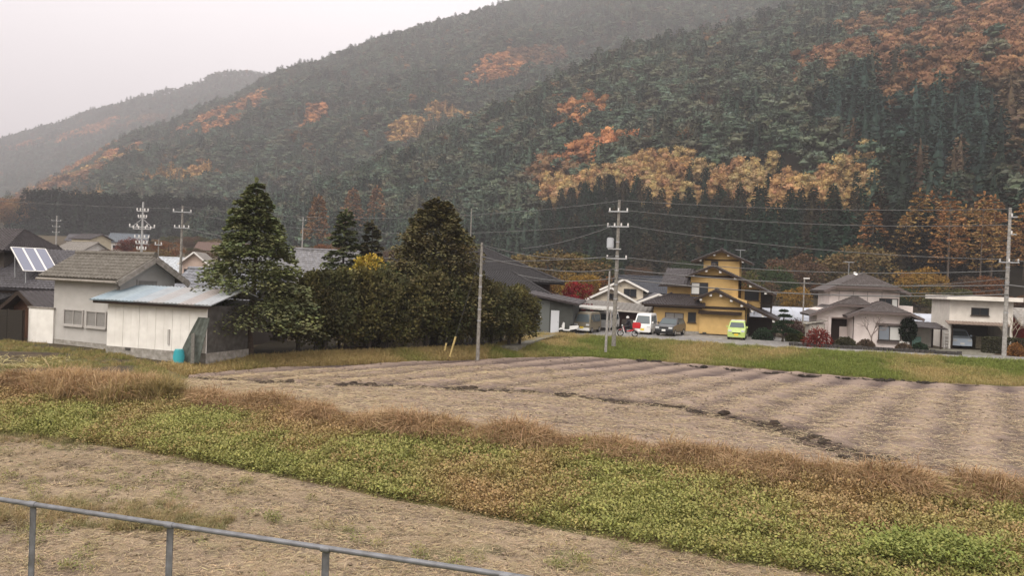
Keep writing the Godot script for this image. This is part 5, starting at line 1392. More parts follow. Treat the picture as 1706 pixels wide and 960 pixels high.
	pbox(o, "pillar", m_wood(), Vector3(0.25, 1.05, 0.02), Vector3(0.14, 2.2, 0.14))
	pbox(o, "crate", mat("shed_cream", Color(0.42, 0.37, 0.28), 0.85, "stain", 0.7), Vector3(3.6, 0.5, -3.2), Vector3(1.2, 1.1, 1.0))
	var ld := thing("ladder", "pale metal ladder leaning at the garage's left corner", "ladder", Vector3(37.2, 1.2, -67.7), -0.22)
	for s in [-0.2, 0.2]: pipe(ld, "rail", mat("alloy", Color(0.55, 0.54, 0.52), 0.45), Vector3(s, -0.02, 0.35), Vector3(s, 2.1, 0.05), 0.035)
	for q in 7: pipe(ld, "rung", mat("alloy", Color(0.55, 0.54, 0.52), 0.45), Vector3(-0.2, 0.25 + q * 0.28, 0.31 - q * 0.04), Vector3(0.2, 0.25 + q * 0.28, 0.31 - q * 0.04), 0.022)
	# open shed between the pink house and the garage
	o = thing("open_shed", "dark low open shed between pink house and garage", "shed", Vector3(34.0, 1.2, -67.2), -0.22)
	for q in [[0, 0], [2.3, 0], [0, -2.4], [2.3, -2.4]]: pbox(o, "post", m_wood(), Vector3(q[0], 0.95, q[1]), Vector3(0.12, 2.0, 0.12))
	roof_slab(o, "roof", m_tile_brown(), Vector3(-0.4, 1.85, 0.4), Vector3(2.7, 1.75, 0.4), Vector3(2.7, 2.15, -2.8), Vector3(-0.4, 2.25, -2.8), 0.08, 0.4, 0.02, 0.0)
	pbox(o, "back_panel", mat("film_wall", Color(0.5, 0.47, 0.42), 0.5, "mottle", 0.5), Vector3(1.15, 0.9, -2.45), Vector3(2.2, 1.7, 0.06))
	pbox(o, "stacked_sheet", mat("sheet_green", Color(0.2, 0.35, 0.3), 0.6), Vector3(0.7, 0.45, -1.6), Vector3(0.9, 0.9, 0.3))
	# house cut by the right edge of the picture
	o = small_house("edge_house", "white and red walled house cut off by the right edge", Vector3(46.4, 1.2, -65.5), -0.3, 6.5, 6, 2.5, 1.0, mat("red_wall", Color(0.3, 0.04, 0.035), 0.8, "mottle", 0.5), mat("roof_pale", Color(0.5, 0.48, 0.46), 0.6, "stain", 0.5), 0.45, 2)
# clipped (half-hipped) gable roof facing +z: eave x0..x1 at height ye, ridge at (xr, yr); clip = height of the front hip
func _clipped(o: Node, t: Material, fb: Material, x0: float, x1: float, ye: float, xr: float, yr: float, clip: float, zf: float, zb: float):
	var k := (yr - clip - ye) / (yr - ye)
	var yl := lerpf(ye, yr, k)
	var a := Vector3(lerpf(x0, xr, k), yl, zf); var b := Vector3(lerpf(x1, xr, k), yl, zf)
	var ap := Vector3(xr, yr, zf - clip * 1.3)
	var e0 := Vector3(x0, ye, zf); var e1 := Vector3(x1, ye, zf); var B := Vector3(0, 0, zb - zf)
	roof_slab(o, "roof", t, e0 + B, e0, a, Vector3(a.x, a.y, zb), 0.14, 0.3, 0.03, 0.28)
	roof_slab(o, "roof", t, e1, e1 + B, Vector3(b.x, b.y, zb), b, 0.14, 0.3, 0.03, 0.28)
	roof_slab(o, "roof", t, Vector3(a.x, a.y, zb), a, ap, Vector3(xr, yr, zb), 0.14, 0.3, 0.03, 0.28)
	roof_slab(o, "roof", t, b, Vector3(b.x, b.y, zb), Vector3(xr, yr, zb), ap, 0.14, 0.3, 0.03, 0.28)
	roof_slab(o, "hip_roof", t, a, b, ap, ap, 0.14, 0.3, 0.03, 0.28)
	rake(o, fb, e0 + Vector3(0, -0.1, 0.03), a + Vector3(0, -0.1, 0.03), 0.2); rake(o, fb, e1 + Vector3(0, -0.1, 0.03), b + Vector3(0, -0.1, 0.03), 0.2)
	rake(o, fb, a + Vector3(0, -0.1, 0.05), b + Vector3(0, -0.1, 0.05), 0.2)

# ---- vegetation near the village and in the fields -----------------------------------------------------------------------
func scatter(front: Array, back: Array, fn: Callable, count: int, u0: float, u1: float, v0: float, v1: float) -> Array:
	var f := resample(front, 240); var b := resample(back, 240)
	var out := []
	for k in count:
		var u := R(u0, u1); var v := R(v0, v1)
		var i := clampi(int(u * 239), 0, 238); var w := u * 239 - i
		var p := f[i].lerp(f[i + 1], w).lerp(b[i].lerp(b[i + 1], w), v)
		p.y += fn.call(p, u, v)[0]
		out.append([p, u, v])
	return out
func mix_copies(called: String, meshes: Array, m: Material, list: Array, label: String, category: String):
	# list of [Transform3D, Color]; dealt out over the mesh variants
	for q in meshes.size():
		var X := []; var C := []
		for k in range(q, list.size(), meshes.size()):
			X.append(list[k][0]); C.append(list[k][1])
		if X.size(): copies(called, meshes[q], m, X, C, label, category).set_meta("group", called.replace("_", " ") + " of one patch")

func near_trees():
	var bark := mat("bark", Color(0.1, 0.085, 0.07), 0.95, "stain", 1.0)
	var bark2 := mat("bark_brown", Color(0.13, 0.1, 0.08), 0.95, "stain", 1.5)
	# the two tall conifers
	var limbs := []
	for k in 26:
		var y := 1.7 + k * 0.27; var a := k * 2.4
		limbs.append([Vector3(0, y, 0), Vector3(cos(a) * 2.3 * (1 - k / 28.0), y - 0.1, sin(a) * 2.3 * (1 - k / 28.0)), 0.05])
	tree("tall_conifer", "tall loose green conifer with bare trunk beside the white shed", "tree", "", Vector3(-13.7, 0.95, -41.9),
		conifer_mesh(9.5, 3.5, 1.5, 230, 120, 0.2, 0.16, 0.78, 0.12), vmat("fir_green", Color(0.21, 0.225, 0.115), 0.9, 0.3), trunk_mesh(9.0, 0.2, 0.1, limbs), bark2, Vector3.ONE, 0.4)
	tree("tall_conifer", "broad dark olive conifer rising above the middle of the tree row", "tree", "", Vector3(-5.1, 1.1, -52.6),
		conifer_mesh(9.8, 4.5, 1.0, 330, 120, 0.2, -0.05, 0.62, 0.1), vmat("cypress_olive", Color(0.17, 0.145, 0.072), 0.9, 0.3), trunk_mesh(9.2, 0.24, 0, limbs), bark, Vector3.ONE, 1.0)
	tree("small_conifer", "slim greenish conifer with gaps behind the tree row", "tree", "", Vector3(-13.2, 1.2, -62), conifer_mesh(9.4, 2.6, 1.0, 130, 34, 0.36, 0.15, 0.8, 0.15), vmat("fir_grey", Color(0.13, 0.145, 0.072), 0.9, 0.25), trunk_mesh(9.0, 0.17, 0, limbs), bark, Vector3.ONE, 2.0)
	tree("small_conifer", "slimmer brownish conifer right of the greenish one", "tree", "", Vector3(-11.2, 1.2, -62.5), conifer_mesh(8.6, 1.6, 1.0, 110, 30, 0.36, 0.1, 0.8, 0.15), vmat("fir_brown", Color(0.11, 0.1, 0.06), 0.9, 0.25), trunk_mesh(8.3, 0.15), bark, Vector3.ONE, 0.0)
	# cypress row
	var cy := []
	for k in 3: cy.append(clump_mesh(5.3, 1.75, 0.5, 46, 210, 0.2, 1.1, 0.36)[0])
	var ctr := trunk_mesh(5.0, 0.12)
	var cmats := [vmat("cypress_dark", Color(0.125, 0.115, 0.052), 0.9, 0.25), vmat("cypress_mid", Color(0.17, 0.155, 0.065), 0.9, 0.25), vmat("cypress_deep", Color(0.1, 0.098, 0.048), 0.9, 0.2)]
	var spots := [[-11.9, -44.6, 0.9], [-10.6, -45.4, 1.0], [-9.7, -46.6, 1.02], [-8.4, -47.2, 0.95], [-7.6, -48.6, 1.0], [-6.5, -49.1, 0.95], [-5.3, -50.1, 1.05], [-4.2, -50.9, 1.05], [-3.4, -52.2, 1.0], [-2.4, -53.0, 0.98], [-1.2, -54.0, 0.95], [-0.1, -55.2, 0.88], [0.7, -56.4, 0.8]]
	for k in spots.size():
		var q: Array = spots[k]
		var lab := "dark cypress in the dense clipped row behind the ploughed field"
		if k == 0: lab = "leftmost dark cypress of the row, next to the tall loose conifer"
		elif k == spots.size() - 1: lab = "lowest rounded cypress at the row's right end by the lane"
		tree("cypress", lab, "tree", "cypress row behind the field", Vector3(q[0], 1.05, q[1]), cy[k % 3], cmats[(k * 2) % 3], ctr, bark, Vector3(q[2] * R(0.9, 1.1), q[2] * R(0.86, 1.0), q[2] * R(0.9, 1.1)), R(0, TAU))
	# inner stems that stand in the shade of the row
	for k in 16:
		var t := k / 15.0
		var p := Vector3(-11.5, 1.0, -45.6).lerp(Vector3(0.0, 1.05, -56.2), t) + Vector3(R(-0.4, 0.4), 0, R(-0.8, 0.2))
		tree("cypress", "dark cypress in the second line of the clipped row", "tree", "cypress row behind the field", p, cy[(k + 1) % 3], cmats[(k + 1) % 3], ctr, bark, Vector3(0.8, R(0.75, 0.95), 0.8), R(0, TAU))
	# shrubs around
	var yl := clump_mesh(5.3, 1.5, 1.0, 18, 130, 0.2, 0.8, 0.36)
	tree("yellow_shrub", "yellow leaved tree peeping over the dark cypress row", "tree", "", Vector3(-9.6, 1.2, -53.8), yl[0], vmat("leaf_yellow", Color(0.5, 0.36, 0.07), 0.85, 0.35), trunk_mesh(4.5, 0.1), bark, Vector3(1.15, 1.16, 1.15))
	tree("green_shrub", "bright green shrub between the yellow tree and the broad conifer", "tree", "", Vector3(-7.6, 1.2, -54.2), clump_mesh(6.4, 1.3, 1.0, 18, 120, 0.2, 0.9, 0.4)[0], vmat("leaf_green", Color(0.07, 0.13, 0.045), 0.85, 0.3), trunk_mesh(5.0, 0.1), bark)
	# red maple by the shed, thickets and trees behind the houses
	tree("red_maple", "deep red maple between the dark shed and the carport", "tree", "", Vector3(6.6, 1.2, -79.5), clump_mesh(4.6, 1.9, 0.9, 16, 120, 0.2, 0.7, 0.36)[0], vmat("leaf_crimson", Color(0.26, 0.025, 0.035), 0.85, 0.3), trunk_mesh(4.0, 0.09), bark)
	var bro := []
	for k in 3: bro.append(clump_mesh(7.5, 3.6, 1.2, 30, 150, 0.25, 0.75, 0.3)[0])
	var btr := []
	for k in 2:
		var lb := []
		for j in 6: lb.append([Vector3(0, 1.8 + j * 0.3, 0), Vector3(cos(j * 2.4) * 2.2, 4 + j * 0.4, sin(j * 2.4) * 2.2), 0.1])
		btr.append(trunk_mesh(6.0, 0.2, 0.2, lb))
	var bm := {"tan": vmat("leaf_tan", Color(0.22, 0.155, 0.075), 0.9, 0.3), "brown": vmat("leaf_brown", Color(0.15, 0.09, 0.06), 0.9, 0.3), "rust": vmat("leaf_rust", Color(0.24, 0.1, 0.045), 0.9, 0.3), "olive": vmat("leaf_olive", Color(0.1, 0.095, 0.04), 0.9, 0.3), "amber": vmat("leaf_amber", Color(0.33, 0.19, 0.05), 0.9, 0.3), "green": vmat("leaf_deep", Color(0.045, 0.07, 0.03), 0.9, 0.3), "peach": vmat("leaf_peach", Color(0.36, 0.2, 0.11), 0.9, 0.3), "red": vmat("leaf_dullred", Color(0.2, 0.06, 0.05), 0.9, 0.3)}
	# [x, z, base y, scale, width scale, colour, label]
	var list := [
		[6.5, -130, 1.6, 1.35, 1.7, "tan", "wide tan brown tree crown behind the farmhouse roof"],
		[-1, -140, 2.0, 1.1, 1.3, "brown", "dull brown tree left of the wide tan crown"],
		[12.5, -138, 2.0, 1.25, 1.4, "olive", "olive crowned tree right of the wide tan one"],
		[4.5, -112, 1.4, 0.75, 1.1, "rust", "rust brown tree above the red maple"],
		[9.0, -112, 1.4, 0.85, 1.2, "amber", "amber tree behind the thin pole"],
		[13.8, -118, 1.4, 0.8, 1.1, "rust", "russet tree just left of the tall transformer pole"],
		[0.5, -102, 1.3, 0.72, 1.0, "red", "dull red tree behind the farmhouse eaves"],
		[26.5, -100, 1.3, 0.95, 0.9, "rust", "reddish tree right of the yellow house's balcony"],
		[31.5, -108, 1.3, 1.0, 0.9, "olive", "olive green tree right of the yellow house"],
		[53.5, -150, 1.6, 1.55, 1.25, "brown", "brown crowned tree on the slope left of the pink house"],
		[66, -152, 1.8, 1.8, 1.4, "tan", "rounded tan tree above the pink house's roof"],
		[46, -140, 1.6, 1.2, 1.1, "green", "deep green tree behind the lamp post"],
		[58, -135, 1.4, 1.0, 1.2, "green", "deep green tree just left of the pink roof"],
		[63, -132, 1.4, 0.9, 1.2, "green", "green tree hidden behind the pink roof"],
		[72, -140, 1.5, 1.3, 1.2, "amber", "ochre tree right of the pink house's roof"],
		[70, -128, 1.3, 0.9, 1.3, "olive", "olive bush tree between pink roof and garage"],
		[80, -138, 1.5, 0.8, 1.3, "rust", "rusty undergrowth tree behind the garage roof"],
		[88, -135, 1.5, 0.7, 1.3, "brown", "brown undergrowth tree behind the right pole"],
		[38, -125, 1.4, 0.9, 1.2, "brown", "brown thicket behind the greenhouse"],
		[44, -122, 1.4, 0.7, 1.2, "amber", "orange brown thicket above the greenhouse's right end"],
		[-101, -165, 4.0, 1.0, 1.4, "green", "round dark green bush tree above the solar panels"],
		[-96, -200, 6.0, 1.0, 1.2, "red", "reddish brown tree between cream house and steel pylon"],
		[-80, -170, 4.2, 0.75, 1.4, "rust", "rust brown shrub tree behind the storehouse roof peak"],
		[-72, -160, 3.8, 0.8, 1.4, "tan", "tan shrub tree left of the wooden pole"],
		[-62, -165, 4.0, 0.8, 1.3, "brown", "brown shrub tree right of the wooden pole"],
		[-52, -150, 3.4, 0.9, 1.3, "olive", "olive shrub tree behind the tall loose conifer"],
		[-90, -178, 4.6, 0.7, 1.4, "brown", "low brown shrub tree left of the steel pylon"],
		[-112, -205, 6.2, 0.7, 1.3, "olive", "pale olive shrub tree left of the cream house"],
		[-44, -190, 5.5, 1.1, 1.0, "rust", "reddish shrub tree above the grey barn roof"],
		[-36, -150, 3.4, 0.9, 0.8, "amber", "yellow pointed tree above the grey barn roof"],
		[-20, -170, 4.2, 1.0, 1.3, "brown", "brown thicket left of the broad olive conifer"],
		[-8, -160, 3.8, 0.9, 1.3, "brown", "brown thicket right of the broad olive conifer"],
		[-28, -120, 2.5, 0.7, 1.3, "olive", "olive thicket beside the grey barn"],
	]
	for q in list:
		tree("autumn_tree" if q[5] != "green" else "leafy_tree", q[6], "tree", "", Vector3(q[0], minf(q[2], village_y(q[0], q[1])) - 0.2, q[1]), bro[rng.randi() % 3], bm[q[5]], btr[rng.randi() % 2], bark, Vector3(q[3] * q[4], q[3], q[3] * q[4]), R(0, TAU))
	# orange larches standing alone before the mountain
	var lr := conifer_mesh(19, 4.2, 6.5, 90, 16, 0.9, 0.1, 0.65, 0.1)
	var lrt := trunk_mesh(18, 0.25)
	tree("lone_larch", "peach coloured larch standing alone above the grey barn", "tree", "", Vector3(-65, 9.5, -262), lr, bm["peach"], lrt, bark, Vector3(1.0, 1.15, 1.0), 0.0)
	tree("lone_larch", "large orange larch on the slope between the conifers", "tree", "", Vector3(-68, 16, -332), lr, bm["peach"], lrt, bark, Vector3(1.25, 1.35, 1.25), 1.0)
	tree("lone_larch", "second orange larch right of the large one", "tree", "", Vector3(-59, 17, -338), lr, bm["peach"], lrt, bark, Vector3(1.15, 1.4, 1.15), 2.0)
	# peach brown trees at the far left
	for k in 22:
		var x := -262.0 - R(0, 75); var z := -R(385, 440)
		tree("orange_tree", "peach brown autumn tree in the clump at the left edge", "tree", "peach brown trees at the left edge", Vector3(x, village_y(x, z) - 0.5, z), bro[k % 3], bm[["peach", "tan", "rust", "brown"][k % 4]], btr[k % 2], bark, Vector3.ONE * R(2.2, 3.0), R(0, TAU))
	# undergrowth along the hill's foot
	for k in 60:
		var s := R(3.0, 10.0)
		var p := hill_at(foot_near, crest_near, s, 0.0, 22.0, 1.0) + Vector3(R(-4, 4), 0, R(2, 14))
		p.y = village_y(p.x, p.z) - 0.3
		var sc := R(0.5, 0.95)
		tree("undergrowth_bush", "brown green bush in the undergrowth at the hill's foot", "bush", "undergrowth along the hill's foot", p, bro[k % 3], bm[["brown", "olive", "green", "rust", "brown"][k % 5]], btr[k % 2], bark, Vector3(sc * 1.2, sc, sc * 1.2), R(0, TAU))
	for k in 60:
		var x := lerpf(-130, 8, k / 59.0) + R(-3, 3); var z := -R(200, 300) + 0.0
		var sc := R(0.5, 0.9)
		tree("valley_bush", "dull brown bush on the valley floor below the mountain", "bush", "bushes on the valley floor", Vector3(x, village_y(x, z) - 0.3, z), bro[k % 3], bm[["brown", "brown", "olive", "tan", "rust"][k % 5]], btr[k % 2], bark, Vector3(sc * 1.4, sc, sc * 1.4), R(0, TAU))

func garden_plants():
	var bark := mat("bark", Color(0.1, 0.085, 0.07), 0.95, "stain", 1.0)
	# cloud-pruned pine
	var o := thing("garden_pine", "cloud pruned dark pine in the garden right of the yellow house", "tree", Vector3(23.6, 1.2, -68.6))
	var pads := [[0, 1.05, 0, 0.85], [-0.65, 0.75, 0.1, 0.6], [0.65, 0.8, 0.1, 0.65], [0.1, 1.6, 0, 0.7], [-0.35, 1.35, 0.1, 0.5], [0.1, 2.15, 0, 0.5], [0.0, 2.6, 0, 0.3]]
	var lim := []
	for p in pads:
		lim.append([Vector3(0, maxf(0.3, p[1] - 0.35), 0), Vector3(p[0], p[1], p[2]), 0.05])
		var mb := MB.new()
		for k in 420:
			var e := rdir()
			var q: Vector3 = Vector3(p[0], p[1], p[2]) + Vector3(e.x, absf(e.y) * 0.38 - 0.05, e.z) * p[3] * R(0.6, 1.05)
			mb.leaf(q, (e + Vector3(0, 0.8, 0)).normalized(), R(0.14, 0.24), 0.045, R(0, 3), tint(0.4))
		part(mb, "foliage_pad", vmat("pine_needles", Color(0.035, 0.06, 0.032), 0.9, 0.2), o)
	meshpart(trunk_mesh(2.5, 0.1, 0.05, lim), "trunk", bark, o)
	var bush := func(called: String, label: String, at: Vector3, r: Vector3, key: String, col: Color, size := 0.15, count := 1500) -> void:
		var b := thing(called, label, "bush", at)
		var mb := MB.new()
		for k in count:
			var e := rdir()
			e.y = absf(e.y)
			var w := 1.0 + 0.18 * noise2.get_noise_3d(e.x * 40 + at.x * 9, e.y * 40, e.z * 40)
			mb.leaf(e * r * pow(R(0.02, 1.06), 0.4) * w, (e + rdir() * 0.8).normalized(), size * R(0.7, 1.3), size * 0.36, R(0, 3), tint(0.4))
		part(mb, "foliage", vmat(key, col, 0.9, 0.25), b)
		var st := MB.new()
		for k in 6: st.tube([Vector3(0, -0.05, 0), Vector3(cos(k * 1.1) * r.x * 0.4, r.y * 0.5, sin(k * 1.1) * r.z * 0.4), Vector3(cos(k * 1.1) * r.x * 0.7, r.y * 0.8, sin(k * 1.1) * r.z * 0.7)], [0.03, 0.02, 0.008], 5)
		part(st, "stems", bark, b)
	bush.call("red_azalea", "rounded brick red azalea bush before the pink house porch", Vector3(24.9, 1.22, -64.1), Vector3(1.15, 1.5, 0.9), "azalea_red", Color(0.19, 0.03, 0.025))
	bush.call("garden_bush", "low dull green bush left of the pink house window", Vector3(27.6, 1.22, -65.2), Vector3(0.8, 0.75, 0.6), "bush_dull", Color(0.08, 0.075, 0.045))
	bush.call("garden_bush", "low brown bush below the bare garden tree", Vector3(29.2, 1.22, -65.0), Vector3(0.7, 0.6, 0.6), "bush_brown", Color(0.14, 0.1, 0.075))
	bush.call("garden_bush", "rounded dark green bush under the clipped dark tree", Vector3(33.0, 1.22, -63.8), Vector3(0.6, 0.6, 0.5), "bush_deep", Color(0.035, 0.06, 0.035))
	bush.call("garden_bush", "yellow green bush beside the cloud pruned pine", Vector3(25.0, 1.22, -69.5), Vector3(0.8, 0.9, 0.7), "bush_lime", Color(0.11, 0.12, 0.04))
	bush.call("garden_bush", "dark green shrub left of the cloud pruned pine", Vector3(22.4, 1.22, -70.2), Vector3(0.9, 1.0, 0.8), "bush_deep", Color(0.035, 0.06, 0.035))
	bush.call("garden_bush", "purple brown shrub behind the cloud pruned pine", Vector3(27.2, 1.22, -76.0), Vector3(1.1, 1.7, 0.9), "bush_purple", Color(0.1, 0.05, 0.05))
	bush.call("garden_bush", "small brownish bush at the right end of the stone edging", Vector3(31.6, 1.22, -63.6), Vector3(0.6, 0.5, 0.5), "bush_brown", Color(0.14, 0.1, 0.075))
	bush.call("garden_bush", "orange red shrub beside the right concrete pole", Vector3(39.6, 1.22, -62.0), Vector3(0.6, 0.95, 0.5), "bush_amber", Color(0.27, 0.13, 0.05))
	# clipped dark tree
	o = thing("clipped_tree", "egg shaped clipped dark green tree right of the pink house window", "tree", Vector3(32.7, 1.2, -65.2))
	var mb2 := MB.new()
	for k in 2600:
		var e := rdir()
		mb2.leaf(Vector3(0, 1.6, 0) + e * Vector3(0.62, 0.95, 0.62) * pow(R(0.02, 1.04), 0.4), (e + rdir() * 0.7).normalized(), R(0.12, 0.2), 0.06, R(0, 3), tint(0.4))
	part(mb2, "crown", vmat("yew_dark", Color(0.022, 0.032, 0.022), 0.9, 0.15), o)
	meshpart(trunk_mesh(1.6, 0.08), "trunk", bark, o)
	# bare trees
	o = thing("bare_tree", "bare branching garden tree against the pink house wall", "tree", Vector3(29.6, 1.2, -65.0))
	meshpart(bare_tree(3.1, 0.075, 0.75, 4), "branches", mat("grey_twig", Color(0.22, 0.18, 0.16), 0.9), o)
	o = thing("bare_tree", "bare pale twigged tree before the garage's right corner", "tree", Vector3(41.2, 1.2, -65.0))
	meshpart(bare_tree(3.6, 0.07, 0.8, 4), "branches", mat("pale_twig", Color(0.34, 0.29, 0.22), 0.9), o)
	o = thing("bare_tree", "bare twiggy shrub before the taller cream house", "tree", Vector3(15.2, 1.2, -86.0))
	meshpart(bare_tree(3.4, 0.06, 0.8, 4), "branches", mat("grey_twig", Color(0.22, 0.18, 0.16), 0.9), o)
	# hedge before the garage
	o = thing("hedge", "dark clipped box hedge in front of the garage", "hedge", Vector3(38.6, 1.2, -64.3), -0.26)
	mb2 = MB.new()
	for k in 9000:
		var p := Vector3(R(0, 4.4), R(0.05, 1.25), R(-0.9, 0))
		var f := rng.randi() % 8
		var nn := Vector3(0, 0, 1)
		if f == 0: p.y = 1.25 + R(-0.06, 0.05); nn = Vector3.UP
		elif f == 1: p.x = R(-0.05, 0.05); nn = Vector3.LEFT
		elif f < 5: p.z = R(-0.06, 0.06)
		mb2.leaf(p, (nn + rdir()).normalized(), R(0.07, 0.13), 0.04, R(0, 3), tint(0.45))
	part(mb2, "foliage", vmat("hedge_dark", Color(0.07, 0.068, 0.04), 0.9, 0.15), o)

func field_cover():
	var gm := vmat("grass_blades", Color(1, 1, 1), 0.85, 0.35)
	var dry := []; var weeds := []; var straw := []; var tall := []
	for k in 3:
		dry.append(tuft_mesh(46, 0.42, 0.16, 0.006, 0.9))
		tall.append(tuft_mesh(56, 0.8, 0.22, 0.007, 0.55))
		weeds.append(weed_mesh(84, 0.22, 0.24, 0.058))
	for k in 3:
		var mb := MB.new()
		for j in 26:
			var a := R(0, TAU)
			var p := Vector3(R(-0.35, 0.35), R(0.005, 0.035), R(-0.35, 0.35))
			mb.leaf(p, Vector3(cos(a), R(-0.05, 0.12), sin(a)).normalized(), R(0.1, 0.3), R(0.004, 0.009), R(-0.4, 0.4), tint(0.35))
		straw.append(mb.mesh())
	var L := []
	# weedy bank: greens with brown patches
	for q in scatter(lineA, lineB, bank_fn, 20000, 0.12, 0.9, 0.02, 0.93):
		var p: Vector3 = q[0]
		var n := noise.get_noise_2d(p.x * 3 + 70, p.z * 3)
		var c := Color(0.42, 0.4, 0.15).lerp(Color(0.27, 0.285, 0.095), rng.randf())
		c = c.lerp(Color(0.44, 0.3, 0.16), clampf((0.1 if rng.randf() < 0.8 else 0.85) + n * 1.5 + (q[2] - 0.6) * 0.5 + sstep(9.0, 15.0, p.x) * 0.5, 0, 1))
		var s := R(0.6, 1.35)
		L.append([xf(p, Vector3(s, s * R(0.7, 1.3), s), R(0, TAU), R(0, 0.25), R(0, TAU)), c])
	mix_copies("weeds", weeds, gm, L, "leafy green and browning weeds covering the bank between the fields", "weeds")
	# dry grass along the crest and streaks of it on the bank
	L = []
	for q in scatter(lineA, lineB, bank_fn, 8000, 0.13, 0.75, 0.78, 1.02):
		var p: Vector3 = q[0]
		var d := absf(q[2] - 0.93) * 6.0
		if rng.randf() < d * 0.55: continue
		var c := Color(0.46, 0.3, 0.17).lerp(Color(0.3, 0.185, 0.11), rng.randf()).lerp(Color(0.58, 0.42, 0.24), rng.randf() * 0.5)
		var hn_ := noise.get_noise_2d(p.x * 9, p.z * 9 + 5)
		if hn_ < -0.22 and rng.randf() < 0.6: continue
		var s := R(0.7, 1.4) * (1.0 + 0.8 * hn_)
		L.append([xf(p, Vector3(s * 1.2, s, s * 1.2), R(0, TAU), R(0.1, 0.6), R(0, TAU)), c])
	for q in scatter(lineA, lineB, bank_fn, 2600, 0.12, 0.9, 0.02, 0.8):
		var p: Vector3 = q[0]
		if noise.get_noise_2d(p.x * 3 + 70, p.z * 3) + sstep(9.0, 15.0, p.x) * 0.4 < R(-0.1, 0.35): continue
		L.append([xf(p, Vector3.ONE * R(0.4, 0.8), R(0, TAU), R(0.1, 0.5), R(0, TAU)), Color(0.46, 0.31, 0.16).lerp(Color(0.32, 0.26, 0.1), rng.randf())])
	mix_copies("dry_grass", dry, gm, L, "bent tawny dry grass along the crest of the bank", "dry grass")
	# tall tawny grass at the left end of the crest
	L = []
	for q in scatter(lineA, lineB, bank_fn, 1500, 0.1, 0.36, 0.72, 1.05):
		var p: Vector3 = q[0]
		if p.x > -12.6 and rng.randf() < 0.6: continue
		var c := Color(0.5, 0.33, 0.18).lerp(Color(0.3, 0.23, 0.09), rng.randf() * (0.3 + 0.7 * sstep(-15, -12.5, p.x)))
		L.append([xf(p, Vector3.ONE * R(0.7, 1.15), R(0, TAU), R(0, 0.3), R(0, TAU)), c])
	for k in 620:
		var u := rng.randf()
		var p := Vector3(-17.8, 0.72, -30.6).lerp(Vector3(-12.7, 0.68, -29.5), u) + Vector3(rng.randfn() * 0.35, 0, rng.randfn() * 0.5)
		var c := Color(0.46, 0.29, 0.17).lerp(Color(0.56, 0.4, 0.23), rng.randf()).lerp(Color(0.27, 0.22, 0.09), sstep(0.75, 0.95, u) * 0.8)
		L.append([xf(p, Vector3(1.3, 1, 1.3) * R(0.75, 1.3), R(0, TAU), R(0, 0.45), R(0, TAU)), c])
	mix_copies("tall_grass", tall, gm, L, "tall tawny grass clump at the left end of the ploughed field", "tall grass")
	# straw on the fields
	L = []
	for q in scatter(lineB.slice(4), lineC, field_fn, 15000, 0.0, 0.75, 0.0, 0.85):
		var p: Vector3 = q[0]
		if p.z < -46: continue
		var c := Color(0.66, 0.52, 0.36).lerp(Color(0.42, 0.32, 0.22), rng.randf())
		L.append([xf(p, Vector3.ONE * R(0.6, 1.3), R(0, TAU)), c])
	var T2 := [Vector3(-61, 0, -30.2), Vector3(-6.6, 0, -13), Vector3(0, 0, -10.9), Vector3(40, 0, 1.4)]
	for q in scatter(T2, lineA, near_fn, 9000, 0.3, 0.85, 0.05, 1.0):
		L.append([xf(q[0], Vector3.ONE * R(0.5, 1.1), R(0, TAU)), Color(0.6, 0.46, 0.31).lerp(Color(0.36, 0.28, 0.18), rng.randf())])
	mix_copies("straw", straw, gm, L, "short bits of straw strewn over the tilled soil", "straw")
	# clods
	L = []
	var clods := [lump_mesh(1), lump_mesh(2), lump_mesh(3)]
	for k in 1500:
		var u := rng.randf()
		var p := along(clodline, u)
		if noise.get_noise_2d(p.x * 14, p.z * 14) < R(-0.25, 0.25): continue
		p += Vector3(R(-0.3, 0.3), 0, R(-0.45, 0.45))
		if u > 0.75: p += Vector3(R(-0.5, 0.6), 0, R(-0.3, 0.3))
		p.y += field_fn(p, 0.5, 0.5)[0]
		var s := R(0.05, 0.2)
		L.append([xf(p, Vector3(s * 1.4, s, s * 1.2), R(0, TAU)), Color(0.035, 0.027, 0.023).lerp(Color(0.075, 0.056, 0.046), rng.randf())])
	for k in 320:
		var p := along(clodline2, rng.randf())
		if noise.get_noise_2d(p.x * 10, p.z * 10) < R(0.0, 0.35): continue
		p += Vector3(R(-0.6, 0.6), 0, R(-0.5, 0.5)); p.y += 0.04
		var s := R(0.05, 0.18)
		L.append([xf(p, Vector3(s * 1.6, s, s * 1.2), R(0, TAU)), Color(0.04, 0.032, 0.028)])
	for q in scatter(lineB.slice(4), lineC, field_fn, 2600, 0.0, 0.75, 0.02, 0.97):
		var s := R(0.02, 0.06)
		L.append([xf(q[0], Vector3(s * 1.4, s, s * 1.2), R(0, TAU)), Color(0.26, 0.2, 0.165).lerp(Color(0.12, 0.09, 0.075), rng.randf())])
	for q in scatter(T2, lineA, near_fn, 4200, 0.3, 0.85, 0.05, 0.98):
		var s := R(0.015, 0.055)
		L.append([xf(q[0], Vector3(s * 1.4, s, s * 1.2), R(0, TAU)), Color(0.32, 0.245, 0.18).lerp(Color(0.13, 0.1, 0.075), rng.randf())])
	mix_copies("soil_clods", clods, vmat("clod_soil", Color(1, 1, 1), 1.0), L, "dark turned up clods of soil on the fields", "soil")
	# grass on the road bank and verge below the trees
	L = []
	var short := [tuft_mesh(40, 0.26, 0.26, 0.009, 0.8), tuft_mesh(40, 0.3, 0.28, 0.009, 0.7)]
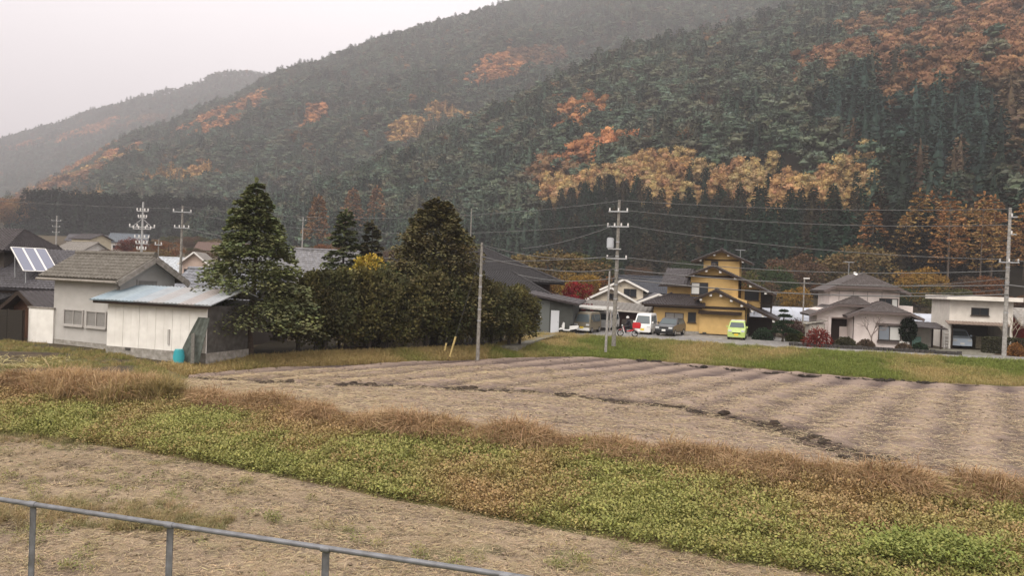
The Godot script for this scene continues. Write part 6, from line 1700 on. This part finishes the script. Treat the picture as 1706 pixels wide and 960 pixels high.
	for q in scatter(lineC, lineV, bank_fn, 12000, 0.0, 0.86, 0.02, 0.97):
		var p: Vector3 = q[0]
		var n := noise.get_noise_2d(p.x * 2.5, p.z * 2.5)
		var tan_ := 0.9 if p.x < -1.5 else 0.25 + 0.55 * sstep(0.45, 1.0, q[2]) * sstep(22.0, 12.0, p.x)
		var c := Color(0.27, 0.31, 0.08).lerp(Color(0.18, 0.22, 0.055), rng.randf()).lerp(Color(0.5, 0.38, 0.18), clampf(tan_ + n * 1.2 + R(-0.2, 0.2), 0, 1))
		L.append([xf(p, Vector3.ONE * R(0.7, 1.35), R(0, TAU), R(0, 0.3), R(0, TAU)), c])
	var yard_back := [Vector3(-60, 1.2, -50), Vector3(-32, 1.2, -45), Vector3(-22, 1.2, -41.5), Vector3(-16.1, 1.0, -36.6)]
	for q in scatter(lineB.slice(0, 5), yard_back, yard_fn, 4200, 0.3, 1.0, 0.02, 1.0):
		var p: Vector3 = q[0]
		if noise.get_noise_2d(p.x * 4, p.z * 6) > R(-0.15, 0.2): continue
		var c := Color(0.25, 0.26, 0.09).lerp(Color(0.45, 0.33, 0.16), rng.randf())
		L.append([xf(p, Vector3.ONE * R(0.4, 0.9), R(0, TAU), R(0, 0.3), R(0, TAU)), c])
	mix_copies("verge_grass", short, gm, L, "short green and straw coloured grass on the far verges", "grass")
	# weeds in the lower field and at its left edge
	L = []
	for q in scatter(T2, lineA, near_fn, 2600, 0.25, 0.85, 0.05, 1.0):
		var p: Vector3 = q[0]
		var n := noise.get_noise_2d(p.x * 7 + 300, p.z * 10)
		if n < R(0.05, 0.4) and not (p.x < -7.5 and p.z > -21.5 and rng.randf() < 0.5): continue
		L.append([xf(p, Vector3.ONE * R(0.35, 0.8), R(0, TAU), R(0, 0.3), R(0, TAU)), Color(0.25, 0.27, 0.1).lerp(Color(0.38, 0.29, 0.16), rng.randf())])
	mix_copies("field_weeds", weeds, gm, L, "sparse low weeds growing in the lower field", "weeds")
	L = []
	for k in 520:
		var cpos: Array = [[-9.2, -17.6, 2.2, 0.9], [-14.8, -25.6, 1.6, 1.2], [-7.2, -17.2, 1.2, 0.5]][k % 3]
		var p := Vector3(cpos[0] + R(-1, 1) * cpos[2], -0.02, cpos[1] + R(-1, 1) * cpos[3])
		L.append([xf(p, Vector3.ONE * R(0.4, 0.85), R(0, TAU), R(0, 0.4), R(0, TAU)), Color(0.26, 0.25, 0.12).lerp(Color(0.45, 0.32, 0.19), rng.randf())])
	mix_copies("rough_grass", dry, gm, L, "rough grass clumps at the left edge of the lower field", "grass")
	# straw heap strips in the yard and sticks at the crest's right end
	var o := thing("straw_rows", "pale yellow straw laid in rows on the left plot", "straw", Vector3(-22.5, 1.0, -34.6))
	for k in 3:
		var mb := MB.new()
		for j in 420:
			var p := Vector3(R(-3.2, 2.2), 0.02 + 0.1 * rng.randf(), -k * 1.3 + R(-0.28, 0.28) + 0.08 * sin(j))
			mb.leaf(p, Vector3(R(-1, 1), R(-0.1, 0.2), R(-0.4, 0.4)).normalized(), R(0.25, 0.5), 0.012, R(-0.5, 0.5), tint(0.3))
		part(mb, "row", vmat("straw_yellow", Color(0.55, 0.47, 0.24), 0.9, 0.2), o)
	o = thing("fallen_canes", "pale dry canes lying at the right end of the crest", "canes", Vector3(10.6, 0.72, -20.5))
	for k in 7:
		var mb := MB.new()
		mb.tube([Vector3(-0.5 + k * 0.12, 0.06, -0.7 + k * 0.1), Vector3(0.3 + k * 0.1, 0.12 + 0.02 * k, 0.0), Vector3(0.95 + k * 0.08, 0.03, 0.7 - k * 0.12)], [0.012, 0.014, 0.01], 5)
		part(mb, "cane", mat("dry_cane", Color(0.46, 0.35, 0.2), 0.85), o)
	# solitary bright green bush low at the right
	L = []
	for k in 190:
		var p := Vector3(9.1, 0.33, -16.3) + Vector3(rng.randfn() * 0.6, 0, rng.randfn() * 0.38)
		L.append([xf(p, Vector3.ONE * R(0.8, 1.5), R(0, TAU)), Color(0.22, 0.26, 0.08).lerp(Color(0.32, 0.34, 0.11), rng.randf())])
	mix_copies("green_patch", weeds, gm, L, "dense fresh green weed patch low at the right of the bank", "weeds")

# ---- fence, poles, wires, vehicles, rider ----------------------------------------------------------------------------------
func railing():
	var o := thing("railing", "grey steel railing in the foreground beside the railway", "railing", Vector3(-5.66, FENCE_BASE, -9.5), 0.0)
	var dir := Vector3(1, 0, 0.303)
	var gm := mat("galvanised", Color(0.25, 0.26, 0.29), 0.45, "stain", 0.9, 0.35)
	var mb := MB.new()
	mb.tube([dir * -9.6 + Vector3(0, 1.19, 0), dir * 0.0 + Vector3(0, 1.19, 0), dir * 16 + Vector3(0, 1.22, 0)], [0.03, 0.03, 0.03], 12)
	part(mb, "top_rail", gm, o)
	for k in range(-5, 9):
		var p := dir * (1.9 * k)
		var b := MB.new()
		b.box(p + Vector3(0, 0.56, -0.028), Vector3(0.075, 1.22, 0.012), Basis(Vector3.UP, -0.294))
		b.box(p + Vector3(-0.034, 0.56, -0.055), Vector3(0.008, 1.22, 0.05), Basis(Vector3.UP, -0.294))
		var q := part(b, "post", gm, o)
		var cl := MB.new()
		cl.tube([p + Vector3(-0.05, 1.19, -0.015), p + Vector3(0.05, 1.19, 0.015)], [0.037, 0.037], 10)
		part(cl, "clamp", gm, q)

func poles_and_wires():
	utility_pole("tall concrete utility pole with transformer and three crossarms by the road", Vector3(7.95, 1.2, -60.7), 10.9, 0.17, [[10.0, 0.75, 3], [8.85, 0.85, 4], [6.4, 0.8, 2]], "transformer band", -0.3)
	utility_pole("thin pale pole leaning before the motorcycle", Vector3(7.1, 0.9, -58.6), 5.7, 0.1, [], "", 0, true, Vector2(0.012, 0))
	utility_pole("pale concrete utility pole at the right edge by the hedge", Vector3(37.05, 1.2, -59.4), 11.3, 0.165, [[7.2, 0.7, 3], [10.6, 0.22, 1, 0.2], [9.3, 0.2, 1, 0.2]], "band", -0.2, true)
	utility_pole("plain mossy concrete pole before the cypress row", Vector3(-1.92, 1.0, -48.0), 6.85, 0.12, [], "band")
	utility_pole("wooden coloured utility pole beyond the storehouse roof", Vector3(-31.4, 1.2, -75), 10.3, 0.15, [[9.7, 0.85, 3], [8.2, 0.7, 4]], "", 0.2)
	utility_pole("slim short pole left of the wooden coloured one", Vector3(-34.9, 1.2, -78), 7.2, 0.09, [[6.6, 0.35, 2]], "", 0.2)
	utility_pole("slender pole with two arms far left above the roofs", Vector3(-109.6, 5.4, -190), 11.6, 0.22, [[10.4, 1.1, 3], [9.0, 0.9, 2], [7.6, 0.8, 2]], "", 0.1, true)
	utility_pole("far grey pole above the barn's left end", Vector3(-53.3, 5.6, -200), 14.2, 0.2, [[13.2, 0.8, 2]], "", 0, true)
	utility_pole("far slim pole right of the broad olive conifer", Vector3(-8.2, 3.4, -150), 15.6, 0.16, [], "", 0)
	# steel pylon
	var o := thing("steel_pylon", "slender steel pylon pole crowded with crossarms above the village", "pylon", Vector3(-51.55, village_y(0, -110) - 0.3, -110), 0.15)
	var st := mat("pylon_steel", Color(0.42, 0.42, 0.42), 0.5, "", 1, 0.3)
	var im := mat("insulator", Color(0.72, 0.7, 0.68), 0.3)
	var mb := MB.new()
	mb.tube([Vector3(0, -0.2, 0), Vector3(0, 13.2, 0)], [0.2, 0.12], 10)
	part(mb, "mast", st, o)
	for a in [[11.9, 0.75], [11.0, 0.55], [9.7, 1.7], [9.45, 1.2], [8.2, 0.95], [7.4, 0.75], [6.6, 0.6]]:
		var arm := pbox(o, "crossarm", st, Vector3(0, a[0], 0.15), Vector3(a[1] * 2, 0.12, 0.12))
		for s in [-1.0, -0.4, 0.4, 1.0]:
			var q := MB.new()
			q.tube([Vector3(s * a[1] * 0.95, a[0] + 0.05, 0.15), Vector3(s * a[1] * 0.95, a[0] + 0.2, 0.15), Vector3(s * a[1] * 0.95, a[0] + 0.42, 0.15)], [0.05, 0.11, 0.08], 8)
			part(q, "insulator", im, arm)
	for s in [-1.0, 1.0]:
		pipe(o, "brace", st, Vector3(s * 1.3, 9.7, 0.1), Vector3(0, 10.9, 0.1), 0.04)
		pipe(o, "brace", st, Vector3(s * 0.8, 8.2, 0.1), Vector3(0, 7.3, 0.1), 0.04)
	# lamp post
	o = thing("lamp_post", "slim grey street lamp post before the dark wood", "lamp post", Vector3(31.3, 1.25, -85), 0.0)
	pipe(o, "post", fasm(), Vector3(0, -0.1, 0), Vector3(0, 5.8, 0), 0.08)
	pbox(o, "lamp_head", mat("white_paint", Color(0.75, 0.73, 0.7), 0.6), Vector3(0.22, 5.82, 0), Vector3(0.6, 0.12, 0.2))
	# guy wire with yellow guard
	o = thing("guy_wire", "slanting guy wire with yellow guard left of the plain concrete pole", "guy wire", Vector3(-3.55, 1.0, -46.9), 0.0)
	pipe(o, "cable", mat("cable", Color(0.035, 0.035, 0.035), 0.7), Vector3(0, -0.1, 0), Vector3(1.5, 5.8, -1.0), 0.014)
	pipe(o, "guard", mat("guard_yellow", Color(0.6, 0.47, 0.2), 0.6, "stain", 1.5), Vector3(0.02, -0.05, -0.01), Vector3(0.32, 1.15, -0.2), 0.06)
	pbox(o, "stake", mat("guard_yellow", Color(0.6, 0.47, 0.2), 0.6, "stain", 1.5), Vector3(-0.28, 0.5, -0.3), Vector3(0.1, 0.5, 0.08), Vector3(0, 0, -0.2))
	# wires
	var A := Vector3(7.95, 1.2, -60.5); var C := Vector3(37.05, 1.2, -59.2); var Dp := Vector3(-1.92, 1.0, -47.9)
	wire(A + Vector3(0, 10.85, 0), C + Vector3(0, 11.2, 0), 0.35, 0.012, "topmost thin wire from the transformer pole to the right pole")
	wire(A + Vector3(0.6, 8.95, 0), C + Vector3(-0.6, 7.4, 0), 0.5, 0.014, "second wire between the transformer pole and the right pole")
	wire(A + Vector3(0.7, 6.5, 0), C + Vector3(0.1, 6.6, 0), 0.6, 0.016, "third wire between the transformer pole and the right pole")
	wire(A + Vector3(0.1, 5.6, 0.1), C + Vector3(0, 5.5, 0), 0.5, 0.022, "thick black cable crossing before the yellow house")
	wire(A + Vector3(0.1, 4.9, 0.1), C + Vector3(0, 4.8, 0), 0.6, 0.026, "lowest thick black cable crossing before the pink house")
	wire(A + Vector3(0, 10.8, 0), Vector3(-31.4, 11.4, -75), 1.2, 0.012, "topmost wire from the transformer pole to the far left")
	wire(A + Vector3(-0.6, 9.0, 0), Vector3(-31.9, 10.9, -75), 1.3, 0.012, "second wire from the transformer pole to the far left")
	wire(A + Vector3(-0.3, 6.6, 0), Dp + Vector3(0, 6.7, 0), 0.5, 0.014, "upper wire from the transformer pole to the plain concrete pole")
	wire(A + Vector3(-0.1, 5.6, 0), Dp + Vector3(0, 6.0, 0), 0.5, 0.02, "lower black cable from the transformer pole to the plain concrete pole")
	wire(A + Vector3(-0.1, 4.9, 0), Vector3(0.5, 6.2, -73), 0.4, 0.02, "service cable from the transformer pole to the farmhouse")
	wire(A + Vector3(-0.6, 8.8, 0), Vector3(1.0, 9.0, -82), 0.3, 0.02, "cable that slopes from the transformer down to the farmhouse roof")
	wire(A + Vector3(0.1, 5.2, 0.1), Vector3(17.2, 6.6, -77.4), 0.3, 0.014, "service wire from the transformer pole to the yellow house")
	wire(A + Vector3(0.1, 5.0, 0.1), Vector3(12.2, 5.6, -88), 0.4, 0.014, "service wire from the transformer pole to the cream house")
	wire(C + Vector3(-0.1, 5.2, 0), Vector3(31.5, 6.0, -68.0), 0.3, 0.014, "service wire from the right pole to the pink house")
	wire(C + Vector3(-0.1, 6.0, 0), Vector3(31.3, 6.6, -85), 0.5, 0.014, "wire from the right pole back to the lamp post")
	wire(A + Vector3(0.6, 10.1, 0), C + Vector3(-0.2, 10.0, 0), 0.5, 0.013, "wire just below the topmost between the transformer and right poles")
	wire(A + Vector3(-0.6, 6.5, 0), Vector3(-31.2, 9.4, -75), 1.4, 0.016, "low wire from the transformer pole to the far left village")
	wire(C + Vector3(0.2, 7.4, 0), C + Vector3(22, 5.5, 12), 0.5, 0.014, "wire leaving the right pole out of view")
	wire(C + Vector3(0, 5.5, 0), C + Vector3(22, 4.8, 12), 0.5, 0.03, "thick cable leaving the right pole out of view")
	wire(Vector3(-31.4, 11.2, -75), Vector3(-80, 13.5, -75), 0.8, 0.014, "wire from the wooden coloured pole to the left edge")

func vehicles():
	var white := mat("car_white", Color(0.78, 0.78, 0.77), 0.25)
	white.clearcoat_enabled = true; white.clearcoat = 0.6
	var black := mat("car_black", Color(0.03, 0.034, 0.04), 0.2)
	black.clearcoat_enabled = true
	var lime := mat("car_lime", Color(0.4, 0.52, 0.14), 0.3)
	lime.clearcoat_enabled = true
	var olive := mat("car_olive", Color(0.16, 0.14, 0.1), 0.35)
	var bumper := mat("black_plastic", Color(0.015, 0.015, 0.016), 0.5)
	var vw := func(l: float, h: float) -> Array:
		var z := l * 0.5
		return [[Vector2(z - 0.45, 1.0), Vector2(z - 0.62, h - 0.22), Vector2(z - 1.25, h - 0.2), Vector2(z - 1.25, 1.0)], [Vector2(z - 1.4, 1.0), Vector2(z - 1.4, h - 0.2), Vector2(-z + 0.3, h - 0.22), Vector2(-z + 0.3, 1.0)]]
	var g := 1.225
	car("white_van", "white boxy van with yellow plate parked left of the yellow house", Vector3(12.4, g, -72.6), -0.36, 1.5, van_profile(3.3, 1.88), 1.0, white, [Vector2(1.61, 0.92), Vector2(1.15, 1.74)], vw.call(3.3, 1.88), [1.05, -1.05], 0.27, {"front": 1.63, "light_y": 0.72, "plate": "yellow", "plate_y": 0.46, "mirror_z": 1.3})
	car("olive_van", "olive and white kei van with yellow plate under the carport", Vector3(6.95, g, -71.4), -0.42, 1.5, van_profile(3.3, 1.85), 1.0, olive, [Vector2(1.61, 0.92), Vector2(1.15, 1.71)], vw.call(3.3, 1.85), [1.05, -1.05], 0.27, {"front": 1.63, "light_y": 0.75, "plate": "yellow", "plate_y": 0.5, "mirror_z": 1.3, "bumper": white})
	car("white_van", "white van half hidden behind the tall pole", Vector3(9.5, g, -77.4), -0.38, 1.45, van_profile(3.3, 1.7), 1.0, white, [Vector2(1.61, 0.92), Vector2(1.15, 1.56)], vw.call(3.3, 1.7), [1.05, -1.05], 0.27, {"front": 1.63, "light_y": 0.7, "plate": "white", "mirror_z": 1.3})
	var suv := [Vector2(1.95, 0.3), Vector2(2.0, 0.6), Vector2(1.9, 0.88), Vector2(0.95, 1.02), Vector2(0.35, 1.5), Vector2(-0.2, 1.58), Vector2(-1.5, 1.52), Vector2(-1.92, 1.05), Vector2(-2.0, 0.8), Vector2(-1.95, 0.3)]
	car("dark_car", "dark blue grey hatchback parked beside the white van", Vector3(14.5, g, -71.8), -0.5, 1.68, suv, 1.0, black, [Vector2(0.95, 1.02), Vector2(0.35, 1.5)], [[Vector2(0.6, 1.05), Vector2(0.2, 1.42), Vector2(-0.45, 1.47), Vector2(-0.45, 1.05)], [Vector2(-0.55, 1.05), Vector2(-0.55, 1.47), Vector2(-1.3, 1.42), Vector2(-1.55, 1.08)]], [1.25, -1.25], 0.31, {"front": 1.97, "light_y": 0.74, "plate": "white", "plate_y": 0.52, "grille": 0.74, "mirror_z": 0.7, "bumper": bumper})
	var kei := [Vector2(1.68, 0.26), Vector2(1.7, 0.62), Vector2(1.58, 0.86), Vector2(1.0, 1.0), Vector2(0.5, 1.5), Vector2(0.1, 1.62), Vector2(-1.3, 1.6), Vector2(-1.62, 1.35), Vector2(-1.7, 0.8), Vector2(-1.68, 0.26)]
	car("lime_car", "lime green compact car with white roof before the yellow wall", Vector3(20.1, g, -70.2), -0.33, 1.48, kei, 0.98, lime, [Vector2(1.0, 1.0), Vector2(0.5, 1.5)], [[Vector2(0.75, 1.02), Vector2(0.4, 1.42), Vector2(-0.3, 1.48), Vector2(-0.3, 1.02)], [Vector2(-0.4, 1.02), Vector2(-0.4, 1.48), Vector2(-1.25, 1.45), Vector2(-1.4, 1.02)]], [1.15, -1.15], 0.28, {"front": 1.67, "light_y": 0.78, "plate": "yellow", "plate_y": 0.45, "grille": 0.58, "mirror_z": 0.75})
	var lc := get_node("lime_car")
	pbox(lc, "roof_panel", white, Vector3(0, 1.615, -0.6), Vector3(1.16, 0.035, 1.5))
	car("garage_car", "pale blue car parked in the dark garage bay", Vector3(39.6, 1.225, -70.4), -0.22, 1.6, kei, 0.98, mat("car_sky", Color(0.5, 0.58, 0.68), 0.3), [Vector2(1.0, 1.0), Vector2(0.5, 1.5)], [], [1.15, -1.15], 0.28, {"front": 1.67, "light_y": 0.7})
	# covered scooter by the dark shed
	var o := thing("parked_scooter", "white parked scooter beside the dark shed's corner", "scooter", Vector3(5.0, 1.225, -68.7), 0.1)
	for z in [-0.58, 0.58]:
		var t := MB.new()
		t.tube([Vector3(z, 0.22, -0.05), Vector3(z, 0.22, 0.05)], [0.22, 0.22], 14)
		part(t, "wheel", mat("tyre", Color(0.02, 0.02, 0.02), 0.9), o)
	var slab := func(called: String, m: Material, pts: Array, w: float) -> void:
		var b := MB.new()
		var poly := []
		for p in pts: poly.append(Vector3(p.x, p.y, -w / 2))
		b.prism(poly, Vector3(0, 0, w))
		part(b, called, m, o)
	slab.call("rear_body", white, [Vector2(0.1, 0.3), Vector2(0.72, 0.42), Vector2(0.92, 0.66), Vector2(0.78, 0.74), Vector2(0.14, 0.66)], 0.34)
	slab.call("floor_board", white, [Vector2(-0.42, 0.24), Vector2(0.14, 0.24), Vector2(0.14, 0.36), Vector2(-0.42, 0.34)], 0.32)
	slab.call("front_shield", white, [Vector2(-0.46, 0.26), Vector2(-0.36, 0.3), Vector2(-0.34, 0.92), Vector2(-0.44, 0.96), Vector2(-0.56, 0.6)], 0.38)
	slab.call("front_fender", white, [Vector2(-0.82, 0.3), Vector2(-0.46, 0.34), Vector2(-0.5, 0.5), Vector2(-0.72, 0.46)], 0.16)
	slab.call("seat", bumper, [Vector2(0.14, 0.67), Vector2(0.8, 0.745), Vector2(0.74, 0.83), Vector2(0.2, 0.79)], 0.27)
	pipe(o, "handlebar", bumper, Vector3(-0.38, 1.0, -0.3), Vector3(-0.38, 1.0, 0.3), 0.022)

func motorcycle_and_rider():
	var at := Vector3(10.0, 1.22, -67.5)
	var turn := -0.27
	var o := thing("motorcycle", "red delivery motorcycle with red cargo box on the road", "motorcycle", at, turn)
	var red := mat("post_red", Color(0.55, 0.02, 0.03), 0.35)
	var tyre := mat("tyre", Color(0.02, 0.02, 0.02), 0.9)
	var steel := mat("rim_grey", Color(0.35, 0.35, 0.36), 0.4, "", 1, 0.5)
	var blk := mat("black_plastic", Color(0.015, 0.015, 0.016), 0.5)
	var wht := mat("car_white", Color(0.78, 0.78, 0.77), 0.25)
	for x in [-0.62, 0.6]:
		var t := MB.new()
		var pts := []; var rad := []
		for k in 25:
			pts.append(Vector3(x + 0.24 * cos(TAU * k / 24.0), 0.28 + 0.24 * sin(TAU * k / 24.0), 0)); rad.append(0.045)
		t.tube(pts, rad, 8)
		var w := part(t, "wheel", tyre, o)
		var h := MB.new()
		h.tube([Vector3(x, 0.28, -0.05), Vector3(x, 0.28, 0.05)], [0.06, 0.06], 10)
		for k in 8: h.tube([Vector3(x, 0.28, 0), Vector3(x + 0.2 * cos(TAU * k / 8.0), 0.28 + 0.2 * sin(TAU * k / 8.0), 0)], [0.006, 0.006], 4)
		part(h, "hub", steel, w)
	for s in [-0.07, 0.07]:
		pipe(o, "fork", steel, Vector3(-0.62, 0.28, s), Vector3(-0.4, 0.92, s), 0.025)
		pipe(o, "swing_arm", steel, Vector3(0.6, 0.28, s), Vector3(0.05, 0.34, s), 0.025)
	var b := MB.new()
	b.tube([Vector3(-0.4, 0.84, 0), Vector3(-0.28, 0.55, 0), Vector3(-0.1, 0.42, 0), Vector3(0.2, 0.5, 0), Vector3(0.62, 0.66, 0)], [0.05, 0.07, 0.07, 0.08, 0.05], 10)
	part(b, "frame", red, o)
	pbox(o, "engine", steel, Vector3(0.0, 0.34, 0), Vector3(0.34, 0.2, 0.22))
	pbox(o, "leg_shield", wht, Vector3(-0.33, 0.56, 0), Vector3(0.05, 0.5, 0.44), Vector3(0, 0, 0.3))
	b = MB.new()
	b.tube([Vector3(-0.05, 0.72, 0), Vector3(0.15, 0.76, 0), Vector3(0.42, 0.76, 0)], [0.07, 0.12, 0.1], 10)
	part(b, "seat", blk, o)
	pipe(o, "handlebar", blk, Vector3(-0.38, 1.0, -0.33), Vector3(-0.38, 1.0, 0.33), 0.018)
	b = MB.new()
	b.tube([Vector3(-0.52, 0.92, 0), Vector3(-0.42, 0.94, 0)], [0.08, 0.07], 12)
	part(b, "headlamp", mat("lamp_lens", Color(0.62, 0.64, 0.65), 0.1), o)
	pbox(o, "front_fender", red, Vector3(-0.6, 0.585, 0), Vector3(0.36, 0.03, 0.12), Vector3(0, 0, 0.25))
	pbox(o, "rear_fender", red, Vector3(0.66, 0.6, 0), Vector3(0.4, 0.03, 0.13), Vector3(0, 0, -0.3))
	pbox(o, "carrier", steel, Vector3(0.72, 0.74, 0), Vector3(0.6, 0.03, 0.3))
	b = MB.new()
	var R8 := [Vector3(0.42, 0.77, 0.27), Vector3(1.05, 0.77, 0.27), Vector3(1.08, 1.1, 0.27), Vector3(1.0, 1.24, 0.27), Vector3(0.5, 1.24, 0.27), Vector3(0.42, 1.14, 0.27)]
	var poly := []
	for p in R8: poly.append(p + Vector3(0, 0, -0.54))
	b.prism(poly, Vector3(0, 0, 0.54))
	var bx := part(b, "cargo_box", red, o)
	pbox(bx, "lid_seam", mat("red_light", Color(0.62, 0.1, 0.1), 0.4), Vector3(0.75, 1.08, 0), Vector3(0.68, 0.03, 0.56))
	for s in [-0.3, 0.3]:
		pipe(o, "mirror_stem", blk, Vector3(-0.36, 1.0, s), Vector3(-0.34, 1.2, s * 1.1), 0.008)
		pbox(o, "mirror", blk, Vector3(-0.34, 1.22, s * 1.12), Vector3(0.03, 0.08, 0.1))
	# rider, one continuous figure, facing -x
	var p := thing("person", "person in dark jacket and white helmet riding the red delivery motorcycle", "person", at, turn)
	var hip := Vector3(0.16, 0.9, 0); var chest := Vector3(0.02, 1.27, 0); var neck := Vector3(-0.03, 1.44, 0)
	var bones := [[hip, Vector3(0.09, 1.08, 0), 0.15, 0.15], [Vector3(0.09, 1.08, 0), chest, 0.15, 0.17], [chest + Vector3(0, 0.06, -0.13), chest + Vector3(0, 0.06, 0.13), 0.095, 0.095], [chest, neck, 0.12, 0.06], [neck, neck + Vector3(-0.02, 0.1, 0), 0.06, 0.06]]
	var hands := []
	for s in [-1.0, 1.0]:
		var sh := chest + Vector3(0, 0.07, s * 0.19); var el := Vector3(-0.12, 1.06, s * 0.3); var wr := Vector3(-0.31, 1.02, s * 0.28)
		bones += [[sh, el, 0.07, 0.052], [el, wr, 0.052, 0.036]]
		var kn := Vector3(-0.22, 0.78, s * 0.17); var an := Vector3(-0.14, 0.4, s * 0.17)
		bones += [[hip + Vector3(0, 0, s * 0.09), kn, 0.11, 0.075], [kn, an, 0.075, 0.05], [an, an + Vector3(-0.17, -0.06, 0.0), 0.05, 0.04]]
		hands.append([s, wr])
	var mb := MB.new()
	add_field(mb, bones, 0.028, 0.05, Color(0.03, 0.03, 0.036))
	for h in hands:      # gloved hands: palm and five fingers that close on the grip
		var s: float = h[0]; var w: Vector3 = h[1]
		var hb := [[w, w + Vector3(-0.05, 0.0, 0), 0.03, 0.034]]
		for f in 4:
			var z := (f - 1.5) * 0.021
			var k := w + Vector3(-0.065, 0.014, z); var l: float = [0.9, 1.05, 1.0, 0.8][f]
			hb += [[k, k + Vector3(-0.035 * l, -0.01, 0), 0.0105, 0.0098], [k + Vector3(-0.035 * l, -0.01, 0), k + Vector3(-0.04 * l, -0.04, 0), 0.0098, 0.009], [k + Vector3(-0.04 * l, -0.04, 0), k + Vector3(-0.015, -0.052 * l, 0), 0.009, 0.008]]
		hb += [[w + Vector3(-0.03, -0.01, -s * 0.03), w + Vector3(-0.06, -0.03, -s * 0.045), 0.0125, 0.011], [w + Vector3(-0.06, -0.03, -s * 0.045), w + Vector3(-0.085, -0.028, -s * 0.03), 0.011, 0.009]]
		add_field(mb, hb, 0.0075, 0.012, Color(0.05, 0.05, 0.05))
	var hd := Vector3(-0.07, 1.6, 0)
	add_field(mb, [[hd + Vector3(0.01, 0.03, 0), hd + Vector3(-0.005, 0.05, 0), 0.095, 0.095], [hd, hd + Vector3(-0.04, -0.075, 0), 0.075, 0.045], [hd + Vector3(-0.085, 0.0, 0), hd + Vector3(-0.108, -0.028, 0), 0.012, 0.016], [hd + Vector3(-0.08, -0.06, -0.02), hd + Vector3(-0.08, -0.06, 0.02), 0.012, 0.012], [hd + Vector3(0, 0, -0.085), hd + Vector3(0.01, 0.03, -0.085), 0.015, 0.018], [hd + Vector3(0, 0, 0.085), hd + Vector3(0.01, 0.03, 0.085), 0.015, 0.018], [hd + Vector3(0.02, -0.1, 0), hd, 0.05, 0.06]], 0.011, 0.025, Color(0.5, 0.34, 0.25))
	part(mb, "body", vmat("rider_body", Color(1, 1, 1), 0.85), p)
	var hm := MB.new()
	var pts := []; var rad := []
	for k in 9:
		var a := PI * 0.5 * k / 8.0
		pts.append(hd + Vector3(0.015, 0.035 + 0.135 * sin(a), 0)); rad.append(maxf(0.004, 0.135 * cos(a)))
	hm.tube([hd + Vector3(0.02, -0.03, 0)] + pts, [0.128] + rad, 16)
	part(hm, "helmet", wht, p)
	hm = MB.new()
	for k in 6:
		var a0 := PI - 0.9 + 1.8 * k / 6.0; var a1 := PI - 0.9 + 1.8 * (k + 1) / 6.0
		hm.quad(hd + Vector3(0.14 * cos(a0), -0.06, 0.14 * sin(a0)), hd + Vector3(0.14 * cos(a1), -0.06, 0.14 * sin(a1)), hd + Vector3(0.142 * cos(a1), 0.05, 0.142 * sin(a1)), hd + Vector3(0.142 * cos(a0), 0.05, 0.142 * sin(a0)))
	part(hm, "visor", mat("car_glass", Color(0.09, 0.11, 0.12), 0.05), p)

func _ready():
	rng.seed = 20241
	noise.seed = 4; noise.frequency = 0.05; noise.fractal_octaves = 3
	noise2.seed = 17; noise2.frequency = 0.05; noise2.fractal_octaves = 3
	environment()
	ground()
	hills()
	forest()
	hill_trees()
	left_buildings()
	center_buildings()
	yellow_house()
	right_buildings()
	near_trees()
	garden_plants()
	vehicles()
	motorcycle_and_rider()
	poles_and_wires()
	railing()
	field_cover()
